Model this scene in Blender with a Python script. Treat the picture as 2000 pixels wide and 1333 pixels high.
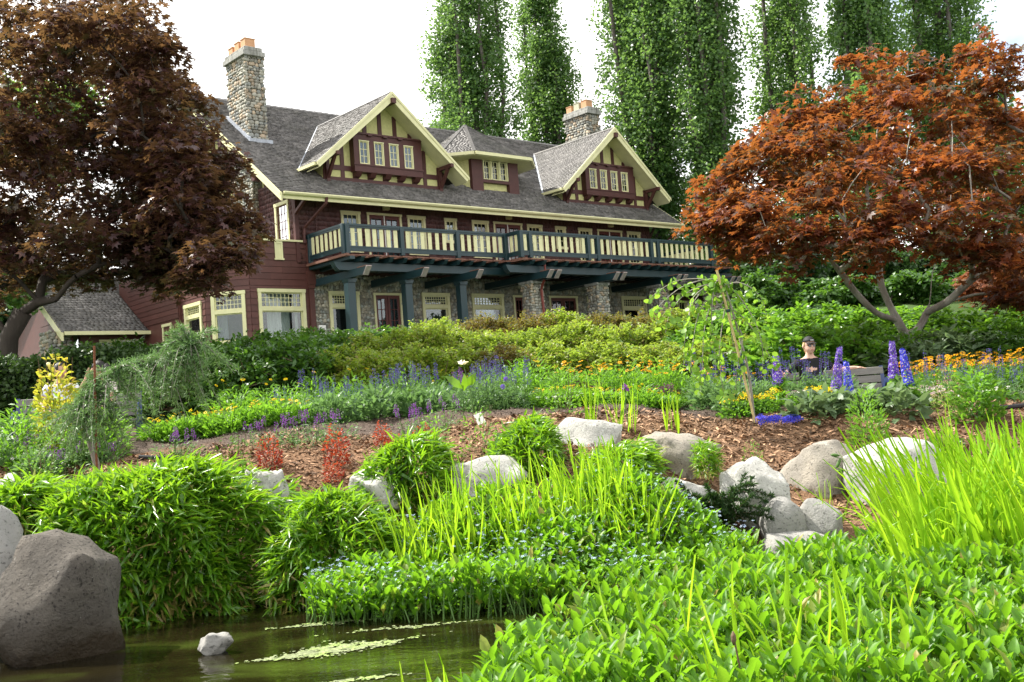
import bpy, math, random
import numpy as np
from mathutils import Vector, Matrix
rng = np.random.default_rng(11)
random.seed(5)
scn = bpy.context.scene
COL = scn.collection
for o in list(bpy.data.objects):
    bpy.data.objects.remove(o)
# ------------------------------------------------------------------ camera
CZ = 1.5                                   # camera height above the pond
F_PX = 2143.13
cd = bpy.data.cameras.new('camera')
cd.sensor_width = 36.0; cd.lens = 38.576; cd.clip_start = 0.05; cd.clip_end = 3000
cam = bpy.data.objects.new('camera', cd); COL.objects.link(cam)
C_R = np.array([0.99733331, 0.00455707, -0.07283881])
C_U = np.array([0.07298122, -0.06227511, 0.99538714])
C_B = np.array([0.0, -0.99804862, -0.06244162])
cam.matrix_world = Matrix(((C_R[0], C_U[0], C_B[0], 0), (C_R[1], C_U[1], C_B[1], 0), (C_R[2], C_U[2], C_B[2], CZ), (0, 0, 0, 1)))
scn.camera = cam
# ------------------------------------------------------------------ light
SUN_EL = math.radians(50.0)
SUN_AZ = (-0.93, 0.37)                      # horizontal direction to the sun: left of the picture, a little behind the house
_n = math.hypot(*SUN_AZ)
sdir = Vector((SUN_AZ[0] / _n * math.cos(SUN_EL), SUN_AZ[1] / _n * math.cos(SUN_EL), math.sin(SUN_EL)))
world = bpy.data.worlds.new('World'); scn.world = world; world.use_nodes = True
nt = world.node_tree
for n in list(nt.nodes): nt.nodes.remove(n)
w_out = nt.nodes.new('ShaderNodeOutputWorld')
w_bg = nt.nodes.new('ShaderNodeBackground'); w_bg.inputs['Strength'].default_value = 0.12
w_sky = nt.nodes.new('ShaderNodeTexSky'); w_sky.sky_type = 'NISHITA'; w_sky.sun_disc = False
w_sky.sun_elevation = SUN_EL; w_sky.sun_rotation = math.atan2(sdir.x, sdir.y)
w_cl = nt.nodes.new('ShaderNodeBackground'); w_cl.inputs['Color'].default_value = (1.0, 0.99, 0.97, 1); w_cl.inputs['Strength'].default_value = 1.02
w_tc = nt.nodes.new('ShaderNodeTexCoord')
w_map = nt.nodes.new('ShaderNodeMapping'); w_map.inputs['Scale'].default_value = (1.0, 1.0, 2.2); w_map.inputs['Location'].default_value = (0.35, 0.2, 0.1)
w_nz = nt.nodes.new('ShaderNodeTexNoise'); w_nz.inputs['Scale'].default_value = 1.9; w_nz.inputs['Detail'].default_value = 7; w_nz.inputs['Roughness'].default_value = 0.55
w_rp = nt.nodes.new('ShaderNodeValToRGB'); w_rp.color_ramp.elements[0].position = 0.30; w_rp.color_ramp.elements[1].position = 0.47
w_mx = nt.nodes.new('ShaderNodeMixShader')
nt.links.new(w_sky.outputs[0], w_bg.inputs['Color'])
nt.links.new(w_tc.outputs['Generated'], w_map.inputs[0]); nt.links.new(w_map.outputs[0], w_nz.inputs['Vector'])
nt.links.new(w_nz.outputs['Fac'], w_rp.inputs[0]); nt.links.new(w_rp.outputs[0], w_mx.inputs[0])
nt.links.new(w_bg.outputs[0], w_mx.inputs[1]); nt.links.new(w_cl.outputs[0], w_mx.inputs[2]); nt.links.new(w_mx.outputs[0], w_out.inputs[0])
sl = bpy.data.lights.new('sun', 'SUN'); sl.energy = 5.0; sl.angle = math.radians(0.6); sl.color = (1.0, 0.95, 0.86)
so = bpy.data.objects.new('sun', sl); COL.objects.link(so)
so.rotation_euler = sdir.to_track_quat('Z', 'Y').to_euler(); so.location = (0, 0, 60)
scn.view_settings.view_transform = 'Standard'; scn.view_settings.look = 'None'
scn.view_settings.exposure = 1.1; scn.view_settings.gamma = 1.0; scn.view_settings.use_curve_mapping = False
scn.cycles.max_bounces = 8; scn.cycles.transparent_max_bounces = 12; scn.cycles.diffuse_bounces = 4; scn.cycles.transmission_bounces = 6

def ray(px, py):
    d = C_R * ((px - 1000.0) / F_PX) + C_U * (-(py - 666.5) / F_PX) - C_B
    return d
def W(px, py, depth):
    """the place seen at a photo pixel, at a forward distance in metres"""
    d = ray(px, py); s = depth / d[1]
    return np.array([d[0] * s, d[1] * s, CZ + d[2] * s])
# ------------------------------------------------------------------ object helpers
def tag(o, label=None, cat=None, group=None, kind=None):
    if label: o['label'] = label
    if cat: o['category'] = cat
    if group: o['group'] = group
    if kind: o['kind'] = kind
    return o
def empty(name, loc=(0, 0, 0), rz=0.0, parent=None):
    o = bpy.data.objects.new(name, None); COL.objects.link(o); o.location = loc; o.rotation_euler = (0, 0, rz)
    o.empty_display_size = 0.2
    if parent: o.parent = parent
    return o
def link(name, me, parent=None, kind=None):
    o = bpy.data.objects.new(name, me); COL.objects.link(o)
    if parent is not None: o.parent = parent
    if kind: o['kind'] = kind
    return o
def copy_tree(o, parent=None):
    c = o.copy(); COL.objects.link(c)
    if parent is not None: c.parent = parent
    for ch in o.children: copy_tree(ch, c)
    return c
def mesh_np(name, V, faces, mat, rnd=None, smooth=False):
    """V (n,3); faces: list of (m,k) int arrays"""
    me = bpy.data.meshes.new(name)
    V = np.asarray(V, dtype=np.float32)
    faces = [np.asarray(f, dtype=np.int32) for f in faces if len(f)]
    nl = sum(f.size for f in faces); npoly = sum(len(f) for f in faces)
    me.vertices.add(len(V)); me.vertices.foreach_set('co', V.ravel())
    me.loops.add(nl); me.loops.foreach_set('vertex_index', np.concatenate([f.ravel() for f in faces]))
    tot = np.concatenate([np.full(len(f), f.shape[1], np.int32) for f in faces])
    st = np.concatenate([[0], np.cumsum(tot)[:-1]]).astype(np.int32)
    me.polygons.add(npoly); me.polygons.foreach_set('loop_start', st)
    try: me.polygons.foreach_set('loop_total', tot)
    except Exception: pass
    if smooth: me.polygons.foreach_set('use_smooth', np.ones(npoly, dtype=bool))
    if rnd is not None:
        a = me.attributes.new('rnd', 'FLOAT', 'POINT'); a.data.foreach_set('value', np.asarray(rnd, dtype=np.float32))
    me.update(calc_edges=True); me.validate()
    if mat is not None: me.materials.append(mat)
    return me
class MB:
    def __init__(s, off=(0, 0, 0)): s.v = []; s.f = []; s.off = np.array(off, float)
    def add(s, vs, fs):
        b = len(s.v); s.v.extend([tuple(np.asarray(p, float) - s.off) for p in vs]); s.f.extend([tuple(b + i for i in f) for f in fs]); return s
    def box(s, a, b):
        (x0, y0, z0), (x1, y1, z1) = a, b
        x0, x1 = min(x0, x1), max(x0, x1); y0, y1 = min(y0, y1), max(y0, y1); z0, z1 = min(z0, z1), max(z0, z1)
        return s.add([(x0, y0, z0), (x1, y0, z0), (x1, y1, z0), (x0, y1, z0), (x0, y0, z1), (x1, y0, z1), (x1, y1, z1), (x0, y1, z1)],
                     [(0, 3, 2, 1), (4, 5, 6, 7), (0, 1, 5, 4), (1, 2, 6, 5), (2, 3, 7, 6), (3, 0, 4, 7)])
    def bar(s, p, q, w, h, up=(0, 0, 1)):
        """square bar from p to q, w across, h along up"""
        p, q, up = np.array(p, float), np.array(q, float), np.array(up, float)
        d = q - p; d /= np.linalg.norm(d); r = np.cross(d, up); r /= np.linalg.norm(r); u = np.cross(r, d)
        c = []
        for e in (p, q):
            for a, b in ((-1, -1), (1, -1), (1, 1), (-1, 1)): c.append(e + r * a * w / 2 + u * b * h / 2)
        return s.add(c, [(0, 1, 2, 3), (7, 6, 5, 4), (0, 4, 5, 1), (1, 5, 6, 2), (2, 6, 7, 3), (3, 7, 4, 0)])
    def prism(s, poly, d):
        """polygon (list of 3-D points) pushed along vector d"""
        n = len(poly); d = np.array(d, float); a = [np.array(p, float) for p in poly]
        return s.add(a + [p + d for p in a], [tuple(range(n))[::-1], tuple(range(n, 2 * n))] + [(i, (i + 1) % n, n + (i + 1) % n, n + i) for i in range(n)])
    def tube(s, path, rad, n=7, cap=True):
        P = [np.array(p, float) for p in path]; R = list(rad) if hasattr(rad, '__len__') else [rad] * len(P)
        b = []; ref = np.array([0.3, 0.9, 0.2])
        for i, p in enumerate(P):
            t = P[min(i + 1, len(P) - 1)] - P[max(i - 1, 0)]; t = t / (np.linalg.norm(t) + 1e-9)
            r = np.cross(t, ref); 
            if np.linalg.norm(r) < 0.1: r = np.cross(t, (1, 0, 0))
            r /= np.linalg.norm(r); u = np.cross(r, t)
            for k in range(n):
                a = 2 * math.pi * k / n; b.append(p + R[i] * (math.cos(a) * r + math.sin(a) * u))
        fs = [(i * n + k, i * n + (k + 1) % n, (i + 1) * n + (k + 1) % n, (i + 1) * n + k) for i in range(len(P) - 1) for k in range(n)]
        if cap: fs += [tuple(range(n))[::-1], tuple((len(P) - 1) * n + k for k in range(n))]
        return s.add(b, fs)
    def build(s, name, mat, parent=None, kind=None, smooth=False, bevel=0.0):
        me = bpy.data.meshes.new(name); me.from_pydata(s.v, [], s.f)
        if smooth:
            for p in me.polygons: p.use_smooth = True
        if mat is not None: me.materials.append(mat)
        o = link(name, me, parent, kind)
        if bevel:
            m = o.modifiers.new('bevel', 'BEVEL'); m.width = bevel; m.segments = 1; m.limit_method = 'ANGLE'
        return o
# ------------------------------------------------------------------ materials
def _nodes(name):
    m = bpy.data.materials.new(name); m.use_nodes = True
    t = m.node_tree; b = t.nodes['Principled BSDF']; return m, t, b, t.nodes['Material Output']
def mat(name, c, rough=0.6, var=0.2, scale=6.0, bump=0.15, bscale=60.0, spec=0.3, c2=None, c2_at=0.62, rnd=0.0, coat=0.0, stretch=None):
    """base colour broken up by two noises; c2 is a second colour that shows in patches (stains, lichen, weathering); rnd uses the piece attribute"""
    m, t, b, out = _nodes(name)
    tc = t.nodes.new('ShaderNodeTexCoord'); src = tc.outputs['Object']
    if stretch:
        mp = t.nodes.new('ShaderNodeMapping'); mp.inputs['Scale'].default_value = stretch; t.links.new(src, mp.inputs[0]); src = mp.outputs[0]
    n1 = t.nodes.new('ShaderNodeTexNoise'); n1.inputs['Scale'].default_value = scale; n1.inputs['Detail'].default_value = 6; t.links.new(src, n1.inputs['Vector'])
    mr = t.nodes.new('ShaderNodeMapRange'); mr.inputs[1].default_value = 0.25; mr.inputs[2].default_value = 0.75; mr.inputs[3].default_value = 1 - var; mr.inputs[4].default_value = 1 + var
    t.links.new(n1.outputs['Fac'], mr.inputs[0]); val = mr.outputs[0]
    if rnd:
        at = t.nodes.new('ShaderNodeAttribute'); at.attribute_name = 'rnd'
        oi = t.nodes.new('ShaderNodeObjectInfo')
        ad = t.nodes.new('ShaderNodeMath'); ad.operation = 'ADD'; t.links.new(at.outputs['Fac'], ad.inputs[0]); t.links.new(oi.outputs['Random'], ad.inputs[1])
        fr = t.nodes.new('ShaderNodeMath'); fr.operation = 'FRACT'; t.links.new(ad.outputs[0], fr.inputs[0])
        m2 = t.nodes.new('ShaderNodeMapRange'); m2.inputs[3].default_value = 1 - rnd; m2.inputs[4].default_value = 1 + rnd; t.links.new(fr.outputs[0], m2.inputs[0])
        mu = t.nodes.new('ShaderNodeMath'); mu.operation = 'MULTIPLY'; t.links.new(val, mu.inputs[0]); t.links.new(m2.outputs[0], mu.inputs[1]); val = mu.outputs[0]
    col = t.nodes.new('ShaderNodeRGB'); col.outputs[0].default_value = (*c, 1); csrc = col.outputs[0]
    if c2:
        n2 = t.nodes.new('ShaderNodeTexNoise'); n2.inputs['Scale'].default_value = scale * 0.45; n2.inputs['Detail'].default_value = 9; n2.inputs['Roughness'].default_value = 0.65; t.links.new(src, n2.inputs['Vector'])
        rp = t.nodes.new('ShaderNodeValToRGB'); rp.color_ramp.elements[0].position = c2_at - 0.08; rp.color_ramp.elements[1].position = c2_at + 0.06; t.links.new(n2.outputs['Fac'], rp.inputs[0])
        mx = t.nodes.new('ShaderNodeMix'); mx.data_type = 'RGBA'; mx.inputs['A'].default_value = (*c, 1); mx.inputs['B'].default_value = (*c2, 1); t.links.new(rp.outputs[0], mx.inputs['Factor']); csrc = mx.outputs['Result']
    vm = t.nodes.new('ShaderNodeVectorMath'); vm.operation = 'SCALE'; t.links.new(csrc, vm.inputs[0]); t.links.new(val, vm.inputs['Scale'])
    t.links.new(vm.outputs[0], b.inputs['Base Color'])
    b.inputs['Roughness'].default_value = rough; b.inputs['Specular IOR Level'].default_value = spec
    if coat: b.inputs['Coat Weight'].default_value = coat; b.inputs['Coat Roughness'].default_value = 0.15
    if bump:
        n3 = t.nodes.new('ShaderNodeTexNoise'); n3.inputs['Scale'].default_value = bscale; n3.inputs['Detail'].default_value = 5; t.links.new(src, n3.inputs['Vector'])
        bp = t.nodes.new('ShaderNodeBump'); bp.inputs['Strength'].default_value = bump; bp.inputs['Distance'].default_value = 0.02; t.links.new(n3.outputs['Fac'], bp.inputs['Height']); t.links.new(bp.outputs[0], b.inputs['Normal'])
    return m
def leafmat(name, cols, trans_col, trans=0.4, rough=0.45, spec=0.35, mottle=9.0):
    """leaf colours spread over the pieces by their own random number; light passes through the blade"""
    m, t, b, out = _nodes(name)
    at = t.nodes.new('ShaderNodeAttribute'); at.attribute_name = 'rnd'
    oi = t.nodes.new('ShaderNodeObjectInfo')
    sc = t.nodes.new('ShaderNodeMath'); sc.operation = 'MULTIPLY_ADD'; sc.inputs[1].default_value = 0.22; t.links.new(oi.outputs['Random'], sc.inputs[0]); t.links.new(at.outputs['Fac'], sc.inputs[2])
    sb = t.nodes.new('ShaderNodeMath'); sb.operation = 'SUBTRACT'; sb.inputs[1].default_value = 0.11; t.links.new(sc.outputs[0], sb.inputs[0])
    rp = t.nodes.new('ShaderNodeValToRGB'); e = rp.color_ramp.elements
    while len(e) < len(cols): e.new(0.5)
    for i, c in enumerate(cols): e[i].position = i / max(1, len(cols) - 1); e[i].color = (*c, 1)
    t.links.new(sb.outputs[0], rp.inputs[0])
    tc = t.nodes.new('ShaderNodeTexCoord'); nz = t.nodes.new('ShaderNodeTexNoise'); nz.inputs['Scale'].default_value = mottle; nz.inputs['Detail'].default_value = 4; t.links.new(tc.outputs['Object'], nz.inputs['Vector'])
    mr = t.nodes.new('ShaderNodeMapRange'); mr.inputs[1].default_value = .3; mr.inputs[2].default_value = .7; mr.inputs[3].default_value = .72; mr.inputs[4].default_value = 1.25; t.links.new(nz.outputs['Fac'], mr.inputs[0])
    vm = t.nodes.new('ShaderNodeVectorMath'); vm.operation = 'SCALE'; t.links.new(rp.outputs[0], vm.inputs[0]); t.links.new(mr.outputs[0], vm.inputs['Scale']); t.links.new(vm.outputs[0], b.inputs['Base Color'])
    b.inputs['Roughness'].default_value = rough; b.inputs['Specular IOR Level'].default_value = spec
    tr = t.nodes.new('ShaderNodeBsdfTranslucent')
    mx = t.nodes.new('ShaderNodeMix'); mx.data_type = 'RGBA'; mx.inputs['Factor'].default_value = 0.6; mx.inputs['B'].default_value = (*trans_col, 1); t.links.new(rp.outputs[0], mx.inputs['A'])
    t.links.new(mx.outputs['Result'], tr.inputs['Color'])
    ms = t.nodes.new('ShaderNodeMixShader'); ms.inputs[0].default_value = trans; t.links.new(b.outputs[0], ms.inputs[1]); t.links.new(tr.outputs[0], ms.inputs[2]); t.links.new(ms.outputs[0], out.inputs['Surface'])
    return m
def glassmat(name, tint=(0.85, 0.9, 0.9), refl=0.5):
    m, t, b, out = _nodes(name); t.nodes.remove(b)
    tp = t.nodes.new('ShaderNodeBsdfTransparent'); tp.inputs[0].default_value = (*tint, 1)
    gl = t.nodes.new('ShaderNodeBsdfGlossy'); gl.inputs['Roughness'].default_value = 0.02; gl.inputs[0].default_value = (0.95, 0.97, 1, 1)
    fr = t.nodes.new('ShaderNodeFresnel'); fr.inputs[0].default_value = 1.55
    nz = t.nodes.new('ShaderNodeTexNoise'); nz.inputs['Scale'].default_value = 2.2
    bp = t.nodes.new('ShaderNodeBump'); bp.inputs['Strength'].default_value = 0.06; t.links.new(nz.outputs['Fac'], bp.inputs['Height']); t.links.new(bp.outputs[0], gl.inputs['Normal'])
    ad = t.nodes.new('ShaderNodeMath'); ad.operation = 'MULTIPLY_ADD'; ad.inputs[1].default_value = 1.0; ad.inputs[2].default_value = refl * 0.05; ad.use_clamp = True
    t.links.new(fr.outputs[0], ad.inputs[0])
    ms = t.nodes.new('ShaderNodeMixShader'); t.links.new(ad.outputs[0], ms.inputs[0]); t.links.new(tp.outputs[0], ms.inputs[1]); t.links.new(gl.outputs[0], ms.inputs[2]); t.links.new(ms.outputs[0], out.inputs['Surface'])
    return m
K = {}
K['cream'] = mat('cream_paint', (0.64, 0.62, 0.36), 0.45, 0.08, 3, 0.05, 90, c2=(0.55, 0.52, 0.31), c2_at=0.66)
K['stucco'] = mat('cream_stucco', (0.54, 0.525, 0.24), 0.85, 0.12, 9, 0.9, 26)
K['timber'] = mat('brown_timber_paint', (0.072, 0.026, 0.023), 0.5, 0.15, 4, 0.1, 50)
K['siding'] = mat('red_brown_siding', (0.090, 0.034, 0.028), 0.5, 0.14, 2.2, 0.1, 60, rnd=0.12, c2=(0.082, 0.031, 0.026), c2_at=0.6)
K['wshingle'] = mat('red_brown_wall_shingle', (0.075, 0.033, 0.032), 0.55, 0.12, 3, 0.15, 60, rnd=0.22)
K['teal'] = mat('teal_paint', (0.0085, 0.031, 0.038), 0.42, 0.12, 3, 0.05, 60, spec=0.5)
K['cap'] = mat('weathered_board_cap', (0.30, 0.26, 0.25), 0.7, 0.2, 8, 0.2, 60)
K['brownboard'] = mat('brown_deck_edge', (0.17, 0.082, 0.058), 0.65, 0.25, 8, 0.2, 50)
K['rshingle'] = mat('weathered_roof_shingle', (0.105, 0.098, 0.092), 0.46, 0.3, 1.6, 0.3, 70, spec=0.5, rnd=0.45, c2=(0.072, 0.068, 0.060), c2_at=0.56)
K['roofdeck'] = mat('roof_underlay', (0.045, 0.04, 0.036), 0.8, 0.2, 5, 0.1)
K['stone'] = mat('river_stone', (0.33, 0.30, 0.235), 0.72, 0.22, 9, 0.5, 45, rnd=0.42, c2=(0.25, 0.27, 0.25), c2_at=0.52)
K['stone2'] = mat('warm_river_stone', (0.37, 0.285, 0.19), 0.72, 0.22, 9, 0.5, 45, rnd=0.32, c2=(0.40, 0.36, 0.3), c2_at=0.56)
K['stone3'] = mat('blue_grey_river_stone', (0.20, 0.215, 0.205), 0.72, 0.22, 9, 0.5, 45, rnd=0.32, c2=(0.32, 0.31, 0.27), c2_at=0.56)
K['mortar'] = mat('dark_mortar', (0.20, 0.18, 0.145), 0.9, 0.2, 12, 0.5, 40)
K['conc'] = mat('weathered_concrete', (0.30, 0.30, 0.28), 0.8, 0.22, 5, 0.3, 40, c2=(0.16, 0.16, 0.14), c2_at=0.55, stretch=(3, 3, 0.6))
K['pot'] = mat('terracotta', (0.50, 0.28, 0.15), 0.75, 0.12, 6, 0.2, 40)
K['pot2'] = mat('lichened_pot', (0.40, 0.40, 0.29), 0.8, 0.12, 6, 0.2, 40)
K['lead'] = mat('lead_flashing', (0.34, 0.37, 0.42), 0.42, 0.2, 6, 0.3, 20, spec=0.6)
K['white'] = mat('white_paint', (0.75, 0.75, 0.72), 0.5, 0.06, 4, 0.05)
K['red'] = mat('red_paint', (0.17, 0.04, 0.03), 0.4, 0.12, 4, 0.05)
K['dkred'] = mat('dark_red_door', (0.10, 0.026, 0.022), 0.4, 0.12, 4, 0.05)
K['glass'] = glassmat('window_glass', (0.55, 0.6, 0.6))
K['clear'] = glassmat('clear_window_glass', (0.86, 0.9, 0.88), 0.2)
K['curtain'] = mat('white_curtain', (0.66, 0.68, 0.68), 0.9, 0.05, 3, 0.0)
K['room'] = mat('room_inside', (0.07, 0.07, 0.065), 0.9, 0.1, 1, 0)  # dark grey that stands in for unlit rooms behind the panes
K['pane_backing'] = mat('pale_blind', (0.40, 0.43, 0.48), 0.8, 0.05, 2, 0)
K['wood'] = mat('brown_chair_wood', (0.22, 0.09, 0.035), 0.45, 0.2, 5, 0.1, stretch=(1, 1, 6))
# ================================================================== HOUSE
# house frame: u along the garden front, v into the house, z above the camera
HU = np.array([0.7581832, 0.6520416, 0.0]); HV = np.array([-0.6520416, 0.7581832, 0.0])
HO = np.array([31.0, 40.0, 2.7])
H_RZ = math.atan2(HU[1], HU[0])
def hw(u, v, z):
    w = u * HU + v * HV; return np.array([w[0], w[1], z + CZ])
house = empty('house', hw(*HO), H_RZ)
tag(house, 'large brown shingled mansion with cream gabled dormers, stone chimneys and teal balcony', 'house')
def B(): return MB(HO)
class Fr:
    """a wall plane: a runs along it, n points out of it"""
    def __init__(s, p0, a, n): s.p = np.array([p0[0], p0[1], 0.0]); s.a = np.array([a[0], a[1], 0.0]); s.n = np.array([n[0], n[1], 0.0])
    def pt(s, a, z, d=0.0): return s.p + s.a * a + s.n * d + np.array([0, 0, z])
def fbox(mb, fr, a0, a1, z0, z1, d0, d1):
    return mb.prism([fr.pt(a0, z0, d0), fr.pt(a1, z0, d0), fr.pt(a1, z1, d0), fr.pt(a0, z1, d0)], fr.n * (d1 - d0))
def wall_cells(a0, a1, z0, z1, holes):
    """rectangles that fill a wall round its openings"""
    zs = sorted({z0, z1, *[min(max(h[i], z0), z1) for h in holes for i in (2, 3)]})
    out = []
    for zb, zt in zip(zs[:-1], zs[1:]):
        if zt - zb < 1e-4: continue
        zm = (zb + zt) / 2; cut = sorted((h[0], h[1]) for h in holes if h[2] < zm < h[3]); x = a0
        for c0, c1 in cut:
            if c0 > x + 1e-4: out.append((x, c0, zb, zt))
            x = max(x, c1)
        if a1 > x + 1e-4: out.append((x, a1, zb, zt))
    return out
def wall(name, fr, a0, a1, z0, z1, holes, m, d0=-0.2, d1=0.0, parent=None):
    mb = B()
    for c in wall_cells(a0, a1, z0, z1, holes): fbox(mb, fr, *c, d0, d1)
    return mb.build(name, m, parent or house)
def scan(poly, y):
    xs = []
    n = len(poly)
    for i in range(n):
        (x0, y0), (x1, y1) = poly[i], poly[(i + 1) % n]
        if (y0 <= y < y1) or (y1 <= y < y0): xs.append(x0 + (x1 - x0) * (y - y0) / (y1 - y0))
    return (min(xs), max(xs)) if len(xs) >= 2 else None
def shingles(name, o, a, b, n, poly, m, parent, exposure=0.15, w=(0.10, 0.22), th=0.022, holes=(), sag=0.0, lift0=0.004):
    """overlapping shingles, each its own wedge, over a convex polygon in (a, b) coordinates"""
    o, a, b, n = (np.array(x, float) for x in (o, a, b, n))
    b0 = min(p[1] for p in poly); b1 = max(p[1] for p in poly); rows = []
    y = b0
    while y < b1 - 0.02:
        s = scan(poly, min(y + exposure * 0.5, b1 - 1e-3))
        if s:
            x = s[0] - random.uniform(0, w[0])
            while x < s[1]:
                ww = random.uniform(*w); x0, x1 = max(x, s[0]), min(x + ww - 0.006, s[1]); x += ww
                if x1 - x0 < 0.02: continue
                if any(h[0] < (x0 + x1) / 2 < h[1] and h[2] < y + exposure * 0.5 < h[3] for h in holes): continue
                rows.append((x0, x1, y - random.uniform(-0.006, 0.02), min(y + exposure * 1.12, b1), th * random.uniform(0.7, 1.35), random.random()))
        y += exposure
    R = np.array(rows); N = len(R)
    x0, x1, ya, yb, t, r = R.T
    x0 = x0 + 0; z = np.zeros(N); j = rng.normal(0, 0.004, N)
    def P(x, yy, h): return o + np.outer(x, a) + np.outer(yy, b) + np.outer(h, n) - HO
    V = np.stack([P(x0, yb, z + lift0), P(x1, yb, z + lift0), P(x0, ya, t + lift0), P(x1, ya, t + lift0 + j), P(x0, ya, z), P(x1, ya, z)], 1).reshape(-1, 3)
    k = np.arange(N)[:, None] * 6
    q = np.concatenate([k + np.array([[2, 3, 1, 0]]), k + np.array([[4, 5, 3, 2]])]); tr = np.concatenate([k + np.array([[4, 2, 0]]), k + np.array([[5, 1, 3]])])
    me = mesh_np(name, V, [q, tr], m, np.repeat(r, 6))
    return link(name, me, parent, 'stuff')
# ---- rounded stones
def stone_mesh(i, seg=7, rings=4):
    r = np.random.default_rng(100 + i); v = [(0, 0, -1)]; f = []
    for j in range(1, rings):
        t = math.pi * j / rings - math.pi / 2
        for k in range(seg):
            p = 2 * math.pi * (k + 0.5 * (j % 2)) / seg; s = math.copysign(abs(math.cos(p)) ** 0.75, math.cos(p)); c = math.copysign(abs(math.sin(p)) ** 0.75, math.sin(p))
            v.append((math.cos(t) ** 0.8 * s, math.cos(t) ** 0.8 * c, math.sin(t)))
    v.append((0, 0, 1)); v = np.array(v) * (1 + r.normal(0, 0.09, (len(v), 1)))
    L = len(v) - 1
    f += [(0, 1 + (k + 1) % seg, 1 + k) for k in range(seg)]
    for j in range(rings - 2):
        for k in range(seg): a_ = 1 + j * seg; f.append((a_ + k, a_ + (k + 1) % seg, a_ + seg + (k + 1) % seg, a_ + seg + k))
    f += [(L, L - seg + k, L - seg + (k + 1) % seg) for k in range(seg)]
    me = bpy.data.meshes.new('stone'); me.from_pydata([tuple(x) for x in v], [], f)
    for p in me.polygons: p.use_smooth = True
    me.materials.append([K['stone'], K['stone2'], K['stone'], K['stone3']][i % 4]); return me
STONES = [stone_mesh(i) for i in range(12)]
SV = [np.array([v.co[:] for v in m.vertices]) for m in STONES]; SF = [[tuple(p.vertices) for p in m.polygons] for m in STONES]
def clad(fr, a0, a1, z0, z1, parent, single, holes=(), sw=0.2, sh=0.13, dep=0.05, d=0.0, off=HO, joined='stones', org=HO, jmat=None):
    """a face of rounded stones; single: each stone an object of its own, else one joined part"""
    items = []; z = z0
    while z < z1:
        h = sh * random.uniform(0.75, 1.3); x = a0 - random.uniform(0, sw * 0.5)
        while x < a1:
            w_ = sw * random.uniform(0.55, 1.45); ca, cz = x + w_ / 2, z + h / 2 + random.uniform(-0.02, 0.02); x += w_
            if ca - w_ * .35 < a0 - 0.06 or ca + w_ * .35 > a1 + 0.06: continue
            if any(h_[0] < ca < h_[1] and h_[2] < cz < h_[3] for h_ in holes): continue
            items.append((fr.pt(ca, cz, d), w_ * 0.53, h * 0.56, dep * random.uniform(0.8, 1.5), random.uniform(-0.18, 0.18)))
        z += h * 0.95
    A, N_ = fr.a, fr.n; Zz = np.array([0, 0, 1.0]); jv, jf, nb = [], [[], []], 0
    jr = []
    for p, sx, sz, sy, rot in items:
        c, s = math.cos(rot), math.sin(rot); ax = A * c + Zz * s; az = -A * s + Zz * c; i = random.randrange(12)
        if single:
            o = link('stone', STONES[i], parent)
            M = Matrix(((ax[0] * sx, -N_[0] * sy, az[0] * sz, p[0] - org[0]), (ax[1] * sx, -N_[1] * sy, az[1] * sz, p[1] - org[1]), (ax[2] * sx, -N_[2] * sy, az[2] * sz, p[2] - org[2]), (0, 0, 0, 1)))
            o.matrix_local = M
        else:
            q = SV[i]; vv = p - org + np.outer(q[:, 0] * sx, ax) - np.outer(q[:, 1] * sy, N_) + np.outer(q[:, 2] * sz, az)
            jv.append(vv); jr.append(np.full(len(vv), random.random()))
            for f in SF[i]: jf[len(f) - 3].append([nb + k for k in f])
            nb += len(vv)
    if not single and jv:
        me = mesh_np(joined, np.concatenate(jv), [np.array(x) for x in jf if x], jmat or K['stone'], np.concatenate(jr), smooth=True)
        return link(joined, me, parent, 'stuff')
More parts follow.
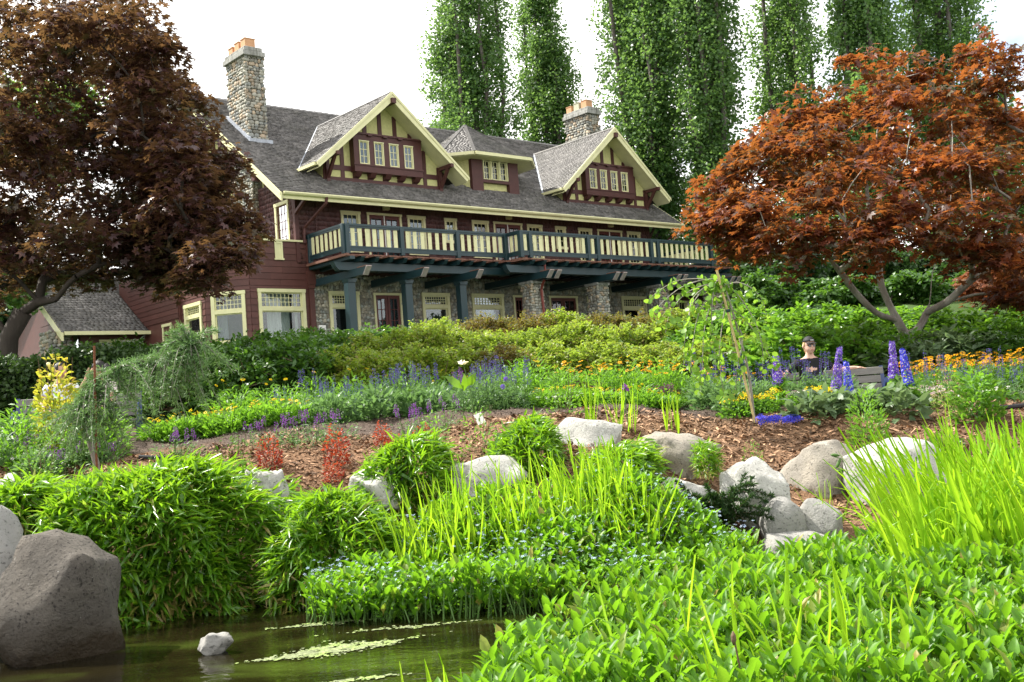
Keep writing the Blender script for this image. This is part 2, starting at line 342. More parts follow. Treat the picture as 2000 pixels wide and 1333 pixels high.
# ---- windows and doors
def window(fr, a0, a1, z0, z1, nx, nz, casing=0.11, m=None, glass=None, parent=None, sash=0.04, transom=None, back=None, name='window', sill=True, proud=0.035, bars=None, single_panes=True):
    m = m or K['cream']; glass = glass or K['glass']; mb = B()
    cs = casing
    fbox(mb, fr, a0, a0 + cs, z0, z1 - cs, -0.10, proud); fbox(mb, fr, a1 - cs, a1, z0, z1 - cs, -0.10, proud)
    fbox(mb, fr, a0 - 0.02, a1 + 0.02, z1 - cs, z1, -0.10, proud + 0.012)
    fbox(mb, fr, a0 - 0.03, a1 + 0.03, z0 - 0.07, z0 + 0.03, -0.10, proud + 0.05) if sill else fbox(mb, fr, a0 + cs, a1 - cs, z0, z0 + cs * 0.6, -0.10, proud)
    zi0 = z0 + (0.03 if sill else cs * 0.6)
    win = mb.build(name, m, parent or house)
    sections = [(zi0, z1 - cs)]
    if transom:
        fbox2 = B(); fbox(fbox2, fr, a0 + cs, a1 - cs, transom - 0.08, transom + 0.06, -0.09, proud - 0.006); fbox2.build('transom', m, win)
        sections = [(zi0, transom - 0.08), (transom + 0.06, z1 - cs)]
    for k, (za, zb) in enumerate(sections):
        ia0, ia1 = a0 + cs, a1 - cs
        sm = B(); s = sash
        fbox(sm, fr, ia0, ia0 + s, za, zb, -0.085, -0.025); fbox(sm, fr, ia1 - s, ia1, za, zb, -0.085, -0.025)
        fbox(sm, fr, ia0 + s, ia1 - s, za, za + s, -0.085, -0.025); fbox(sm, fr, ia0 + s, ia1 - s, zb - s, zb, -0.085, -0.025)
        sm.build('sash', bars or m, win)
        g0, g1, h0, h1 = ia0 + s, ia1 - s, za + s, zb - s
        kx, kz = (nx, nz) if not isinstance(nx, (list, tuple)) else (nx[k], nz[k])
        if kx * kz > 1:
            bm_ = B()
            for i in range(1, kx): x = g0 + (g1 - g0) * i / kx; fbox(bm_, fr, x - 0.011, x + 0.011, h0, h1, -0.07, -0.035)
            for i in range(1, kz): zz = h0 + (h1 - h0) * i / kz; fbox(bm_, fr, g0, g1, zz - 0.011, zz + 0.011, -0.068, -0.038)
            bm_.build('glazing_bars', bars or m, win)
        ns = (kx, kz) if single_panes and kx * kz <= 12 else (1, 1)
        for i in range(ns[0]):
            for j in range(ns[1]):
                pm = B(); fbox(pm, fr, g0 + (g1 - g0) * i / ns[0] + 0.002, g0 + (g1 - g0) * (i + 1) / ns[0] - 0.002, h0 + (h1 - h0) * j / ns[1] + 0.002, h0 + (h1 - h0) * (j + 1) / ns[1] - 0.002, -0.055, -0.05); pm.build('pane', glass, win)
        if back is not None:
            bb = B(); fbox(bb, fr, g0 - 0.02, g1 + 0.02, h0 - 0.02, h1 + 0.02, -0.16, -0.14); bb.build('pane_backing', back, win)  # plate behind the panes; in the room colour it paints an unlit interior
    return win
def french_door(fr, a0, a1, z0, z1, leaf, glass, parent=None, back=None, astragal=True, nx=2, nz=4):
    mb = B(); c = 0.09
    fbox(mb, fr, a0, a0 + c, z0, z1 - c, -0.1, 0.035); fbox(mb, fr, a1 - c, a1, z0, z1 - c, -0.1, 0.035); fbox(mb, fr, a0 - 0.02, a1 + 0.02, z1 - c, z1, -0.1, 0.047)
    door = mb.build('door', K['cream'], house); mid = (a0 + a1) / 2
    for l0, l1 in ((a0 + c, mid - 0.012), (mid + 0.012, a1 - c)):
        lm = B(); s = 0.11
        fbox(lm, fr, l0, l0 + s, z0, z1 - c, -0.08, -0.02); fbox(lm, fr, l1 - s, l1, z0, z1 - c, -0.08, -0.02)
        fbox(lm, fr, l0 + s, l1 - s, z0, z0 + 0.25, -0.08, -0.02); fbox(lm, fr, l0 + s, l1 - s, z1 - c - 0.14, z1 - c, -0.08, -0.02)
        g0, g1, h0, h1 = l0 + s, l1 - s, z0 + 0.25, z1 - c - 0.14
        for i in range(1, nx): x = g0 + (g1 - g0) * i / nx; fbox(lm, fr, x - 0.014, x + 0.014, h0, h1, -0.07, -0.03)
        for i in range(1, nz): zz = h0 + (h1 - h0) * i / nz; fbox(lm, fr, g0, g1, zz - 0.014, zz + 0.014, -0.068, -0.032)
        lm.build('door_leaf', leaf, door)
        for i in range(nx):
            for j in range(nz):
                pm = B(); fbox(pm, fr, g0 + (g1 - g0) * i / nx + .003, g0 + (g1 - g0) * (i + 1) / nx - .003, h0 + (h1 - h0) * j / nz + .003, h0 + (h1 - h0) * (j + 1) / nz - .003, -0.055, -0.05); pm.build('pane', glass, door)
        if back is not None:
            bb = B(); fbox(bb, fr, g0 - .02, g1 + .02, h0 - .02, h1 + .02, -0.16, -0.14); bb.build('pane_backing', back, door)  # backing plate; the dark room colour on it imitates shade indoors
    if astragal:
        am = B(); fbox(am, fr, mid - 0.022, mid + 0.022, z0, z1 - c - 0.004, -0.018, 0.004); am.build('astragal', K['white'], door)
    return door
# ---- levels
VW = 36.76; FLOOR = 2.85; DECK = 6.15
FRONT = Fr((0, VW), (1, 0), (0, -1))       # a = u
LEFT = Fr((21.16, 0), (0, 1), (-1, 0))     # a = v
# upper front wall
up_w = [(23.17, 24.07), (26.38, 27.29), (29.80, 30.73), (33.0, 33.92), (36.23, 37.12), (39.56, 40.51)]
up_s = [(28.30, 28.95), (34.74, 35.40)]; up_d = [(24.40, 26.08), (31.01, 32.69), (37.50, 39.20)]
holes = [(a, b, 6.75, 8.35) for a, b in up_w] + [(a, b, 7.34, 8.35) for a, b in up_s] + [(a, b, 6.2, 8.35) for a, b in up_d]
w2 = wall('upper_wall', FRONT, 21.16, 41.22, 5.6, 9.42, holes, K['wshingle'])
shingles('wall_shingle_courses', (0, VW, 0), (1, 0, 0), (0, 0, 1), (0, -1, 0), [(21.16, 6.16), (41.22, 6.16), (41.22, 9.3), (21.16, 9.3)], K['wshingle'], w2, 0.19, (0.12, 0.27), 0.02, holes=[(a - .02, b + .02, c - .08, d + .02) for a, b, c, d in holes])
for a, b in up_w: window(FRONT, a, b, 6.75, 8.35, 3, 4, back=K['pane_backing'] if a in (23.17, 26.38, 36.23) else K['room'])
for a, b in up_s: window(FRONT, a, b, 7.34, 8.35, 2, 3, back=K['room'])
for i, (a, b) in enumerate(up_d): french_door(FRONT, a, b, 6.18, 8.35, K['dkred'], K['glass'], back=K['pane_backing'] if i != 1 else K['room'])
for u in (25.29, 31.86, 38.36):
    lm = B().box((u - 0.14, VW - 0.2, 8.47), (u + 0.14, VW - 0.03, 8.7)); lm.box((u - 0.11, VW - 0.17, 8.70), (u + 0.11, VW - 0.05, 8.74)); lm.build('wall_lamp', K['cream'], house, bevel=0.02)
# left end wall (upper) with its window, and the others
lh = [(37.25, 38.35, 7.25, 8.75)]
lw = wall('end_wall', LEFT, 36.96, 50.1, 2.7, 9.42, lh, K['wshingle'])
shingles('wall_shingle_courses', (21.16, 0, 0), (0, 1, 0), (0, 0, 1), (-1, 0, 0), [(36.79, 7.0), (46.0, 7.0), (46.0, 9.6), (36.79, 9.6)], K['wshingle'], lw, 0.19, (0.12, 0.27), 0.02, holes=[(37.2, 38.4, 7.1, 8.8), (39.55, 41.4, 0, 20)])
window(LEFT, 37.25, 38.35, 7.0, 8.75, 3, 5, casing=0.13, bars=K['dkred'], back=K['room'])
cb = B().box((21.08, VW - 0.06, 6.2), (21.24, VW + 0.1, 9.4)); cb.build('corner_board', K['timber'], house)
B().box((41.02, 36.96, 2.7), (41.22, 50.1, 9.42)).build('end_wall', K['wshingle'], house)
B().box((21.16, 49.9, 2.7), (41.22, 50.1, 9.42)).build('rear_wall', K['wshingle'], house)
B().box((21.2, 36.97, 5.75), (41.0, 49.8, 5.95)).build('floor', K['room'], house)
B().box((17.9, 36.97, 2.6), (41.0, 49.8, 2.8)).build('floor', K['room'], house)
for uu in (21.36, 40.82):
    gm = B().prism([(uu, 36.9, 9.43), (uu, 50.0, 9.43), (uu, 43.45, 13.9)], (0.2 if uu < 30 else -0.2, 0, 0)); gw = gm.build('gable_wall', K['stucco'], house)
    if uu < 30:
        for vv in np.arange(38.2, 49, 1.1):
            zt = 9.43 + (6.5 - abs(vv - 43.45)) * 0.68 - 0.1
            B().box((uu - 0.05, vv - 0.09, 9.43), (uu + 0.0, vv + 0.09, zt)).build('timber', K['timber'], gw)
# ---- main roof
VE, ZE, TP = 35.5, 8.62, 0.727; VR = 43.45; ZR = ZE + TP * (VR - VE); U0, U1 = 19.88, 42.3
def roofz(v): return ZE + TP * (v - VE)
sl_ = np.array([0, 1, TP]); sl_ = sl_ / np.linalg.norm(sl_); nr_ = np.array([0, -TP, 1]); nr_ /= np.linalg.norm(nr_)
rb = B().prism([(U0, VE, ZE), (U0, VR, ZR), (U0, VR, ZR - 0.16), (U0, VE, ZE - 0.14)], (U1 - U0, 0, 0)); roof = rb.build('roof', K['roofdeck'], house)
rb = B().prism([(U0, VR + .001, ZR), (U0, 2 * VR - VE, ZE), (U0, 2 * VR - VE, ZE - 0.14), (U0, VR + .001, ZR - 0.16)], (U1 - U0, 0, 0)); rb.build('rear_slope', K['rshingle'], roof)
LEN = (VR - VE) * math.sqrt(1 + TP * TP)
def on_dormer(u, v):
    for cu in (25.43, 38.36):
        z = 13.2 - 0.875 * abs(u - cu)
        if z > roofz(v) + 0.05 and abs(u - cu) < 3.6: return True
    return False
sm = shingles('shingle_courses', (0, VE - 0.05, ZE - 0.036), (1, 0, 0), sl_, nr_, [(U0 - 0.03, 0), (U1 + 0.03, 0), (U1 + 0.03, LEN + 0.03), (U0 - 0.03, LEN + 0.03)], K['rshingle'], roof, 0.17, (0.12, 0.30), 0.036)
rc = B()
for i in range(150):
    u = U0 + (U1 - U0) * i / 150; rc.prism([(u, VR - 0.14, ZR - 0.06), (u, VR, ZR + 0.055 + 0.01 * (i % 2)), (u, VR + 0.14, ZR - 0.06)], (0.145, 0, 0))
rc.build('ridge_shingles', K['rshingle'], roof, 'stuff')
# gutter, fascia, bargeboards
gm = B(); prof = [(VE - 0.03, ZE - 0.01), (VE - 0.17, ZE - 0.01), (VE - 0.185, ZE - 0.05), (VE - 0.15, ZE - 0.11), (VE - 0.08, ZE - 0.14), (VE - 0.03, ZE - 0.13)]
gm.prism([(U0 + 0.05, a, b) for a, b in prof], (U1 - U0 - 0.1, 0, 0)).build('gutter', K['cream'], house)
B().box((U0 + 0.06, VE - 0.028, ZE - 0.26), (U1 - 0.06, VE + 0.03, ZE - 0.06)).build('fascia', K['cream'], house)
B().prism([(U0 + .1, VE + .04, ZE - .17), (U1 - .1, VE + .04, ZE - .17), (U1 - .1, VW - 0.02, roofz(VW) - .19), (U0 + .1, VW - 0.02, roofz(VW) - .19)], (0, 0, -0.03)).build('soffit', K['timber'], house)
for uu in (U0, U1):
    s = -1 if uu < 30 else 1
    for v0, z0_, v1, z1_ in ((VE - 0.1, ZE - 0.07, VR, ZR), (2 * VR - VE + 0.1, ZE - 0.07, VR, ZR)):
        bm_ = B().prism([(uu, v0, z0_ + 0.01), (uu, v1, z1_ + 0.01), (uu, v1, z1_ - 0.34), (uu, v0, z0_ - 0.30)], (s * 0.07, 0, 0)); bm_.prism([(uu + s * .07, v0, z0_ + 0.02), (uu + s * .07, v1, z1_ + 0.02), (uu + s * .07, v1, z1_ - 0.10), (uu + s * .07, v0, z0_ - 0.08)], (s * 0.03, 0, 0))
        bm_.build('bargeboard', K['cream'], house)
for v in (37.35, 40.0): B().box((U0 - 0.12, v - 0.11, roofz(v) - 0.58), (21.0, v + 0.11, roofz(v) - 0.36)).build('purlin', K['timber'], house)
# eave brackets and the left drainpipe
def knee(p, q, r, w, m, name='bracket', parent=None):
    mb = B().bar(p, r, w, 0.12); mb.bar(p, q, w * .9, 0.12, up=(1, 0.2, 0)); mb.bar(q, r, w * 0.85, 0.1, up=(0, 0, 1)); return mb.build(name, m, parent or house)
knee((21.1, VW - 0.1, 8.95), (21.1, VW - 0.1, 8.1), (21.1, VE + 0.15, 8.6), 0.14, K['timber'])
knee((41.3, 37.0, 9.0), (41.3, 37.0, 7.9), (42.1, 37.0, 9.0), 0.12, K['timber'])
dp = B().tube([(21.75, VE - 0.1, 8.52), (21.75, VE - 0.05, 8.3), (21.45, VW - 0.12, 7.55), (21.42, VW - 0.1, 7.3), (21.42, VW - 0.1, 6.95)], 0.06, 6); dp.build('drainpipe', K['timber'], house)
B().tube([(42.05, VE + 0.05, 8.45), (42.0, VE + 0.1, 8.2), (41.35, VW + 0.15, 7.35)], 0.05, 6).build('drainpipe', K['timber'], house)
for p in range(1): B().box((22.0, VW - 0.045, 6.2), (22.03, VW - 0.01, 9.2)).build('cable', K['timber'], house)
# ---- gabled dormers
def dormer(cu):
    zb, zpk, hw_, hb, t = 9.52, 13.2, 2.89, 3.66, 0.875
    def sz(du): return zpk - t * abs(du)
    vf, vbg = 36.80, 35.95
    mb = B().prism([(cu - hw_, vf, zb), (cu + hw_, vf, zb), (cu + hw_, vf, sz(hw_) - 0.14), (cu, vf, zpk - 0.16), (cu - hw_, vf, sz(hw_) - 0.14)], (0, 0.2, 0))
    for s in (-1, 1):   # cheek walls
        mb.prism([(cu + s * hw_, vf + .2, zb), (cu + s * hw_, vf + .2, sz(hw_) - .15), (cu + s * hw_, 38.2, sz(hw_) - .15), (cu + s * hw_, 38.2, zb)], (-s * 0.15, 0, 0))
    d = mb.build('dormer', K['stucco'], house)
    TM = K['timber']; F = Fr((cu, vf), (1, 0), (0, -1))
    def tb(a0, a1, z0, z1, d0=-0.01, d1=0.045, name='timber'): m_ = B(); fbox(m_, F, a0, a1, z0, z1, d0, d1); m_.build(name, TM, d)
    tb(-hw_ - .03, hw_ + .03, zb - 0.02, zb + 0.17, d1=0.06)
    tb(-hw_, -1.62, 9.98, 10.18, d1=0.05); tb(1.72, hw_, 9.98, 10.18, d1=0.05)
    for x, w_ in ((-hw_ + .1, .24), (-2.02, .17), (2.03, .17), (hw_ - .1, .24)):
        tb(x - w_ / 2, x + w_ / 2, zb + .17, 9.98); tb(x - w_ / 2, x + w_ / 2, 10.18, min(sz(abs(x)) - 0.25, 11.6))
    for x in (-1.42, -0.72, 0.02, 0.74, 1.48): tb(x - .11, x + .11, zb + .17, 9.9)
    for x in (-0.86, -0.12, 0.62, 1.36): tb(x - .09, x + .09, 11.5, sz(abs(x)) - 0.2)
    # window box carried on corbels
    bx = B(); vo = vf - 0.32
    bx.box((cu - 1.62, vo, 9.93), (cu + 1.72, vf, 10.24)); bx.box((cu - 1.62, vo, 11.22), (cu + 1.72, vf, 11.46)); bx.box((cu - 1.70, vo - 0.06, 11.46), (cu + 1.80, vf, 11.53)); bx.box((cu - 1.66, vo - .03, 10.19), (cu + 1.76, vo, 10.25))
    ws = [(-1.37, -0.90), (-0.65, -0.19), (0.08, 0.54), (0.81, 1.27)]
    e = [-1.62] + [x for w_ in ws for x in w_] + [1.72]
    for a, b in zip(e[0::2], e[1::2]): bx.box((cu + a, vo + .002, 10.24), (cu + b, vf, 11.22))
    bx.box((cu - 1.5, vf - .06, 10.2), (cu + 1.6, vf - .002, 11.3))
    bx.build('window_box', TM, d)
    for x in (-1.42, -0.72, 0.02, 0.74, 1.48): B().prism([(cu + x - .13, vo - .04, 9.93), (cu + x - .13, vf, 9.93), (cu + x - .13, vf, 9.70), (cu + x - .13, vo + .12, 9.76)], (0.26, 0, 0)).build('corbel', TM, d)
    for x in (-0.86, -0.12, 0.62): B().box((cu + x - .1, vo - .1, 11.40), (cu + x + .1, vo, 11.455)).build('dentil', TM, d)
    F2 = Fr((cu, vo), (1, 0), (0, -1))
    for a, b in ws: window(F2, a + .004, b - .004, 10.25, 11.215, 2, 3, casing=0.035, sash=0.035, back=K['pane_backing'], sill=False, proud=0.02)
    # roof slopes, run back into the main roof
    for s in (-1, 1):
        zev = zpk - t * hb; v_e = VE + (zev - ZE) / TP + 0.12; v_r = VE + (zpk - ZE) / TP + 0.12
        e0, e1 = (cu + s * hb, vbg, zev), (cu + s * hb, v_e, zev); r0, r1 = (cu, vbg, zpk), (cu, v_r, zpk)
        nn = np.array([s * t, 0, 1.0]); nn /= np.linalg.norm(nn)
        sp = B().prism([e0, e1, r1, r0] if s > 0 else [r0, r1, e1, e0], -nn * 0.13).build('dormer_roof', K['roofdeck'], d)
        up = np.array([-s * 1.0, 0, t]); L = math.hypot(hb, t * hb); up /= np.linalg.norm(up)
        # shingles: along v, up the slope
        poly = [(vbg - 0.02, 0), (v_e, 0), (v_r, L), (vbg - 0.02, L)]
        shingles('dormer_shingle_courses', np.array([cu + s * (hb + .03), 0, zev - .02]), (0, 1, 0), up, nn, poly, K['rshingle'], d, 0.15, (0.10, 0.22), 0.026)
        # valley flashing
        if s < 0: B().prism([(cu + s * hb, v_e - .2, zev + .05), (cu, v_r - .2, zpk + .05), (cu, v_r - .02, zpk + .05), (cu + s * hb, v_e - .02, zev + .05)], (0, 0, -.03)).build('valley_flashing', K['lead'], d)
        # bargeboard in two steps, soffit boards
        x0, x1 = cu + s * (hb + .05), cu
        bb = B().prism([(x0, vbg, zev - .02), (x1, vbg, zpk + .02), (x1, vbg, zpk - .38), (x0 - s * .12, vbg, zev - .30 + .1)], (0, -0.06, 0)); bb.prism([(x0, vbg - .06, zev - .01), (x1, vbg - .06, zpk + .03), (x1, vbg - .06, zpk - .10), (x0, vbg - .06, zev - .13)], (0, -0.03, 0)); bb.build('bargeboard', K['cream'], d)
        B().prism([(cu + s * (hb - .02), vbg + .01, zev - .21), (cu, vbg + .01, zpk - .21), (cu, vf - .01, zpk - .21), (cu + s * (hb - .02), vf - .01, zev - .21)], (0, 0, -.02)).build('soffit', K['cream'], d)
        if s < 0: B().box((cu + s * hb - .12, vbg + .02, zev - .12), (cu + s * hb + .02, v_e - .1, zev - .005)).build('gutter', K['cream'], d)
        # bracket
        xb = cu + s * (hw_ - 0.12); zt_ = sz(hw_ - 0.12) - 0.36
        bk = B().bar((xb, vf - .08, zt_), (xb, vbg - .16, zt_), 0.15, 0.15); bk.bar((xb, vf - .12, zt_ + .05), (xb, vf - .12, zt_ - .95), 0.15, 0.1, up=(0, 1, 0)); bk.bar((xb, vf - .12, zt_ - .8), (xb, vbg + .12, zt_ - .02), 0.12, 0.12)
        bk.build('bracket', TM, d)
    B().box((cu - .1, vbg - .17, zpk - .48), (cu + .1, vf, zpk - .27)).build('ridge_beam_end', TM, d)
    rc = B()
    for i in range(34):
        v = vbg + i * 0.17
        rc.prism([(cu - .13, v, zpk - .05), (cu, v, zpk + .055), (cu + .13, v, zpk - .05)], (0, .165, 0))
    rc.build('ridge_shingles', K['rshingle'], d, 'stuff')
    return d
dormer(25.43); dormer(38.36)
# ---- middle dormer with a many-sided hipped roof
def hip_dormer():
    zb, zt = 9.7, 11.28
    P = [(29.55, 38.4), (29.55, 38.15), (30.22, 37.2), (32.92, 37.2), (33.6, 38.15), (33.6, 38.4)]
    mb = B()
    mb.prism([(x, y, zb) for x, y in P[1:5]], (0, 0, zt - zb)); mb.box((29.57, 38.15, zb), (33.58, 39.5, zt))
    d = mb.build('dormer', K['stucco'], house)
    F = Fr((30.22, 37.2), (1, 0), (0, -1))
    fm = B(); fbox(fm, F, 0, 0.62, 9.75, 11.26, 0, .2); fbox(fm, F, 2.13, 2.7, 9.75, 11.26, 0, .2); fbox(fm, F, 0.58, 2.14, 9.72, 9.86, 0, .042); fbox(fm, F, 0.62, 2.13, 10.16, 10.29, 0, .2); fm.build('timber', K['timber'], d)
    F = Fr((30.22, 37.06), (1, 0), (0, -1))
    for k in range(3): window(F, 0.66 + k * 0.48, 0.66 + k * 0.48 + 0.46, 10.30, 11.2, 2, 3, casing=0.04, sash=0.035, back=K['pane_backing'] if k != 1 else K['room'], sill=False, proud=0.075)
    pk = np.array([31.57, 38.95, 13.27]); ez = 11.32
    E_ = [(28.75, 38.9), (28.85, 37.5), (29.95, 36.4), (33.15, 36.4), (34.3, 37.5), (34.4, 38.9)]
    for i in range(5):
        a, b = np.array([*E_[i], ez]), np.array([*E_[i + 1], ez]); ax = (b - a); L = np.linalg.norm(ax); ax /= L
        nn = np.cross(b - a, pk - a); nn /= np.linalg.norm(nn); nn = nn if nn[2] > 0 else -nn
        up = np.cross(nn, ax); up = up if up[2] > 0 else -up
        B().prism([a, b, pk], -nn * .1).build('dormer_roof', K['roofdeck'], d)
        q = pk - a; poly = [(-.02, -.03), (L + .02, -.03), (float(q @ ax) + .01, float(q @ up)), (float(q @ ax) - .01, float(q @ up))]
        shingles('dormer_shingle_courses', a, ax, up, nn, poly, K['rshingle'], d, 0.15, (0.10, 0.22), 0.024)
        out = np.cross(ax, (0, 0, 1)); out = out if (out @ (a - pk)) > 0 else -out
        B().prism([a + out * .02 + (0, 0, .0), b + out * .02, b + out * .02 - (0, 0, .14), a + out * .02 - (0, 0, .14)], out * .1).build('gutter', K['cream'], d)
        sx = B().prism([a - (0, 0, .13), b - (0, 0, .13), (31.57 + (b[0] - 31.57) * .55, 38.95 + (b[1] - 38.95) * .55, ez - .13), (31.57 + (a[0] - 31.57) * .55, 38.95 + (a[1] - 38.95) * .55, ez - .13)], (0, 0, -.03)); sx.build('soffit', K['cream'], d)
        if i: 
            hm = B()
            for j in range(22):
                p0 = a + (pk - a) * j / 22; p1 = a + (pk - a) * (j + 1.05) / 22; hm.bar(p0 + (0, 0, .03), p1 + (0, 0, .02), .14, .035)
            hm.build('hip_shingles', K['rshingle'], d, 'stuff')
hip_dormer()
# ---- chimneys
def chimney(u0, u1, v0, v1, zb, zt, single, low=None):
    c = B().box((u0 + .05, v0 + .05, zb), (u1 - .05, v1 - .05, zt)).build('chimney', K['mortar'], house)
    F1 = Fr((u0, v0), (1, 0), (0, -1)); F2 = Fr((u0, v0), (0, 1), (-1, 0)); F3 = Fr((u1, v0), (0, 1), (1, 0))
    z1 = single
    clad(F1, 0, u1 - u0, z1, zt, c, True, d=-.03, sw=.21, sh=.135); clad(F2, 0, v1 - v0, z1, zt, c, True, d=-.03, sw=.22, sh=.14)
    clad(F3, 0, v1 - v0, z1, zt, c, False, d=-.03, sw=.24, sh=.15)
    if zb < z1 - .5: clad(F1, 0, u1 - u0, zb, z1, c, False, d=-.03); clad(F2, 0, v1 - v0, zb, z1, c, False, d=-.03)
    cp = B().box((u0 - .13, v0 - .15, zt), (u1 + .02, v1 + .02, zt + .2)); cp.box((u0 - .07, v0 - .14, zt + .2), (u1 - .1, v1 - .05, zt + .36)); cp.build('chimney_cap', K['conc'], c, bevel=0.015)
    L = (v1 - v0)
    for i in range(3):
        vv = v0 + 0.14 + i * L / 3.1; s = 0.19; zz = zt + .36
        m_ = B(); uo = u0 + .12
        for a in ((uo, vv, uo + .45, vv + .05), (uo, vv + .33, uo + .45, vv + .38), (uo, vv + .05, uo + .05, vv + .33), (uo + .4, vv + .05, uo + .45, vv + .33)): m_.box((a[0], a[1], zz), (a[2], a[3], zz + .42 - (.06 if i == 2 else 0)))
        m_.box((uo - .02, vv - .02, zz + .42 - (.06 if i == 2 else 0)), (uo + .47, vv + .40, zz + .45 - (.06 if i == 2 else 0)))
        m_.build('chimney_pot', K['pot2'] if (i == 1 and u0 > 30) else K['pot'], c)
    return c
chimney(20.93, 21.76, 39.65, 41.38, 2.8, 15.13, 11.4)
fl = B().bar((20.88, 39.55, roofz(39.55) + .09), (20.88, 41.4, roofz(41.4) + .09), .12, .12); fl.box((20.82, 39.42, roofz(39.5) - .02), (21.86, 39.6, roofz(39.5) + .13)); fl.build('chimney_flashing', K['lead'], house)
chimney(40.40, 41.28, 39.65, 41.40, 10.5, 15.10, 13.1)
# ---- porch: stone wall with windows and doors
pw = [(22.39, 23.77), (26.85, 28.27), (29.49, 31.27), (38.79, 40.55)]; pd = [(24.47, 25.83), (31.86, 33.1), (34.03, 35.82), (36.46, 37.7)]
ph = [(a, b, 3.45, 5.12) for a, b in pw] + [(a, b, 2.85, 5.08) for a, b in pd]
sw_ = wall('porch_wall', FRONT, 21.6, 41.22, 2.6, 5.74, ph, K['mortar'])
clad(FRONT, 21.6, 41.2, 3.2, 5.15, sw_, False, holes=[(a - .05, b + .05, c - .1, d + .03) for a, b, c, d in ph], sw=.17, sh=.125, dep=.045)
clad(FRONT, 21.6, 41.2, 5.15, 5.42, sw_, False, sw=.13, sh=.25, dep=.05); clad(FRONT, 21.6, 41.2, 5.43, 5.74, sw_, False, sw=.17, sh=.125, dep=.045)
for a, b in pw: window(FRONT, a, b, 3.45, 5.12, [1, 9], [1, 3], casing=.13, transom=4.55, back=K['room'], proud=.06)
for a, b in pd: french_door(FRONT, a, b, 2.85, 5.08, K['dkred'], K['glass'], back=K['pane_backing'] if a < 26 else K['room'], astragal=False)
mbx = B().box((21.82, VW - .14, 3.28), (22.12, VW - .05, 3.78)); mt = mbx.build('meter_box', K['white'], house, bevel=.02); B().tube([(21.97, VW - .145, 3.55), (21.97, VW - .165, 3.55)], .10, 10).build('dial', K['conc'], mt)
B().box((21.6, 33.4, 2.55), (42.6, 36.76, 2.8)).build('porch_floor', K['conc'], house)
# ---- bay room on the left with siding boards
BAY = [((19.06, 36.76), (1, 0), (0, -1), 2.66, [(0.29, 2.27, 3.25, 5.17, 4.42)]),
       ((17.85, 37.97), (.7071, -.7071), (-.7071, -.7071), 1.711, [(0.22, 1.52, 3.25, 5.12, 4.38)]),
       ((17.85, 40.05), (0, -1), (-1, 0), 2.08, [(0.30, 1.78, 3.25, 4.88, 4.38)])]
for p0, a, n, L, wins in BAY:
    F = Fr(p0, a, n); hl = [w[:4] for w in wins]
    bw = wall('bay_wall', F, 0, L, 2.6, 7.0, hl, K['siding'], d0=-.12)
    z = 2.62; EX = 0.243
    while z < 6.98:
        z1_ = min(z + EX, 6.99)
        for c in wall_cells(0.0, L, z, z1_, [(w[0] - .0, w[1] + .0, w[2] - .09, w[3] + .02) for w in wins]):
            a0_, a1_, zz0, zz1 = c
            if zz1 - zz0 < .04 or a1_ - a0_ < .03: continue
            cuts = [a0_, a1_] if a1_ - a0_ < 1.6 else [a0_, a0_ + (a1_ - a0_) * random.uniform(.3, .7), a1_]
            for c0, c1 in zip(cuts[:-1], cuts[1:]):
                B().prism([F.pt(c0 + .002, zz0 + .004, 0.002), F.pt(c0 + .002, zz0 + .004, .032), F.pt(c0 + .002, zz1 - .002, .012), F.pt(c0 + .002, zz1 - .002, 0.002)], F.a * (c1 - c0 - .004)).build('board', K['siding'], bw)
        z += EX
    for w in wins: window(F, *w[:4], [1, 10 if L > 2.5 else 7], [1, 3], casing=.13, transom=w[4], glass=K['clear'], proud=.07, bars=None)
    pc = B(); fbox(pc, F, -.03, L + .03, 6.99, 7.06, -.2, .08); pc.build('parapet_cap', K['cream'], house)
# slot in the parapet
F = Fr((19.06, 36.76), (1, 0), (0, -1)); sm_ = B()
fbox(sm_, F, 1.10, 1.17, 6.33, 6.98, .03, .06); fbox(sm_, F, 1.36, 1.43, 6.33, 6.98, .03, .06); fbox(sm_, F, 1.17, 1.36, 6.90, 6.98, .03, .06); fbox(sm_, F, 1.07, 1.46, 6.27, 6.33, .03, .09); fbox(sm_, F, 1.17, 1.36, 6.33, 6.9, .03, .036); sm_.build('parapet_slot', K['cream'], house)
pil = B().box((21.50, 36.66, 2.6), (21.72, 36.9, 7.1)); pil.box((21.44, 36.6, 5.35), (21.78, 36.9, 5.85)); pil.box((21.47, 36.62, 5.2), (21.75, 36.9, 5.35)); pil.build('corner_pilaster', K['siding'], house)
B().box((17.75, 40.05, 2.6), (17.95, 46.0, 6.6)).build('bay_wall', K['siding'], house)
bwl = B().prism([(17.95, 38.1, 6.7), (17.95, 46, 6.7), (21.16, 46, 6.7), (21.16, 36.9, 6.7), (19.2, 36.9, 6.7)], (0, 0, .1)); bwl.build('bay_roof', K['roofdeck'], house)
Fw = Fr((17.75, 41.9), (0, -1), (-1, 0)); window(Fw, 0.2, 1.05, 3.2, 4.35, 2, 3, back=K['room'])
for k in range(11): B().box((17.71, 40.1, 4.45 + .2 * k), (17.74, 45, 4.63 + .2 * k)).build('board', K['siding'], house)
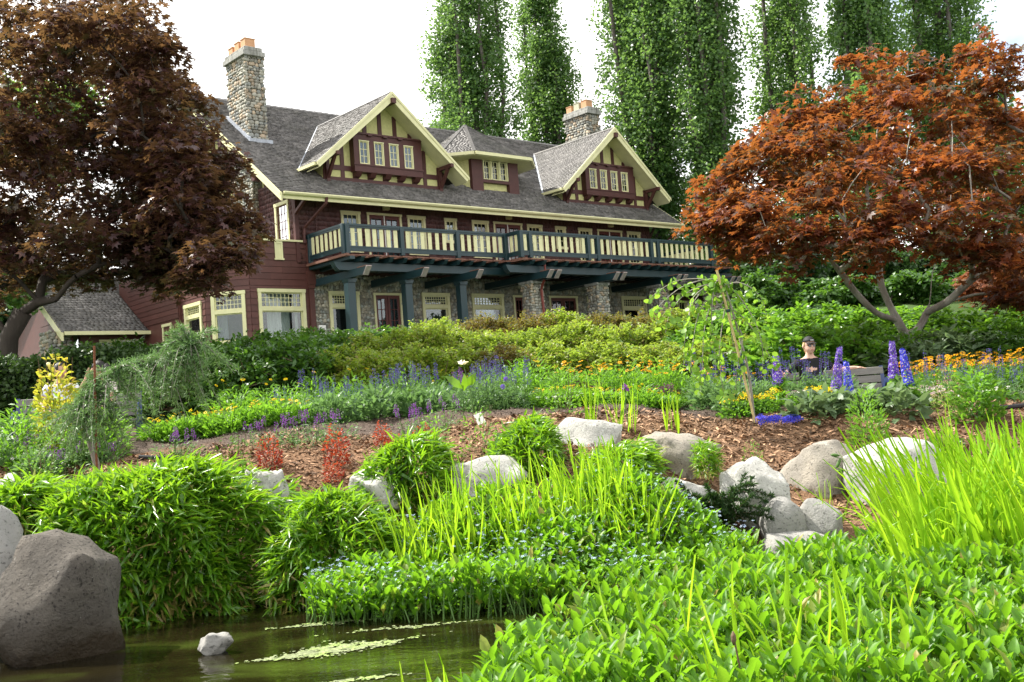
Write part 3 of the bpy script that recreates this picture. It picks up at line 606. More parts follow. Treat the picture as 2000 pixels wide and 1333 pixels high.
# inside the bay: curtain folds and a back wall
for k, (p0, p1) in enumerate((((20.0, 37.35), (20.95, 37.35)), ((21.05, 37.1), (21.3, 37.1)), ((18.35, 38.5), (18.75, 38.1)))):
    n_ = 26; pts = [np.array(p0) + (np.array(p1) - np.array(p0)) * i / n_ + np.array([0, 0.04 * math.sin(i * 1.6)]) for i in range(n_ + 1)]
    B().add([(p[0], p[1], 2.85) for p in pts] + [(p[0], p[1], 5.1) for p in pts], [(i, i + 1, n_ + 2 + i, n_ + 1 + i) for i in range(n_)]).build('curtain', K['curtain'], house, smooth=True)
B().box((18.2, 40.4, 2.8), (21.1, 40.5, 6.6)).build('room_wall', K['stucco'], house)
B().box((17.97, 38.2, 5.55), (21.1, 40.4, 5.65)).build('room_ceiling', K['white'], house)
# ---- balcony and pergola
VR_, VP_ = 34.12, 33.30
T = K['teal']
B().box((21.5, VR_ - .02, 6.03), (29.36, VW - .03, 6.15)).build('balcony_deck', K['brownboard'], house)
B().box((29.365, VP_ - .02, 6.03), (42.9, VW - .03, 6.15)).build('balcony_deck', K['brownboard'], house)
def rafters(u0, u1, vf, sp):
    u = u0
    while u < u1:
        B().prism([(u, vf, 5.99), (u, vf + .12, 5.86), (u, VW - .05, 5.86), (u, VW - .05, 6.025), (u, vf, 6.025)], (0.16, 0, 0)).build('rafter', T, house)
        B().box((u - .1, vf - .05, 6.028), (u + .26, vf + .34, 6.085)).build('rafter_cap', K['brownboard'], house)
        u += sp
rafters(22.05, 29.3, 33.75, 0.64); rafters(29.75, 43.0, 32.95, 0.635)
B().prism([(29.5, 32.95, 6.03), (29.36, 33.1, 6.03), (29.36, 33.9, 6.03), (29.5, 33.9, 6.03)], (0, 0, .09)).build('deck_edge_board', K['brownboard'], house)
B().box((21.42, 33.75, 6.03), (21.54, VW - .1, 6.12)).build('deck_edge_board', K['brownboard'], house)
B().box((21.55, 33.72, 5.90), (21.75, VW - .1, 6.02)).build('rafter', T, house)
def beam(u0, u1, v, z0, z1, w=.14):
    B().prism([(u0, v, z1), (u0 + .08, v, z0 + .12), (u0 + .2, v, z0), (u1, v, z0), (u1, v, z1)], (0, w, 0)).build('beam', T, house)
beam(21.15, 29.6, 34.20, 5.56, 5.855); beam(21.20, 29.6, 34.42, 5.56, 5.855)
beam(28.70, 43.2, 33.40, 5.56, 5.855); beam(28.78, 43.2, 33.62, 5.56, 5.855)
def outrigger(u, vf, w=.2):
    B().prism([(u, vf, 5.55), (u, vf + .26, 5.28), (u, VW - .06, 5.28), (u, VW - .06, 5.555), (u, vf, 5.555)], (w, 0, 0)).build('beam', T, house)
    a, b = np.array((u - .012, vf - .012, 5.57)), np.array((u - .012, vf + .25, 5.27))
    B().prism([a, b, b + (0, -.03, -.025), a + (0, -.03, -.025)], (w + .024, 0, 0)).build('beam_end_board', K['cap'], house)
    B().box((u - .012, vf - .01, 5.557), (u + w + .012, vf + .6, 5.585)).build('beam_cap', K['brownboard'], house)
for u in (21.78, 24.35, 27.0): outrigger(u, 33.05)
PIL = (30.55, 34.42, 38.45, 42.35)
for u in PIL: outrigger(u - .33, 32.45, .2); outrigger(u + .10, 32.45, .2)
for i, u in enumerate((21.88, 24.45, 27.10)):
    p = B().box((u - .16, 34.24, 2.78), (u + .16, 34.56, 5.12)); p.build('porch_post', T, house, bevel=.015)
    c_ = B().prism([(u - .17, 34.2, 5.12), (u + .17, 34.2, 5.12), (u + .22, 34.2, 5.26), (u - .22, 34.2, 5.26)], (0, .4, 0)); c_.build('post_cap', T, house)
for i, u in enumerate(PIL):
    p = B().prism([(u - .42, 33.6, 2.6), (u + .42, 33.6, 2.6), (u + .42, 34.4, 2.6), (u - .42, 34.4, 2.6)], (0, 0, .01))
    p.v = []; p.f = []
    w0, w1 = .36, .29
    lo = [(u - w0, 34 - w0, 2.6), (u + w0, 34 - w0, 2.6), (u + w0, 34 + w0, 2.6), (u - w0, 34 + w0, 2.6)]; hi = [(u - w1, 34 - w1, 5.16), (u + w1, 34 - w1, 5.16), (u + w1, 34 + w1, 5.16), (u - w1, 34 + w1, 5.16)]
    p.add(lo + hi, [(3, 2, 1, 0), (4, 5, 6, 7), (0, 1, 5, 4), (1, 2, 6, 5), (2, 3, 7, 6), (3, 0, 4, 7)])
    pl_ = p.build('pillar', K['mortar'], house)
    for (zz0, zz1, sg) in ((2.65, 3.7, False), (3.7, 5.14, True)):
        h_ = w0 + (w1 - w0) * ((zz0 + zz1) / 2 - 2.6) / 2.56
        clad(Fr((u - h_, 34 - h_), (1, 0), (0, -1)), 0, 2 * h_, zz0, zz1, pl_, sg, sw=.175, sh=.12, dep=.055, d=-.005)
        clad(Fr((u - h_, 34 - h_), (0, 1), (-1, 0)), 0, 2 * h_, zz0, zz1, pl_, sg, sw=.175, sh=.12, dep=.055, d=-.005)
        clad(Fr((u + h_, 34 - h_), (0, 1), (1, 0)), 0, 2 * h_, zz0, zz1, pl_, False, sw=.175, sh=.12, dep=.055, d=-.005)
    B().box((u - .40, 33.60, 5.16), (u + .40, 34.40, 5.275)).build('pillar_cap', K['conc'], pl_, bevel=.015)
B().tube([(30.62, 33.18, 6.02), (30.62, 33.18, 5.55)], .05, 6).build('drainpipe', K['red'], house)
B().tube([(30.66, 33.3, 5.27), (30.66, 33.45, 5.1), (30.68, 33.56, 4.9), (30.72, 33.5, 2.8)], .06, 6).build('drainpipe', K['red'], house)
# railings
def rail_run(p, q, posts, nb, first=True):
    """p, q (u, v) ends; posts at the given places; nb boards between posts"""
    p, q = np.array(p, float), np.array(q, float); d = q - p; L = np.linalg.norm(d); d /= L
    n = np.array([d[1], -d[0]])
    F = Fr(p, d, n)
    rl = B(); fbox(rl, F, 0, L, 7.20, 7.28, -.075, .075); fbox(rl, F, 0, L, 7.13, 7.199, -.03, .05)
    r = rl.build('railing', T, house)
    br = B(); fbox(br, F, 0, L, 6.40, 6.45, -.06, .065); fbox(br, F, 0, L, 6.26, 6.399, -.03, .05); br.build('bottom_rail', T, r)
    for x in posts:
        pm = B(); fbox(pm, F, x - .085, x + .085, 6.16, 7.27, -.09, .086); pm.build('railing_post', T, r, bevel=.01)
    return r, F
def balusters(r, F, a0, a1, n):
    pitch = (a1 - a0) / n; w = min(.165, pitch * .62)
    for i in range(n):
        c = a0 + pitch * (i + .5) + random.uniform(-.006, .006)
        m_ = B(); h = w / 2
        # board with a small cut-out near its top
        z0, z1, s0, s1 = 6.45, 7.13, 6.985, 7.015
        fbox(m_, F, c - h, c + h, z0, s0, -.012, .012); fbox(m_, F, c - h, c + h, s1, z1, -.012, .012); fbox(m_, F, c - h, c - h * .45, s0, s1, -.012, .012); fbox(m_, F, c + h * .45, c + h, s0, s1, -.012, .012)
        fbox(m_, F, c - h * .45, c + h * .45, s0 + .001, s1 - .001, -.011, -.009)
        m_.build('baluster', K['cream'], r)
r, F = rail_run((21.62, 36.65), (21.62, VR_), [.0, 2.46], 7)
balusters(r, F, .1, 2.38, 7)
r, F = rail_run((21.62, VR_), (29.45, VR_), [.09, 2.53, 5.23, 7.75], 7)
for a, b in ((.2, 2.42), (2.64, 5.12), (5.34, 7.64)): balusters(r, F, a, b, 7)
r, F = rail_run((29.47, VR_ - .1), (29.47, VP_), [.74], 2)
balusters(r, F, .02, .62, 2)
r, F = rail_run((29.47, VP_), (41.9, VP_), [.0, .51, 3.87, 4.45, 7.9, 8.34, 12.14], 8)
for a, b, n in ((.1, .42, 1), (.61, 3.77, 9), (3.97, 4.35, 1), (4.55, 7.8, 9), (8.0, 8.24, 1), (8.44, 12.0, 10)): balusters(r, F, a, b, n)
r, F = rail_run((41.8, VP_), (41.8, VW), [3.3], 8)
balusters(r, F, .2, 3.2, 9)
# ---- chairs seen through the bay window
def chair(u, v, rz, label):
    c = empty('chair', hw(u, v, 2.8), H_RZ + rz); tag(c, label, 'chair', 'chairs in the bay room')
    m_ = MB().box((-.22, -.22, .42), (.22, .22, .46)); m_.build('seat', K['wood'], c, bevel=.01)
    MB().prism([(-.21, .19, .72), (.21, .19, .72), (.23, .19, .95), (.1, .19, .99), (-.1, .19, .99), (-.23, .19, .95)], (0, .03, 0)).build('backrest', K['wood'], c)
    for x in (-.19, .19):
        MB().box((x - .018, .185, 0), (x + .018, .215, .9)).build('leg', K['wood'], c); MB().box((x - .018, -.2, 0), (x + .018, -.17, .42)).build('leg', K['wood'], c)
chair(19.75, 37.5, 0.3, 'brown wooden chair behind the front window of the bay'); chair(18.75, 38.35, 0.8, 'brown wooden chair behind the angled bay window')
# ================================================================== low wing on the left
wing = empty('garden_wing', hw(16.5, 45, 1.7), H_RZ); tag(wing, 'low single-storey wing with mossy shingle roof and stone chimney breast below the purple maple', 'building', kind='thing')
WO = np.array([16.5, 45.0, 1.7])
_HO, HO = HO, WO
VE2, ZE2, T2 = 43.0, 4.24, 0.62
wr = B().prism([(14.3, VE2, ZE2), (14.3, 47.6, ZE2 + T2 * 4.6), (14.3, 47.6, ZE2 + T2 * 4.6 - .15), (14.3, VE2, ZE2 - .13)], (4.3, 0, 0)).build('roof', K['roofdeck'], wing)
up2 = np.array([0, 1, T2]); L2 = 4.6 * np.linalg.norm(up2); up2 /= np.linalg.norm(up2); n2 = np.array([0, -T2, 1]); n2 /= np.linalg.norm(n2)
shingles('shingle_courses', (0, VE2 - .05, ZE2 - .03), (1, 0, 0), up2, n2, [(14.25, 0), (17.7, 0), (17.7, L2), (14.25, L2)], K['rshingle'], wr, .17, (.12, .26), .03)
B().prism([(14.3, 47.61, ZE2 + T2 * 4.6), (14.3, 52, ZE2), (14.3, 52, ZE2 - .1), (14.3, 47.61, ZE2 + T2 * 4.6 - .15)], (3.4, 0, 0)).build('rear_slope', K['rshingle'], wing)
B().prism([(14.32, VE2 - .1, ZE2 - .05), (14.32, 47.6, ZE2 + T2 * 4.6 + .01), (14.32, 47.6, ZE2 + T2 * 4.6 - .34), (14.32, VE2 - .1, ZE2 - .36)], (-.09, 0, 0)).build('bargeboard', K['cream'], wing)
B().box((14.35, VE2 - .16, ZE2 - .14), (17.74, VE2 - .02, ZE2)).build('gutter', K['cream'], wing)
Fw2 = Fr((14.6, 43.7), (1, 0), (0, -1)); wall('wall', Fw2, 0.6, 3.13, 1.6, 4.5, [(1.35, 3.0, 2.7, 3.98)], K['siding'], parent=wing)
z = 1.7
while z < 4.3:
    for c in wall_cells(.61, 3.13, z, z + .22, [(1.35, 3.0, 2.6, 4.0)]): m_ = B(); fbox(m_, Fw2, c[0], c[1], c[2] + .003, c[3] - .003, .002, .03); m_.build('board', K['siding'], wing)
    z += .223
for k in range(3): window(Fw2, 1.36 + k * .55, 1.36 + k * .55 + .54, 2.7, 3.97, 2, 3, casing=.07, parent=wing, back=K['curtain'], proud=.05)
gw = B().prism([(14.75, 43.7, 1.6), (14.75, 51, 1.6), (14.75, 51, 4.5), (14.75, 47.6, 6.9), (14.75, 43.7, 4.5)], (.2, 0, 0)).build('gable_wall', K['siding'], wing)  # siding colour darkens this cream gable in place of its shade
for k in range(9): B().box((14.70, 44.6, 2.4 + .3 * k), (14.75, 46.8, 2.68 + .3 * k)).build('board', K['cream'] if k in (2, 3, 5) else K['siding'], wing)  # cream boards stand for the lit panels, siding-coloured ones for shaded cream
sc_ = B().box((14.05, 43.5, 1.6), (14.7, 44.7, 4.3)).build('chimney_breast', K['mortar'], wing)
clad(Fr((14.0, 43.45), (1, 0), (0, -1)), 0, .75, 1.8, 4.25, sc_, True, sw=.22, sh=.15, d=-.01, org=WO); clad(Fr((14.0, 43.45), (0, 1), (-1, 0)), 0, 1.25, 1.8, 4.25, sc_, True, sw=.22, sh=.15, d=-.01, org=WO)
# ================================================================== right extension beyond the porch
ext = empty('sunroom_wing', hw(44.5, 38, 2.7), H_RZ); tag(ext, 'brown sun room with a band of cream windows behind the weeping sapling', 'building', kind='thing')
HO = np.array([44.5, 38.0, 2.7])
Fe = Fr((41.4, 37.4), (1, 0), (0, -1))
wall('wall', Fe, 0, 6.0, 2.6, 5.6, [(.5 + k * .62, 1.04 + k * .62, 3.6, 5.0) for k in range(8)], K['siding'], parent=ext)
for k in range(8): window(Fe, .48 + k * .62, 1.06 + k * .62, 3.6, 5.02, 2, 3, casing=.06, parent=ext, back=K['room'])
B().box((41.4, 37.7, 2.6), (41.6, 44, 5.6)).build('wall', K['siding'], ext); B().box((47.2, 37.6, 2.6), (47.4, 44, 5.6)).build('wall', K['siding'], ext)
er = B().prism([(41.0, 36.6, 5.35), (47.9, 36.6, 5.35), (47.0, 40.5, 7.6), (41.9, 40.5, 7.6)], (0, .1, -.14)).build('roof', K['roofdeck'], ext)
ue = np.array([0, 3.9, 2.25]); Le = np.linalg.norm(ue); ue /= Le; ne = np.array([0, -2.25, 3.9]); ne /= np.linalg.norm(ne)
shingles('shingle_courses', (0, 36.58, 5.345), (1, 0, 0), ue, ne, [(41.0, 0), (47.9, 0), (47.0, Le), (41.9, Le)], K['rshingle'], er, .16, (.12, .24), .028)
B().prism([(47.9, 36.6, 5.35), (47.9, 44, 5.35), (47.0, 40.5, 7.6)], (-.1, 0, -.1)).build('hip_slope', K['rshingle'], ext)
B().box((41.0, 36.45, 5.2), (47.9, 36.58, 5.34)).build('gutter', K['cream'], ext)
HO = _HO
# ================================================================== GROUND, POND
def sstep(a, b, x): t = np.clip((x - a) / (b - a), 0, 1); return t * t * (3 - 2 * t)
_PY = np.array([-30, -5, 0.5, 2.6, 3.6, 8.0, 8.8, 9.4, 10, 11, 12, 13, 14, 16, 17.5, 19, 24, 30, 35, 60, 900.])
_PZ = np.array([1.0, .9, .45, .05, -.4, -.4, -.14, .12, .42, .86, 1.16, 1.38, 1.5, 1.57, 1.72, 1.95, 2.8, 3.7, 4.15, 4.2, 4.2])
def H(x, y):
    x, y = np.asarray(x, float), np.asarray(y, float)
    yy = y + 0.55 * np.exp(-((x - .2) / 1.7) ** 2) * (y > 3) + 0.12 * np.sin(x * 1.9 + 1) - 0.38 * np.exp(-((x + 2.2) / 1.3) ** 2) * (y > 8) * (1 - sstep(10.5, 12, y)) - 0.65 * sstep(.9, 2.2, x) * (1 - sstep(11.3, 13.2, y)) * (y > 8)
    z = np.interp(yy, _PY, _PZ)
    band = sstep(11.2, 14, y) * (1 - sstep(17, 24, y))
    z = z - 0.055 * np.clip(x, 0, 8) * band
    z = z - 0.30 * np.exp(-(((x - 4.5) / 1.8) ** 2 + ((y - 15.7) / 1.1) ** 2)) - 0.18 * np.exp(-(((x + 6.3) / 1.6) ** 2 + ((y - 16) / 1.2) ** 2))
    z = z + (0.025 * np.sin(x * 3.1 + y * 1.7) + 0.02 * np.sin(x * 5.3 - y * 4.1) + .012 * np.sin(x * 11 + y * 9)) * (y > 9)
    return z
xs = np.unique(np.concatenate([np.linspace(-300, -14, 20), np.linspace(-14, 14, 190), np.linspace(14, 300, 20)]))
ys = np.unique(np.concatenate([np.linspace(-30, 2, 14), np.linspace(2, 8, 25), np.linspace(8, 20, 120), np.linspace(20, 60, 60), np.linspace(60, 800, 25)]))
X, Y = np.meshgrid(xs, ys); Zg = H(X, Y); nx_, ny_ = len(xs), len(ys)
idx = np.arange(nx_ * ny_).reshape(ny_, nx_)
q = np.stack([idx[:-1, :-1], idx[:-1, 1:], idx[1:, 1:], idx[1:, :-1]], -1).reshape(-1, 4)
def ground_mat():
    m, t, b, out = _nodes('garden_soil_mulch_and_grass')
    tc = t.nodes.new('ShaderNodeTexCoord'); sp = t.nodes.new('ShaderNodeSeparateXYZ'); t.links.new(tc.outputs['Object'], sp.inputs[0])
    def noise(s, d=6, st=None):
        n = t.nodes.new('ShaderNodeTexNoise'); n.inputs['Scale'].default_value = s; n.inputs['Detail'].default_value = d; t.links.new(tc.outputs['Object'], n.inputs['Vector']); return n.outputs['Fac']
    def math_(op, a, b_): n = t.nodes.new('ShaderNodeMath'); n.operation = op
    nb = noise(1.3); add = t.nodes.new('ShaderNodeMath'); add.operation = 'MULTIPLY_ADD'; add.inputs[1].default_value = 1.6; t.links.new(nb, add.inputs[0]); t.links.new(sp.outputs['Y'], add.inputs[2])
    def ramp(src, p, cols):
        mr = t.nodes.new('ShaderNodeMapRange'); mr.inputs[1].default_value = p[0]; mr.inputs[2].default_value = p[-1]; t.links.new(src, mr.inputs[0])
        r = t.nodes.new('ShaderNodeValToRGB'); e = r.color_ramp.elements
        while len(e) < len(cols): e.new(.5)
        for i, c in enumerate(cols): e[i].position = (p[i] - p[0]) / (p[-1] - p[0]); e[i].color = (*c, 1)
        t.links.new(mr.outputs[0], r.inputs[0]); return r.outputs[0]
    mud, mul, soil, grass = (.035, .03, .018), (.165, .098, .058), (.085, .064, .052), (.05, .085, .025)
    zone = ramp(add.outputs[0], [0, 10.2, 10.9, 13.35, 13.75, 18.0, 18.4, 40], [mud, mud, mul, mul, soil, soil, grass, grass])
    n2 = noise(55, 4); mr = t.nodes.new('ShaderNodeMapRange'); mr.inputs[1].default_value = .3; mr.inputs[2].default_value = .7; mr.inputs[3].default_value = .45; mr.inputs[4].default_value = 1.6; t.links.new(n2, mr.inputs[0])
    vm = t.nodes.new('ShaderNodeVectorMath'); vm.operation = 'SCALE'; t.links.new(zone, vm.inputs[0]); t.links.new(mr.outputs[0], vm.inputs['Scale']); t.links.new(vm.outputs[0], b.inputs['Base Color'])
    b.inputs['Roughness'].default_value = .95; b.inputs['Specular IOR Level'].default_value = .1
    bp = t.nodes.new('ShaderNodeBump'); bp.inputs['Strength'].default_value = .9; bp.inputs['Distance'].default_value = .03; t.links.new(noise(38, 8), bp.inputs['Height']); t.links.new(bp.outputs[0], b.inputs['Normal'])
    return m
g = link('ground', mesh_np('ground', np.stack([X, Y, Zg], -1).reshape(-1, 3), [q], ground_mat(), smooth=True)); tag(g, 'sloping garden ground with dark soil and bark mulch', 'ground', kind='structure')
# water
def water_mat():
    m, t, b, out = _nodes('murky_pond_water')
    tc = t.nodes.new('ShaderNodeTexCoord'); mp = t.nodes.new('ShaderNodeMapping'); mp.inputs['Scale'].default_value = (1, 2.4, 1); t.links.new(tc.outputs['Object'], mp.inputs[0])
    n = t.nodes.new('ShaderNodeTexNoise'); n.inputs['Scale'].default_value = .8; n.inputs['Detail'].default_value = 6; n.inputs['Distortion'].default_value = .6; t.links.new(mp.outputs[0], n.inputs['Vector'])
    r = t.nodes.new('ShaderNodeValToRGB'); e = r.color_ramp.elements; e[0].position = .35; e[0].color = (.006, .005, .002, 1); e[1].position = .68; e[1].color = (.034, .046, .008, 1); x = e.new(.52); x.color = (.011, .009, .003, 1); t.links.new(n.outputs['Fac'], r.inputs[0]); t.links.new(r.outputs[0], b.inputs['Base Color'])
    b.inputs['Roughness'].default_value = .04; b.inputs['IOR'].default_value = 1.33; b.inputs['Specular IOR Level'].default_value = .5
    n2 = t.nodes.new('ShaderNodeTexNoise'); n2.inputs['Scale'].default_value = 5; n2.inputs['Detail'].default_value = 3; n2.inputs['Distortion'].default_value = .8; t.links.new(mp.outputs[0], n2.inputs['Vector'])
    bp = t.nodes.new('ShaderNodeBump'); bp.inputs['Strength'].default_value = .10; bp.inputs['Distance'].default_value = .05; t.links.new(n2.outputs['Fac'], bp.inputs['Height']); t.links.new(bp.outputs[0], b.inputs['Normal'])
    return m
w_ = link('water', mesh_np('water', [(-30, 2, 0), (30, 2, 0), (30, 10.4, 0), (-30, 10.4, 0)], [[[0, 1, 2, 3]]], water_mat())); tag(w_, 'still murky pond water with green reflections', 'water', kind='structure')
# bark chips
def chips(n, x0, x1, y0, y1, L, mats, name, label, keep):
    P = np.stack([rng.uniform(x0, x1, n), rng.uniform(y0, y1, n)], 1); P = P[keep(P)]; n = len(P)
    z = H(P[:, 0], P[:, 1]) + .006; a = rng.uniform(0, 6.28, n); l = L * rng.uniform(.4, 1.3, n); wd = l * rng.uniform(.18, .4, n); tl = rng.normal(0, .3, n); t2 = rng.normal(0, .35, n)
    D = np.stack([np.cos(a), np.sin(a), tl], 1); S = np.stack([-np.sin(a), np.cos(a), t2], 1); C = np.column_stack([P, z + l * np.abs(tl) * .5])
    V = np.stack([C - D * l[:, None] / 2 - S * wd[:, None] / 2, C + D * l[:, None] / 2 - S * wd[:, None] / 2, C + D * l[:, None] / 2 + S * wd[:, None] / 2, C - D * l[:, None] / 2 + S * wd[:, None] / 2], 1).reshape(-1, 3)
    f = np.arange(n)[:, None] * 4 + np.arange(4)[None]
    o = link(name, mesh_np(name, V, [f], mats, np.repeat(rng.random(n), 4))); return tag(o, label, 'mulch', kind='stuff')
K['chip'] = mat('bark_chip', (.25, .150, .088), .8, .3, 30, .1, rnd=.75)
chips(34000, -6.5, 8, 10.2, 13.4, .055, K['chip'], 'bark_mulch', 'reddish brown bark chips spread over the bank above the rocks', lambda P: (P[:, 1] < 12.75 + .35 * np.sin(P[:, 0] * 1.7) + .1 * np.maximum(0, P[:, 0])))
K['crumb'] = mat('soil_crumb', (.10, .075, .058), .95, .3, 30, .1, rnd=.7)
chips(16000, -6.5, 6, 12.5, 15.0, .03, K['crumb'], 'soil_crumbs', 'small dark crumbs of soil in the bare flower bed', lambda P: (P[:, 1] > 12.6 + .35 * np.sin(P[:, 0] * 1.7)))
# ================================================================== ROCKS
from mathutils import noise as mnoise
import bmesh
def rock(p_lo, p_hi, depth, label, m, thick=0.8, seed=0, base_z=None, cuts=5, lump=0.16, name='rock', power=1.0):
    """p_lo/p_hi: photo pixels of the stone's box; depth in metres"""
    a, b = W(p_lo[0], p_hi[1], depth), W(p_hi[0], p_lo[1], depth)
    c = (a + b) / 2; w = abs(b[0] - a[0]) / 2; h = abs(b[2] - a[2]) / 2
    r = np.random.default_rng(seed)
    bm = bmesh.new(); bmesh.ops.create_icosphere(bm, subdivisions=4, radius=1)
    V = np.array([v.co[:] for v in bm.verts])
    if cuts > 2: V = np.sign(V) * np.abs(V) ** .8
    for k in range(cuts * 2 + 3):
        n = r.normal(size=3); n /= np.linalg.norm(n); dcut = r.uniform(.58, .86)
        s = V @ n; V = V - np.outer(np.clip(s - dcut, 0, None) * (.97 if cuts > 2 else .8), n)
    o3 = r.uniform(-50, 50, 3)
    for i, p in enumerate(V):
        q_ = Vector(p * 1.3 + o3); d = mnoise.fractal(q_, 1.0, 2.0, 5) * lump + mnoise.fractal(Vector(p * 4 + o3), .9, 2.1, 6) * (.05 if cuts > 2 else .02)
        V[i] = p * (1 + d)
    mx, mn = V.max(0), V.min(0); V = (V - (mx + mn) / 2) / ((mx - mn) / 2)
    lo = c[2] - h; gz = base_z if base_z is not None else min(float(H(c[0], c[1])) - .06, lo)
    hz = (c[2] + h - gz) / 2
    V = V * np.array([w, w * thick, hz]); bm.free()
    bm = bmesh.new(); bmesh.ops.create_icosphere(bm, subdivisions=4, radius=1)
    for v, p in zip(bm.verts, V): v.co = p + np.array([0, 0, hz])
    me = bpy.data.meshes.new(name); bm.to_mesh(me); bm.free(); me.materials.append(m)
    for p in me.polygons: p.use_smooth = True
    o = link(name, me); o.location = (c[0], c[1] + w * thick * .3, gz); o.rotation_euler = (0, 0, 0)
    return tag(o, label, 'rock', 'garden rocks round the pond')
def rockmat(name, base, c2, dark, lich=0.55, wet=None, rough_d=.03):
    m, t, b, out = _nodes(name)
    tc = t.nodes.new('ShaderNodeTexCoord')
    def nz(s, d=8, r=.6): n = t.nodes.new('ShaderNodeTexNoise'); n.inputs['Scale'].default_value = s; n.inputs['Detail'].default_value = d; n.inputs['Roughness'].default_value = r; t.links.new(tc.outputs['Object'], n.inputs['Vector']); return n.outputs['Fac']
    def rp(src, p0, p1): r = t.nodes.new('ShaderNodeValToRGB'); r.color_ramp.elements[0].position = p0; r.color_ramp.elements[1].position = p1; t.links.new(src, r.inputs[0]); return r.outputs[0]
    def mix(f, a, b_):
        x = t.nodes.new('ShaderNodeMix'); x.data_type = 'RGBA'
        t.links.new(f, x.inputs['Factor'])
        for k, v in (('A', a), ('B', b_)):
            if isinstance(v, tuple): x.inputs[k].default_value = (*v, 1)
            else: t.links.new(v, x.inputs[k])
        return x.outputs['Result']
    c = mix(rp(nz(3.2), .42, .62), base, c2); c = mix(rp(nz(38, 4), .56, .66), c, dark); c = mix(rp(nz(11, 10, .7), lich, lich + .06), c, (.50, .50, .46))
    if wet:
        sp = t.nodes.new('ShaderNodeSeparateXYZ'); t.links.new(tc.outputs['Object'], sp.inputs[0])
        ad = t.nodes.new('ShaderNodeMath'); ad.operation = 'MULTIPLY_ADD'; ad.inputs[1].default_value = -.5; t.links.new(nz(2.5), ad.inputs[0]); t.links.new(sp.outputs['Z'], ad.inputs[2])
        f = rp(ad.outputs[0], wet - .12, wet + .1); c = mix(f, (.035, .024, .012), c)
        ro = t.nodes.new('ShaderNodeMapRange'); ro.inputs[3].default_value = .35; ro.inputs[4].default_value = .85; t.links.new(f, ro.inputs[0]); t.links.new(ro.outputs[0], b.inputs['Roughness'])
    else: b.inputs['Roughness'].default_value = .85
    t.links.new(c, b.inputs['Base Color']); b.inputs['Specular IOR Level'].default_value = .25
    bp = t.nodes.new('ShaderNodeBump'); bp.inputs['Strength'].default_value = .8; bp.inputs['Distance'].default_value = rough_d; t.links.new(nz(14, 12, .72), bp.inputs['Height']); t.links.new(bp.outputs[0], b.inputs['Normal'])
    return m
K['granite'] = rockmat('pale_granite', (.42, .41, .38), (.33, .325, .30), (.17, .165, .15))
K['granite2'] = rockmat('brownish_granite', (.30, .27, .225), (.24, .22, .19), (.13, .12, .10), .62)
K['boulder'] = rockmat('wet_boulder', (.135, .120, .102), (.100, .090, .078), (.035, .031, .028), .66, wet=.40, rough_d=.09)
K['pebble'] = rockmat('grey_river_boulder', (.26, .255, .24), (.30, .29, .26), (.12, .12, .11), .68)
rock((-20, 1030), (212, 1290), 7.75, 'big dark weathered boulder standing in the water under the waterfall edge', K['boulder'], .75, 43, base_z=-.42, cuts=10, lump=.15, name='boulder')
rock((-150, 985), (40, 1062), 8.1, 'grey boulder resting above the big dark boulder at the picture edge', K['pebble'], .9, 5, cuts=5)
rock((-210, 1055), (-2, 1330), 8.0, 'added dark boulder beyond the picture edge, put there to darken the waterfall gap', K['boulder'], .9, 6, base_z=-.42, name='boulder')  # boulder added past the edge only to make the gap there dark
rock((-60, 922), (48, 975), 9.9, 'small pale rock peeping out behind the big bamboo clump', K['granite'], .8, 7)
rock((478, 910), (560, 985), 10.2, 'small rounded pale rock between bamboo and red-leaved shrubs', K['granite'], .8, 8)
rock((672, 893), (815, 985), 10.3, 'pale rock half hidden by bamboo near the yellow iris', K['granite'], .8, 9)
rock((850, 884), (1030, 1010), 10.35, 'large rounded speckled grey rock behind the iris blades', K['granite'], .8, 10, lump=.1)
rock((1046, 808), (1216, 985), 11.2, 'tall pale rounded rock between two bamboo clumps', K['granite'], .8, 11, lump=.12)
rock((1248, 834), (1412, 955), 11.0, 'broad flat-topped grey rock with a bamboo tuft at its corner', K['granite2'], .8, 12, cuts=7)
rock((1265, 926), (1400, 1010), 10.2, 'low pale rock under the small dark conifer', K['granite'], .8, 13)
rock((1415, 890), (1536, 1030), 10.2, 'bright white granite rock leaning towards the pond', K['granite'], .7, 14, cuts=8, lump=.08)
rock((1524, 854), (1694, 1000), 10.8, 'brownish granite rock between two white rocks', K['granite2'], .75, 15, cuts=7)
rock((1660, 846), (1868, 1020), 10.5, 'largest white rock with a pointed top behind the tall iris', K['granite'], .75, 16, cuts=8)
rock((1488, 968), (1572, 1058), 9.95, 'round grey boulder below the leaning white rock', K['pebble'], .9, 17, cuts=0, lump=.06)
rock((1560, 970), (1646, 1060), 10.0, 'round speckled boulder beside the round grey one', K['pebble'], .9, 18, cuts=1, lump=.07)
rock((1470, 1036), (1625, 1090), 9.6, 'flat stone slab at the water edge below the round boulders', K['pebble'], .7, 19, cuts=6)
rock((384, 1234), (456, 1268), 7.55, 'small pale stone breaking the pond surface', K['pebble'], .6, 20, base_z=-.05)
rock((1810, 868), (1836, 884), 11.6, 'fist-sized white stone lying on the mulch', K['granite'], .8, 21)
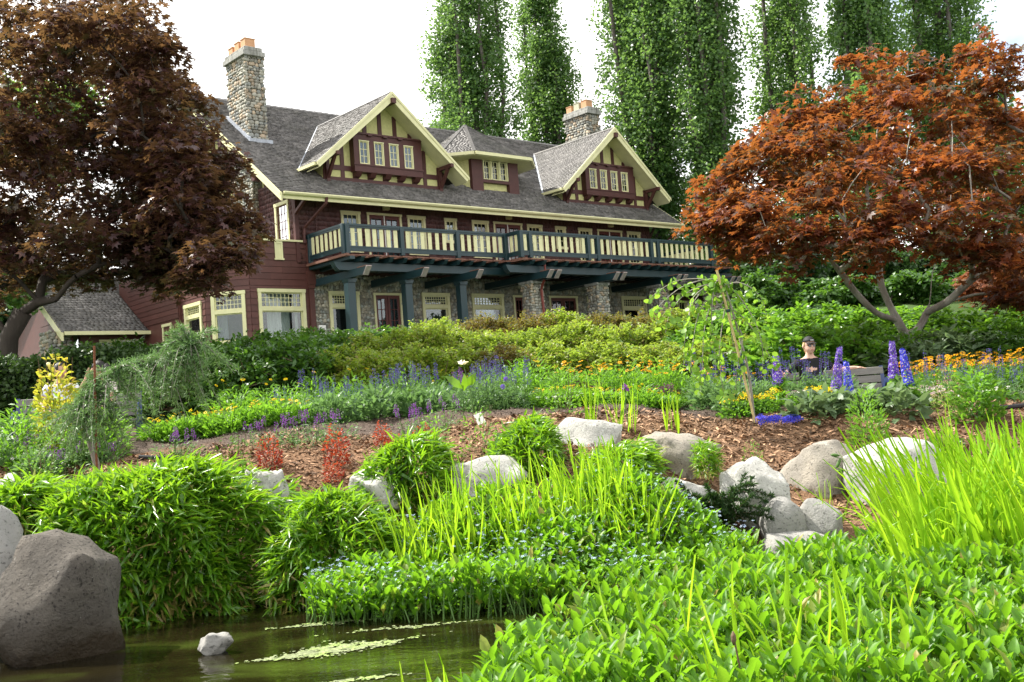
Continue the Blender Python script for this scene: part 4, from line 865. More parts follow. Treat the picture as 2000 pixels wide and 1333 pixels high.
# ================================================================== FOLIAGE TOOLS
def unit(a): return a / (np.linalg.norm(a, axis=-1, keepdims=True) + 1e-9)
def tpl(v, f): return np.array(v, float), f
OVAL = tpl([(0, 0, 0), (.34, .5, .07), (.34, -.5, .07), (.70, .40, .03), (.70, -.40, .03), (1, 0, -.12)], [[(0, 2, 1)], [(1, 2, 4, 3)], [(3, 4, 5)]])
DIAM = tpl([(0, 0, 0), (.45, .5, .06), (1, 0, -.06), (.45, -.5, .06)], [[(0, 3, 2, 1)]])
LANCE = tpl([(0, 0, 0), (.22, .5, .03), (.22, 0, -.0), (.22, -.5, .03), (.6, .36, .0), (.6, 0, -.03), (.6, -.36, .0), (1, 0, -.16)], [[(0, 2, 1), (0, 3, 2)], [(1, 2, 5, 4), (2, 3, 6, 5)], [(4, 5, 7), (5, 6, 7)]])
SPOON = tpl([(0, 0, 0), (.3, .10, .0), (.3, -.10, .0), (.48, .48, .07), (.48, 0, -.02), (.48, -.48, .07), (.76, .33, .02), (.76, 0, -.06), (.76, -.33, .02), (1, 0, -.16)],
            [[(0, 2, 1), (1, 4, 3), (1, 2, 4), (2, 5, 4)], [(3, 4, 7, 6), (4, 5, 8, 7)], [(6, 7, 9), (7, 8, 9)]])
ROUND = tpl([(0, 0, 0), (.15, .4, .05), (.55, .52, .03), (.9, .25, 0), (1, 0, -.05), (.9, -.25, 0), (.55, -.52, .03), (.15, -.4, .05)], [[(0, 7, 6, 1), (1, 6, 2, 2)][:1], [(1, 6, 5, 2)], [(2, 5, 4, 3)]])
def _maple():
    v, f = [(0, 0, 0)], []
    for ang, L in ((0, 1.0), (48, .88), (-48, .88), (100, .55), (-100, .55)):
        a = math.radians(ang); d = np.array([math.cos(a), math.sin(a)]); s = np.array([-d[1], d[0]]); b = len(v)
        for x, y, z in ((.46, .19, .03), (1, 0, -.14), (.46, -.19, .03)): p = d * x * L + s * y; v.append((p[0], p[1], z * L))
        f.append((0, b + 2, b + 1, b))
    return tpl(v, [f])
MAPLE = _maple()
def _flower(n, r0=.25):
    v, f = [], []
    for k in range(n):
        a = 2 * math.pi * k / n; d = np.array([math.cos(a), math.sin(a)]); s = np.array([-d[1], d[0]]); b = len(v)
        for x, y, z in ((.12, 0, 0), (.55, .2, .06), (1, 0, -.06), (.55, -.2, .06)): p = d * x + s * y; v.append((p[0], p[1], z))
        f.append((b, b + 3, b + 2, b + 1))
    return tpl(v, [f])
DAISY = _flower(7); FIVE = _flower(5); FOUR = _flower(4)
def leaf_mesh(name, P, D, N, L, Wd, T, m, rnd=None, smooth=False):
    tv, tf = T; n = len(P)
    D = unit(D); S = unit(np.cross(N, D)); N = np.cross(D, S)
    L = np.broadcast_to(L, n); Wd = np.broadcast_to(Wd, n)
    V = (P[:, None, :] + (L[:, None] * tv[None, :, 0])[:, :, None] * D[:, None, :] + (Wd[:, None] * tv[None, :, 1])[:, :, None] * S[:, None, :] + (L[:, None] * tv[None, :, 2])[:, :, None] * N[:, None, :]).reshape(-1, 3)
    k = np.arange(n)[:, None, None] * len(tv)
    F = [(k + np.array(g)[None]).reshape(-1, len(g[0])) for g in tf]
    r = rng.random(n) if rnd is None else rnd
    return mesh_np(name, V, F, m, np.repeat(r, len(tv)), smooth)
def rdir(n, tilt=0.0, spread=0.4):
    a = rng.uniform(0, 2 * math.pi, n); return unit(np.stack([np.cos(a), np.sin(a), rng.normal(tilt, spread, n)], 1))
def ndir(n, spread=.5): return unit(np.array([0, 0, 1.0]) + rng.normal(0, spread, (n, 3)))
def ball(n): v = unit(rng.normal(size=(n, 3))); return v * (rng.random(n) ** (1 / 3))[:, None]
def skeleton(root_pts, targets, r_tip=.008, r_exp=.5, wob=.06, up=.0, root_r=None, limbs=()):
    """join every target to the nearest part of the growing tree; returns a mesh builder with tapered limbs"""
    nodes = [np.array(p, float) for p in root_pts]; par = [-1] + list(range(len(root_pts) - 1)); chains = []
    for lb in limbs:
        lb = [np.array(p, float) for p in lb]; prev = int(np.argmin(np.linalg.norm(np.array(nodes) - lb[0], axis=1))); ch = [prev]
        for p in lb[1:]: nodes.append(p); par.append(prev); prev = len(nodes) - 1; ch.append(prev)
        chains.append(ch)
    T_ = sorted([np.array(t) for t in targets], key=lambda t: np.linalg.norm(t - nodes[0]))
    arr = np.array(nodes)
    for t in T_:
        d = np.linalg.norm((arr - t) * np.array([1, 1, .8]), axis=1) + np.maximum(0, arr[:, 2] - t[2] + .1) * 2.5
        d[0] += .5; i = int(np.argmin(d)); a = nodes[i]; L = np.linalg.norm(t - a); k = max(2, int(L / .35)); prev = i; ch = [i]
        for j in range(1, k + 1):
            f = j / k; p = a + (t - a) * f + np.array([0, 0, up * L * math.sin(f * math.pi)]) + (rng.normal(0, wob * L * .25, 3) if j < k else 0)
            nodes.append(p); par.append(prev); prev = len(nodes) - 1; ch.append(prev)
        chains.append(ch); arr = np.array(nodes)
    cnt = np.zeros(len(nodes)); 
    for ch in chains: cnt[ch[-1]] += 1
    for i in range(len(nodes) - 1, 0, -1): cnt[par[i]] += cnt[i]
    R = r_tip * np.maximum(cnt, 1) ** r_exp
    mb = MB()
    mb.tube([nodes[i] for i in range(len(root_pts))], [max(R[i], root_r or 0) if root_r else R[i] for i in range(len(root_pts))], 9)
    for ch in chains:
        r = [R[i] for i in ch]; r[0] = min(r[0], r[1] * 1.15); mb.tube([nodes[i] for i in ch], r, 6 if max(r) > .03 else 4, cap=False)
    return mb
def smooth_path(pts, k=5):
    pts = np.array(pts, float); out = []
    for i in range(len(pts) - 1):
        p0, p1, p2, p3 = pts[max(0, i - 1)], pts[i], pts[i + 1], pts[min(len(pts) - 1, i + 2)]
        for t in np.linspace(0, 1, k, endpoint=False): out.append(.5 * ((2 * p1) + (-p0 + p2) * t + (2 * p0 - 5 * p1 + 4 * p2 - p3) * t * t + (-p0 + 3 * p1 - 3 * p2 + p3) * t ** 3))
    out.append(pts[-1]); return np.array(out)
def finish_tree(name, base, wood, wm, crown_me, label, cat, group=None, wood_name='trunk', crown_name='crown'):
    base = np.array(base, float); e = empty(name, base); tag(e, label, cat, group)
    wood.off[:] = 0; wood.v = [tuple(np.array(p) - base) for p in wood.v]
    wood.build(wood_name, wm, e, smooth=True)
    if crown_me is not None:
        o = link(crown_name, crown_me, e); o.location = -Vector(base); o['kind'] = 'stuff'
    return e
K['bark'] = mat('grey_maple_bark', (.22, .20, .17), .85, .3, 7, .6, 30, c2=(.33, .32, .28), c2_at=.55, stretch=(1, 1, .35))
K['dkbark'] = mat('dark_bark', (.05, .042, .034), .9, .3, 7, .7, 25, stretch=(1, 1, .3))
K['popbark'] = mat('poplar_bark', (.075, .066, .056), .9, .3, 5, .7, 12, c2=(.15, .14, .125), c2_at=.58, stretch=(1, 1, .25))
K['twig'] = mat('brown_twig', (.12, .08, .05), .85, .25, 12, .3)
K['l_maple_r'] = leafmat('red_maple_leaf', [(.050, .058, .020), (.056, .038, .022), (.075, .030, .023), (.125, .038, .020), (.21, .055, .02)], (.70, .22, .04), .37, .42)
K['l_maple_l'] = leafmat('purple_maple_leaf', [(.048, .022, .024), (.070, .030, .032), (.092, .040, .038), (.066, .054, .028), (.044, .072, .020)], (.36, .20, .06), .30, .36)
K['l_maple_f'] = leafmat('copper_maple_leaf', [(.12, .035, .02), (.18, .06, .025), (.12, .07, .03)], (.5, .15, .04), .35)
K['l_pop'] = leafmat('poplar_leaf', [(.036, .094, .026), (.064, .138, .040), (.098, .178, .056)], (.32, .54, .10), .44, .38, .45)
K['l_dark'] = leafmat('dark_tree_leaf', [(.012, .034, .010), (.022, .055, .015), (.035, .075, .018)], (.10, .22, .03), .28)
K['l_willow'] = leafmat('pale_tree_leaf', [(.05, .10, .02), (.08, .15, .03), (.10, .17, .04)], (.30, .5, .06), .4)
K['l_azalea'] = leafmat('azalea_leaf', [(.10, .16, .018), (.15, .235, .025), (.20, .29, .03), (.20, .15, .035), (.13, .22, .024)], (.48, .68, .06), .42, .42)
K['l_azbrown'] = leafmat('bronze_azalea_leaf', [(.095, .08, .02), (.15, .075, .025), (.11, .13, .026), (.085, .12, .02)], (.40, .35, .05), .34)
K['l_rhodo'] = leafmat('rhododendron_leaf', [(.055, .15, .018), (.085, .21, .025), (.12, .27, .03)], (.35, .68, .04), .4, .34, .5)
K['l_rhodo_dk'] = leafmat('dark_shrub_leaf', [(.026, .075, .014), (.042, .11, .018), (.065, .145, .022)], (.2, .42, .03), .34, .36, .5)
K['l_grey'] = leafmat('grey_green_leaf', [(.07, .12, .055), (.10, .16, .075), (.12, .19, .08)], (.3, .45, .15), .3)
K['l_yew'] = leafmat('hedge_leaf', [(.020, .046, .014), (.032, .070, .018), (.050, .095, .022)], (.12, .24, .03), .26)
# ================================================================== TREES
def blobs_to_pads(blobs, per, rpad, flat=.35):
    C = []
    for c, r in blobs:
        v = unit(rng.normal(size=(per, 3))); v[:, 2] = v[:, 2] * 1.0 + .12
        C.append(c + v * r * rng.uniform(.35, 1.0, (per, 1)) * np.array([1, 1, .8]))
    return np.concatenate(C)
def maple_crown(name, pads, rpad, per, L, m, droop=-.25, tint=None):
    n = len(pads) * per; C = np.repeat(pads, per, 0); R = np.repeat(rpad * rng.uniform(.7, 1.35, len(pads)), per)
    a = rng.uniform(0, 6.283, n); rr = np.sqrt(rng.random(n)); tl = np.repeat(rng.normal(0, .26, (len(pads), 2)), per, 0); off = np.stack([np.cos(a) * rr, np.sin(a) * rr, (.30 * (1 - rr ** 2) + rng.normal(0, .15, n) - .25 * rr ** 2 + tl[:, 0] * np.cos(a) * rr + tl[:, 1] * np.sin(a) * rr)], 1) * R[:, None]
    D = unit(np.stack([np.cos(a) + rng.normal(0, .5, n), np.sin(a) + rng.normal(0, .5, n), rng.normal(droop, .3, n)], 1))
    r = np.clip(np.repeat(rng.normal(.42, .24, len(pads)), per) + rng.normal(0, .17, n), 0, 1)
    return leaf_mesh(name, C + off, D, ndir(n, .42), L * rng.uniform(.7, 1.25, n), L * rng.uniform(.7, 1.25, n), MAPLE, m, r)
# right-hand maple: blobs as (px, py, radius px, extra depth)
RD = 18.0
RB = [(1710, 140, 70, 0), (1800, 120, 65, .6), (1890, 135, 70, .2), (1960, 120, 55, -.5), (1745, 215, 75, -.6), (1850, 215, 80, -1.0), (1940, 220, 75, .5), (1690, 190, 50, 1.0),
      (1560, 225, 55, .3), (1500, 285, 60, -.3), (1590, 280, 65, -.9), (1460, 300, 45, .6), (1540, 340, 70, .5), (1640, 330, 70, .9), (1450, 360, 55, 0), (1395, 385, 40, .2), (1430, 420, 55, -.7), (1385, 430, 38, -.4), (1510, 410, 70, -1.2),
      (1600, 400, 75, -1.5), (1690, 320, 70, -.6), (1770, 310, 75, -1.4), (1860, 310, 80, -1.7), (1950, 310, 75, -1.2), (2030, 290, 70, 0), (1700, 410, 80, -1.8), (1800, 410, 85, -2.0), (1900, 410, 85, -2.1), (1990, 400, 80, -1.6), (2080, 400, 90, -.5),
      (1440, 480, 45, -.3), (1500, 490, 55, -1.0), (1560, 480, 60, -1.7), (1640, 480, 65, -2.0), (1730, 490, 60, -2.0), (1880, 500, 60, -1.8), (1960, 500, 65, -1.7), (2040, 510, 75, -1.0), (1990, 575, 40, -1.0),
      (1580, 350, 70, 1.8), (1700, 300, 80, 2.0), (1830, 290, 85, 2.2), (1950, 280, 80, 2.0), (1680, 420, 80, 2.0), (1800, 400, 85, 2.5), (1920, 400, 85, 2.4), (2020, 200, 60, .8), (1480, 430, 55, 1.2), (1620, 215, 35, .5)]
blobs = [(W(x, y, RD + dz), r / F_PX * RD) for x, y, r, dz in [(x, y + max(0, 28 - .08 * y) * 1.2, r, dz) for x, y, r, dz in RB]]
pads = blobs_to_pads(blobs, 6, .42)
base = W(1785, 712, RD); base[2] = float(H(base[0], base[1])) - .1
fork = W(1770, 655, RD)
roots = [base, W(1783, 690, RD), fork]
limbs = [smooth_path([fork, W(1752, 625, RD - .1), W(1722, 560, RD - .1), W(1715, 500, RD), W(1700, 430, RD + .3), W(1690, 340, RD + .4)], 3), smooth_path([fork, W(1795, 640, RD + .1), W(1815, 595, RD + .2), W(1822, 530, RD + .3), W(1850, 440, RD + .2), W(1860, 330, RD + .2), W(1850, 220, RD)], 3),
         smooth_path([W(1752, 625, RD - .1), W(1712, 612, RD - .4), W(1670, 570, RD - .7), W(1640, 530, RD - 1), W(1580, 460, RD - 1.2)], 3), smooth_path([W(1808, 610, RD + .1), W(1850, 590, RD - .3), W(1900, 545, RD - .6), W(1960, 510, RD - .9), W(2010, 480, RD - 1)], 3), smooth_path([W(1715, 500, RD), W(1660, 440, RD + .5), W(1590, 370, RD + .6), W(1530, 320, RD + .3)], 3)]
tg = [b[0] for b in blobs] + list(pads[::2])
wd = skeleton(roots, tg, .0080, .46, .05, .06, root_r=.15, limbs=limbs)
cm = maple_crown('crown', pads, .34, 62, .112, K['l_maple_r'])
finish_tree('maple_tree', base, wd, K['bark'], cm, 'spreading red and orange japanese maple with pale forked trunk behind the bench', 'tree')
# left maple
LD = 20.0
LB = []
r2 = np.random.default_rng(3)
outline = [(-60, 90, 120), (60, 60, 120), (180, 30, 90), (250, 60, 60), (120, 150, 110), (240, 140, 70), (0, 220, 120), (120, 260, 95), (310, 160, 55), (330, 240, 65), (240, 250, 55), (390, 200, 40), (400, 280, 50), (60, 340, 110), (180, 350, 95), (290, 340, 80), (390, 350, 65), (450, 330, 45), (0, 430, 110), (110, 430, 100), (220, 430, 90), (320, 430, 85), (410, 420, 75), (470, 410, 40), (480, 450, 38), (40, 500, 80), (140, 490, 75), (240, 500, 70), (330, 500, 70), (410, 490, 65), (465, 480, 40), (380, 545, 38), (320, 545, 36), (-40, 560, 60), (430, 530, 30), (80, 540, 40), (-90, 300, 120), (170, 90, 80), (-120, 450, 100), (270, -20, 60), (100, -30, 100), (360, 300, 45), (500, 470, 18), (300, 100, 35), (20, 130, 110), (120, 200, 70), (60, 280, 100), (-20, 380, 110), (250, 300, 60), (160, 300, 80), (270, 200, 40), (330, 380, 60), (260, 460, 80), (180, 530, 45), (360, 470, 60)]
for x, y, r in outline:
    x = x if x < 260 else 260 + (x - 260) * .80
    for k in range(2): LB.append((x + r2.normal(0, 14), y + r2.normal(0, 12), r * .85, r2.uniform(-2.6, 2.6)))
gaps = [(205, 195, 28), (165, 215, 20), (200, 320, 0)]
blobs = [(W(x, y, LD + dz), r / F_PX * LD) for x, y, r, dz in LB if not any((x - gx) ** 2 + (y - gy) ** 2 < (gr + r * .5) ** 2 for gx, gy, gr in gaps)]
pads = blobs_to_pads(blobs, 7, .45)
base = W(5, 720, LD); base[2] = float(H(base[0], base[1])) - .1
roots = [base, W(18, 660, LD), W(45, 610, LD)]
tg = [W(110, 585, LD - .3), W(150, 540, LD - .6), W(95, 520, LD + .3), W(30, 540, LD + .8), W(0, 520, LD - .5), W(200, 490, LD - 1)] + [b[0] for b in blobs] + list(pads[::3])
wd = skeleton(roots, tg, .0075, .45, .05, .08, root_r=.17)
cm = maple_crown('crown', pads, .44, 60, .115, K['l_maple_l'])
finish_tree('maple_tree', base, wd, K['dkbark'], cm, 'large dark purple japanese maple hiding the left end of the house', 'tree')
# small copper maple at the far right
blobs = [(W(x, y, 26 + dz), r / F_PX * 26) for x, y, r, dz in [(1930, 540, 35, 0), (1975, 520, 40, .5), (2030, 540, 60, 0), (1920, 570, 30, -.4), (1980, 565, 40, -.6), (2060, 500, 60, 0), (1990, 490, 30, 0)]]
pads = blobs_to_pads(blobs, 8, .4); base = W(2010, 640, 26); base[2] = float(H(base[0], base[1])) - .1
wd = skeleton([base, W(2010, 610, 26)], [b[0] for b in blobs] + list(pads[::2]), .008, .5)
finish_tree('maple_tree', base, wd, K['dkbark'], maple_crown('crown', pads, .42, 60, .13, K['l_maple_f']), 'small copper-leaved maple at the picture edge below the big red maple', 'tree')
# poplars
def poplar(px, depth, wpx, label, stems=7, ht=31.0, ncl=520, seed=1, lean=0.0, bare=0.0):
    r = np.random.default_rng(seed); base = W(px + 34, 600, depth); base[2] = 4.1; R = wpx / 2 / F_PX * depth * 1.08
    wd = MB(); cl = []
    wd.tube([base, base + (0, 0, 5), base + (.2, .1, 14), base + (0, 0, ht - 3)], [.5, .38, .25, .05], 9)
    st = []
    for k in range(stems):
        a = 2 * math.pi * (k + r.uniform(-.3, .3)) / stems; rr = R * r.uniform(.35, .8); h0 = r.uniform(1.5, 9); top = ht * r.uniform(.62, 1.0)
        path = [base + (0, 0, h0)]
        for j in range(1, 7):
            f = j / 6; path.append(base + np.array([math.cos(a) * rr * min(1, f * 2.2) + r.normal(0, .12), math.sin(a) * rr * min(1, f * 2.2) + r.normal(0, .12), h0 + (top - h0) * f]))
        wd.tube(path, [.2 * (1 - i / 7.5) for i in range(7)], 6, cap=False); st.append(np.array(path))
    st.append(np.array([base + (0, 0, ht * f) for f in np.linspace(.1, 1, 7)]))
    for i in range(ncl):
        s = st[r.integers(len(st))]; f = r.uniform(bare, 1) * 5.999; k = int(f); p = s[k] + (s[k + 1] - s[k]) * (f - k)
        a = r.uniform(0, 6.28); hh = (p[2] - base[2]) / ht; taper = math.sin(min(1, .18 + hh * 1.05) * math.pi) ** .6 if hh > .55 else 1
        rr = R * .62 * r.random() ** .6 * taper; q_ = p + np.array([math.cos(a) * rr, math.sin(a) * rr, r.normal(0, .4)]); cl.append(q_)
        if i % 4 == 0: wd.tube([p + (0, 0, -.8), (p + q_) / 2, q_], [.04, .025, .01], 3, cap=False)
    cl = np.array(cl); per = 78; n = len(cl) * per; C = np.repeat(cl, per, 0); sz = np.repeat(r.uniform(.6, 1.4, len(cl)), per)
    P = C + ball(n) * np.array([.70, .70, .95]) * sz[:, None]
    rn = np.clip(np.repeat(r.normal(.5, .2, len(cl)), per) + rng.normal(0, .18, n), 0, 1)
    me = leaf_mesh('crown', P, rdir(n, -.4, .6), unit(rng.normal(size=(n, 3))), rng.uniform(.13, .23, n), rng.uniform(.12, .19, n), DIAM, K['l_pop'], rn)
    return finish_tree('poplar_tree', base, wd, K['popbark'], me, label, 'tree', 'tall poplars behind the house')
poplar(915, 66, 150, 'broad lombardy poplar rising just right of the first gable', seed=1, ncl=860)
poplar(1072, 70, 112, 'slim lombardy poplar beside the far stone chimney', seed=2, stems=5, ncl=560)
poplar(1262, 60, 165, 'poplar with a pale leaning stem behind the second gable', seed=3, ncl=900)
poplar(1388, 57, 120, 'dark poplar at the right end of the mansion roof', seed=4, ncl=640)
poplar(1548, 62, 125, 'poplar with bare twiggy sky gaps above the orange maple branches', seed=5, ncl=480, stems=5)
poplar(1702, 56, 130, 'poplar directly behind the top of the red maple', seed=6, ncl=640)
poplar(1850, 60, 150, 'rightmost poplar against the pale blue sky gap', seed=7, ncl=620)
def round_tree(px, py, depth, rpx, hpx, label, m, n=26, seed=1, L=.22, per=420, tpl_=OVAL):
    r = np.random.default_rng(seed); c = W(px, py, depth); R = rpx / F_PX * depth; Hh = hpx / F_PX * depth; base = np.array([c[0], c[1], float(H(c[0], c[1])) - .1])
    v = unit(r.normal(size=(n, 3))); C = c + v * np.array([R, R, Hh]) * r.uniform(.35, .95, (n, 1))
    wd = skeleton([base, base + (0, 0, max(.5, (c[2] - base[2]) * .5))], list(C), .03, .5)
    nn = n * per; P = np.repeat(C, per, 0) + unit(rng.normal(size=(nn, 3))) * rng.uniform(.3, 1, (nn, 1)) * np.array([R, R, Hh]) * .36
    rn = np.clip(np.repeat(r.normal(.5, .2, n), per) + rng.normal(0, .2, nn), 0, 1)
    me = leaf_mesh('crown', P, rdir(nn, -.2, .5), ndir(nn, .7), L * rng.uniform(.7, 1.3, nn), L * .55 * rng.uniform(.7, 1.3, nn), tpl_, m, rn)
    return finish_tree('garden_tree', base, wd, K['dkbark'], me, label, 'tree', 'trees behind the garden')
round_tree(1540, 545, 40, 85, 85, 'dark leafy tree filling the gap between the sun room and maple trunk', K['l_dark'], seed=1)
round_tree(1690, 545, 42, 100, 90, 'dark tree behind the forked maple trunk', K['l_dark'], seed=2)
round_tree(1850, 545, 44, 100, 95, 'dark tree behind the right limbs of the red maple', K['l_dark'], seed=3)
round_tree(2010, 500, 46, 110, 130, 'dark tree at the picture edge behind the copper maple', K['l_dark'], seed=4)
round_tree(1700, 330, 50, 110, 180, 'mid green tree standing between the poplar trunks', K['l_pop'], seed=5, n=34, per=380, L=.26)
round_tree(1955, 330, 52, 90, 200, 'green tree behind the right edge of the red maple crown', K['l_pop'], seed=12, n=30, per=340, L=.26)
round_tree(40, 240, 48, 150, 110, 'pale willowy tree glimpsed through the purple maple', K['l_willow'], seed=6, L=.3)
round_tree(-30, 480, 42, 130, 170, 'green tree at the picture edge behind the purple maple', K['l_pop'], seed=7)
round_tree(70, 590, 52, 110, 90, 'dark tree low behind the gable of the low wing', K['l_dark'], seed=21)
round_tree(-60, 640, 30, 80, 60, 'dark shrubby tree at the picture edge behind the hedge', K['l_dark'], seed=22, L=.16)
for k, px in enumerate((1490, 1590, 1690, 1790, 1890, 1990)):
    round_tree(px, 590 - 4 * k, 29, 75, 50, 'bushy dark tree low behind the rhododendrons, ' + ['below the sun room', 'above the seated woman', 'left of the maple trunk', 'right of the maple trunk', 'under the right maple limb', 'under the copper maple'][k], K['l_rhodo_dk'], n=22, seed=30 + k, L=.15, per=300)
round_tree(880, 262, 72, 55, 50, 'low green tree peeping over the ridge left of the broad poplar', K['l_pop'], seed=8, n=16)
round_tree(1380, 430, 68, 90, 100, 'green tree behind the right end of the balcony', K['l_pop'], seed=9)
round_tree(1450, 470, 62, 70, 120, 'green tree between the balcony end and the orange maple branches', K['l_pop'], seed=10)
# ================================================================== SHRUBS
def bush_proto(kind, m, R=.75, Hh=.95, L=.075, ncl=150, per=34, seed=0, tp=OVAL, wratio=.42, tilt=.35):
    """a mounded shrub made of leafy sprigs; returns (wood mesh, foliage mesh)"""
    r = np.random.default_rng(seed)
    v = unit(r.normal(size=(ncl, 3))); v[:, 2] = np.abs(v[:, 2]) * 1.05 - .15
    lump = 1 + .14 * np.sin(v[:, 0] * 5 + seed) * np.cos(v[:, 1] * 4 + seed * 2) + r.normal(0, .07, ncl)
    C = v * np.array([R, R, Hh * .62]) * (lump * r.uniform(.62, 1.0, ncl) ** .6)[:, None] + np.array([0, 0, Hh * .42])
    n = ncl * per; dirs = np.repeat(unit(v + np.array([0, 0, .5])), per, 0); t = np.tile(np.linspace(-.14, .06, per), ncl)
    P = np.repeat(C, per, 0) + dirs * t[:, None] + rng.normal(0, .035, (n, 3)) * (R / .75)
    D = unit(rdir(n, tilt, .35) + dirs * .35)
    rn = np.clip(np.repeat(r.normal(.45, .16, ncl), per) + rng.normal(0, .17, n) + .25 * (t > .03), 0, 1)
    me = leaf_mesh('foliage', P, D, ndir(n, .5), L * rng.uniform(.65, 1.3, n), L * wratio * rng.uniform(.8, 1.3, n), tp, m, rn)
    wd = skeleton([(0, 0, -.1), (0, 0, .1)], [c for c in C[::4]], .006, .45); 
    o = wd.build('stems_tmp', K['twig']); wm = o.data; bpy.data.objects.remove(o)
    return wm, me
AZ = [bush_proto('a', K['l_azalea'], .74, 1.0, .075, 150, 36, s) for s in (1, 2, 3)]
AB = [bush_proto('b', K['l_azbrown'], .8, 1.0, .07, 140, 34, s) for s in (4, 5)]
RH = [bush_proto('r', K['l_rhodo'], 1.0, 1.3, .15, 130, 26, s, wratio=.36) for s in (6, 7)]
RK = [bush_proto('d', K['l_rhodo_dk'], .9, 1.1, .11, 140, 30, s, wratio=.4) for s in (8, 9)]
GR = [bush_proto('g', K['l_grey'], .8, .9, .16, 110, 24, s, wratio=.34) for s in (10,)]
def bush(proto, pos, s, rz, label, group, name='azalea_bush', cat='bush', stretch=1.0, base_z=None):
    x, y = pos[0], pos[1]; z = float(H(x, y)) - .03 if base_z is None else base_z
    e = empty(name, (x, y, z), rz); e.scale = (s, s, s * stretch); tag(e, label, cat, group)
    link('stems', proto[0], e); o = link('foliage', proto[1], e); o['kind'] = 'stuff'
    return e
def gx(px, depth): return W(px, 750, depth)[0]
# azalea bank: (photo x, top y, depth, kind)
AZL = [(585, 668, 18.4, 'd'), (655, 672, 18.2, 'a'), (735, 678, 17.9, 'a'), (810, 672, 17.8, 'a'), (900, 676, 17.9, 'a'), (985, 680, 17.6, 'b'), (1060, 672, 17.9, 'a'), (1150, 668, 17.6, 'a'), (1235, 664, 17.9, 'a'), (1320, 662, 17.7, 'a'), (1400, 660, 18.0, 'a'), (1480, 650, 18.2, 'a'),
       (620, 650, 20.2, 'd'), (700, 652, 20.4, 'a'), (790, 640, 20.2, 'a'), (865, 628, 20.6, 'a'), (950, 640, 20.3, 'a'), (1035, 645, 20.0, 'a'), (1110, 622, 20.4, 'a'), (1200, 628, 20.1, 'a'), (1290, 625, 20.3, 'a'), (1370, 622, 20.1, 'r'), (1450, 620, 20.5, 'a'),
       (760, 640, 22.8, 'd'), (850, 618, 23.0, 'a'), (940, 612, 23.2, 'b'), (1020, 612, 23.0, 'b'), (1095, 605, 23.2, 'a'), (1180, 612, 23.0, 'b'), (1250, 610, 23.2, 'b'), (1330, 606, 23.1, 'a'), (1420, 606, 23.0, 'r')]
orderw = {0: 'first', 1: 'second', 2: 'third', 3: 'fourth', 4: 'fifth', 5: 'sixth', 6: 'seventh', 7: 'eighth', 8: 'ninth', 9: 'tenth', 10: 'eleventh', 11: 'twelfth', 12: 'thirteenth'}
rowname = {0: 'front row behind the flower bed', 1: 'middle row of the bank', 2: 'top row below the porch'}; cnt_ = [0, 0, 0]
for px, py, dp, kd in AZL:
    row = 0 if dp < 19 else 1 if dp < 22 else 2
    p = W(px, py, dp); z0 = float(H(p[0], p[1])); h = max(.75, p[2] - z0)
    pr = {'a': AZ[random.randrange(3)], 'b': AB[random.randrange(2)], 'd': RK[0], 'r': RH[0]}[kd]; ph_ = {'a': 1.04, 'b': 1.04, 'd': 1.12, 'r': 1.35}[kd]
    s = 1.0; colr = {'a': 'yellow-green', 'b': 'bronze-tipped', 'd': 'dark green', 'r': 'broad-leaved green'}[kd]
    bush(pr, p, s, random.uniform(0, 6.28), f'{colr} azalea mound, {orderw[cnt_[row]]} from the left in the {rowname[row]}', 'azalea mounds below the house', stretch=h / ph_); cnt_[row] += 1
# darker shrubs at the left, below the bay window
for k, (px, py, dp, txt) in enumerate([(415, 672, 17.6, 'below the left bay window edge'), (480, 668, 17.4, 'under the angled bay window'), (545, 664, 17.7, 'under the front bay window'), (450, 655, 19.6, 'against the bay window corner'), (530, 650, 19.8, 'touching the front bay window sill'), (375, 690, 17.0, 'behind the tip of the weeping cedar'), (600, 645, 21.6, 'beside the stone porch corner'), (690, 640, 22.4, 'in front of the first teal porch post')]):
    p = W(px, py, dp); h = max(.8, p[2] - float(H(p[0], p[1])))
    bush(RK[k % 2], p, 1.0, k * 1.3, f'dark glossy shrub {txt}', 'dark shrubs below the bay', 'shrub', stretch=h / 1.12)
for k, (px, py, dp, txt) in enumerate([(220, 668, 21.5, 'in front of the low wing door'), (290, 660, 21.0, 'in front of the low wing windows'), (340, 672, 20.5, 'at the right corner of the low wing')]):
    p = W(px, py, dp); h = max(.8, p[2] - float(H(p[0], p[1])))
    bush(RK[k % 2], p, 1.1, k * 1.3, f'large-leaved dark shrub {txt}', 'shrubs by the low wing', 'shrub', stretch=h / 1.24)
# rhododendrons behind the bench
RHL = [(1515, 630, 17.4, 'r', 'behind the sapling stake'), (1575, 615, 18.6, 'r', 'above the seated woman'), (1640, 635, 17.3, 'r', 'right behind the delphiniums'), (1700, 625, 17.6, 'r', 'left of the maple trunk'), (1530, 600, 20.6, 'r', 'below the dark trees'), (1620, 592, 20.8, 'r', 'highest of the bank left of the maple'), (1690, 600, 20.8, 'r', 'behind the left maple stem'), (1745, 655, 17.0, 'g', 'silvery beside the maple foot'),
       (1850, 640, 17.2, 'g', 'grey-leaved right of the maple trunk'), (1925, 650, 17.0, 'd', 'dark behind the yellow daisies'), (1990, 655, 16.8, 'd', 'dark at the picture edge behind the daisies'), (1830, 600, 20.0, 'r', 'between the right maple limbs'), (1900, 600, 19.6, 'r', 'bright below the right maple limb'), (1970, 598, 19.4, 'r', 'bright below the copper maple'), (2040, 610, 18.5, 'r', 'cut by the picture edge'), (1770, 610, 21.0, 'r', 'seen through the maple fork'), (1470, 600, 21.0, 'r', 'below the sun room windows')]
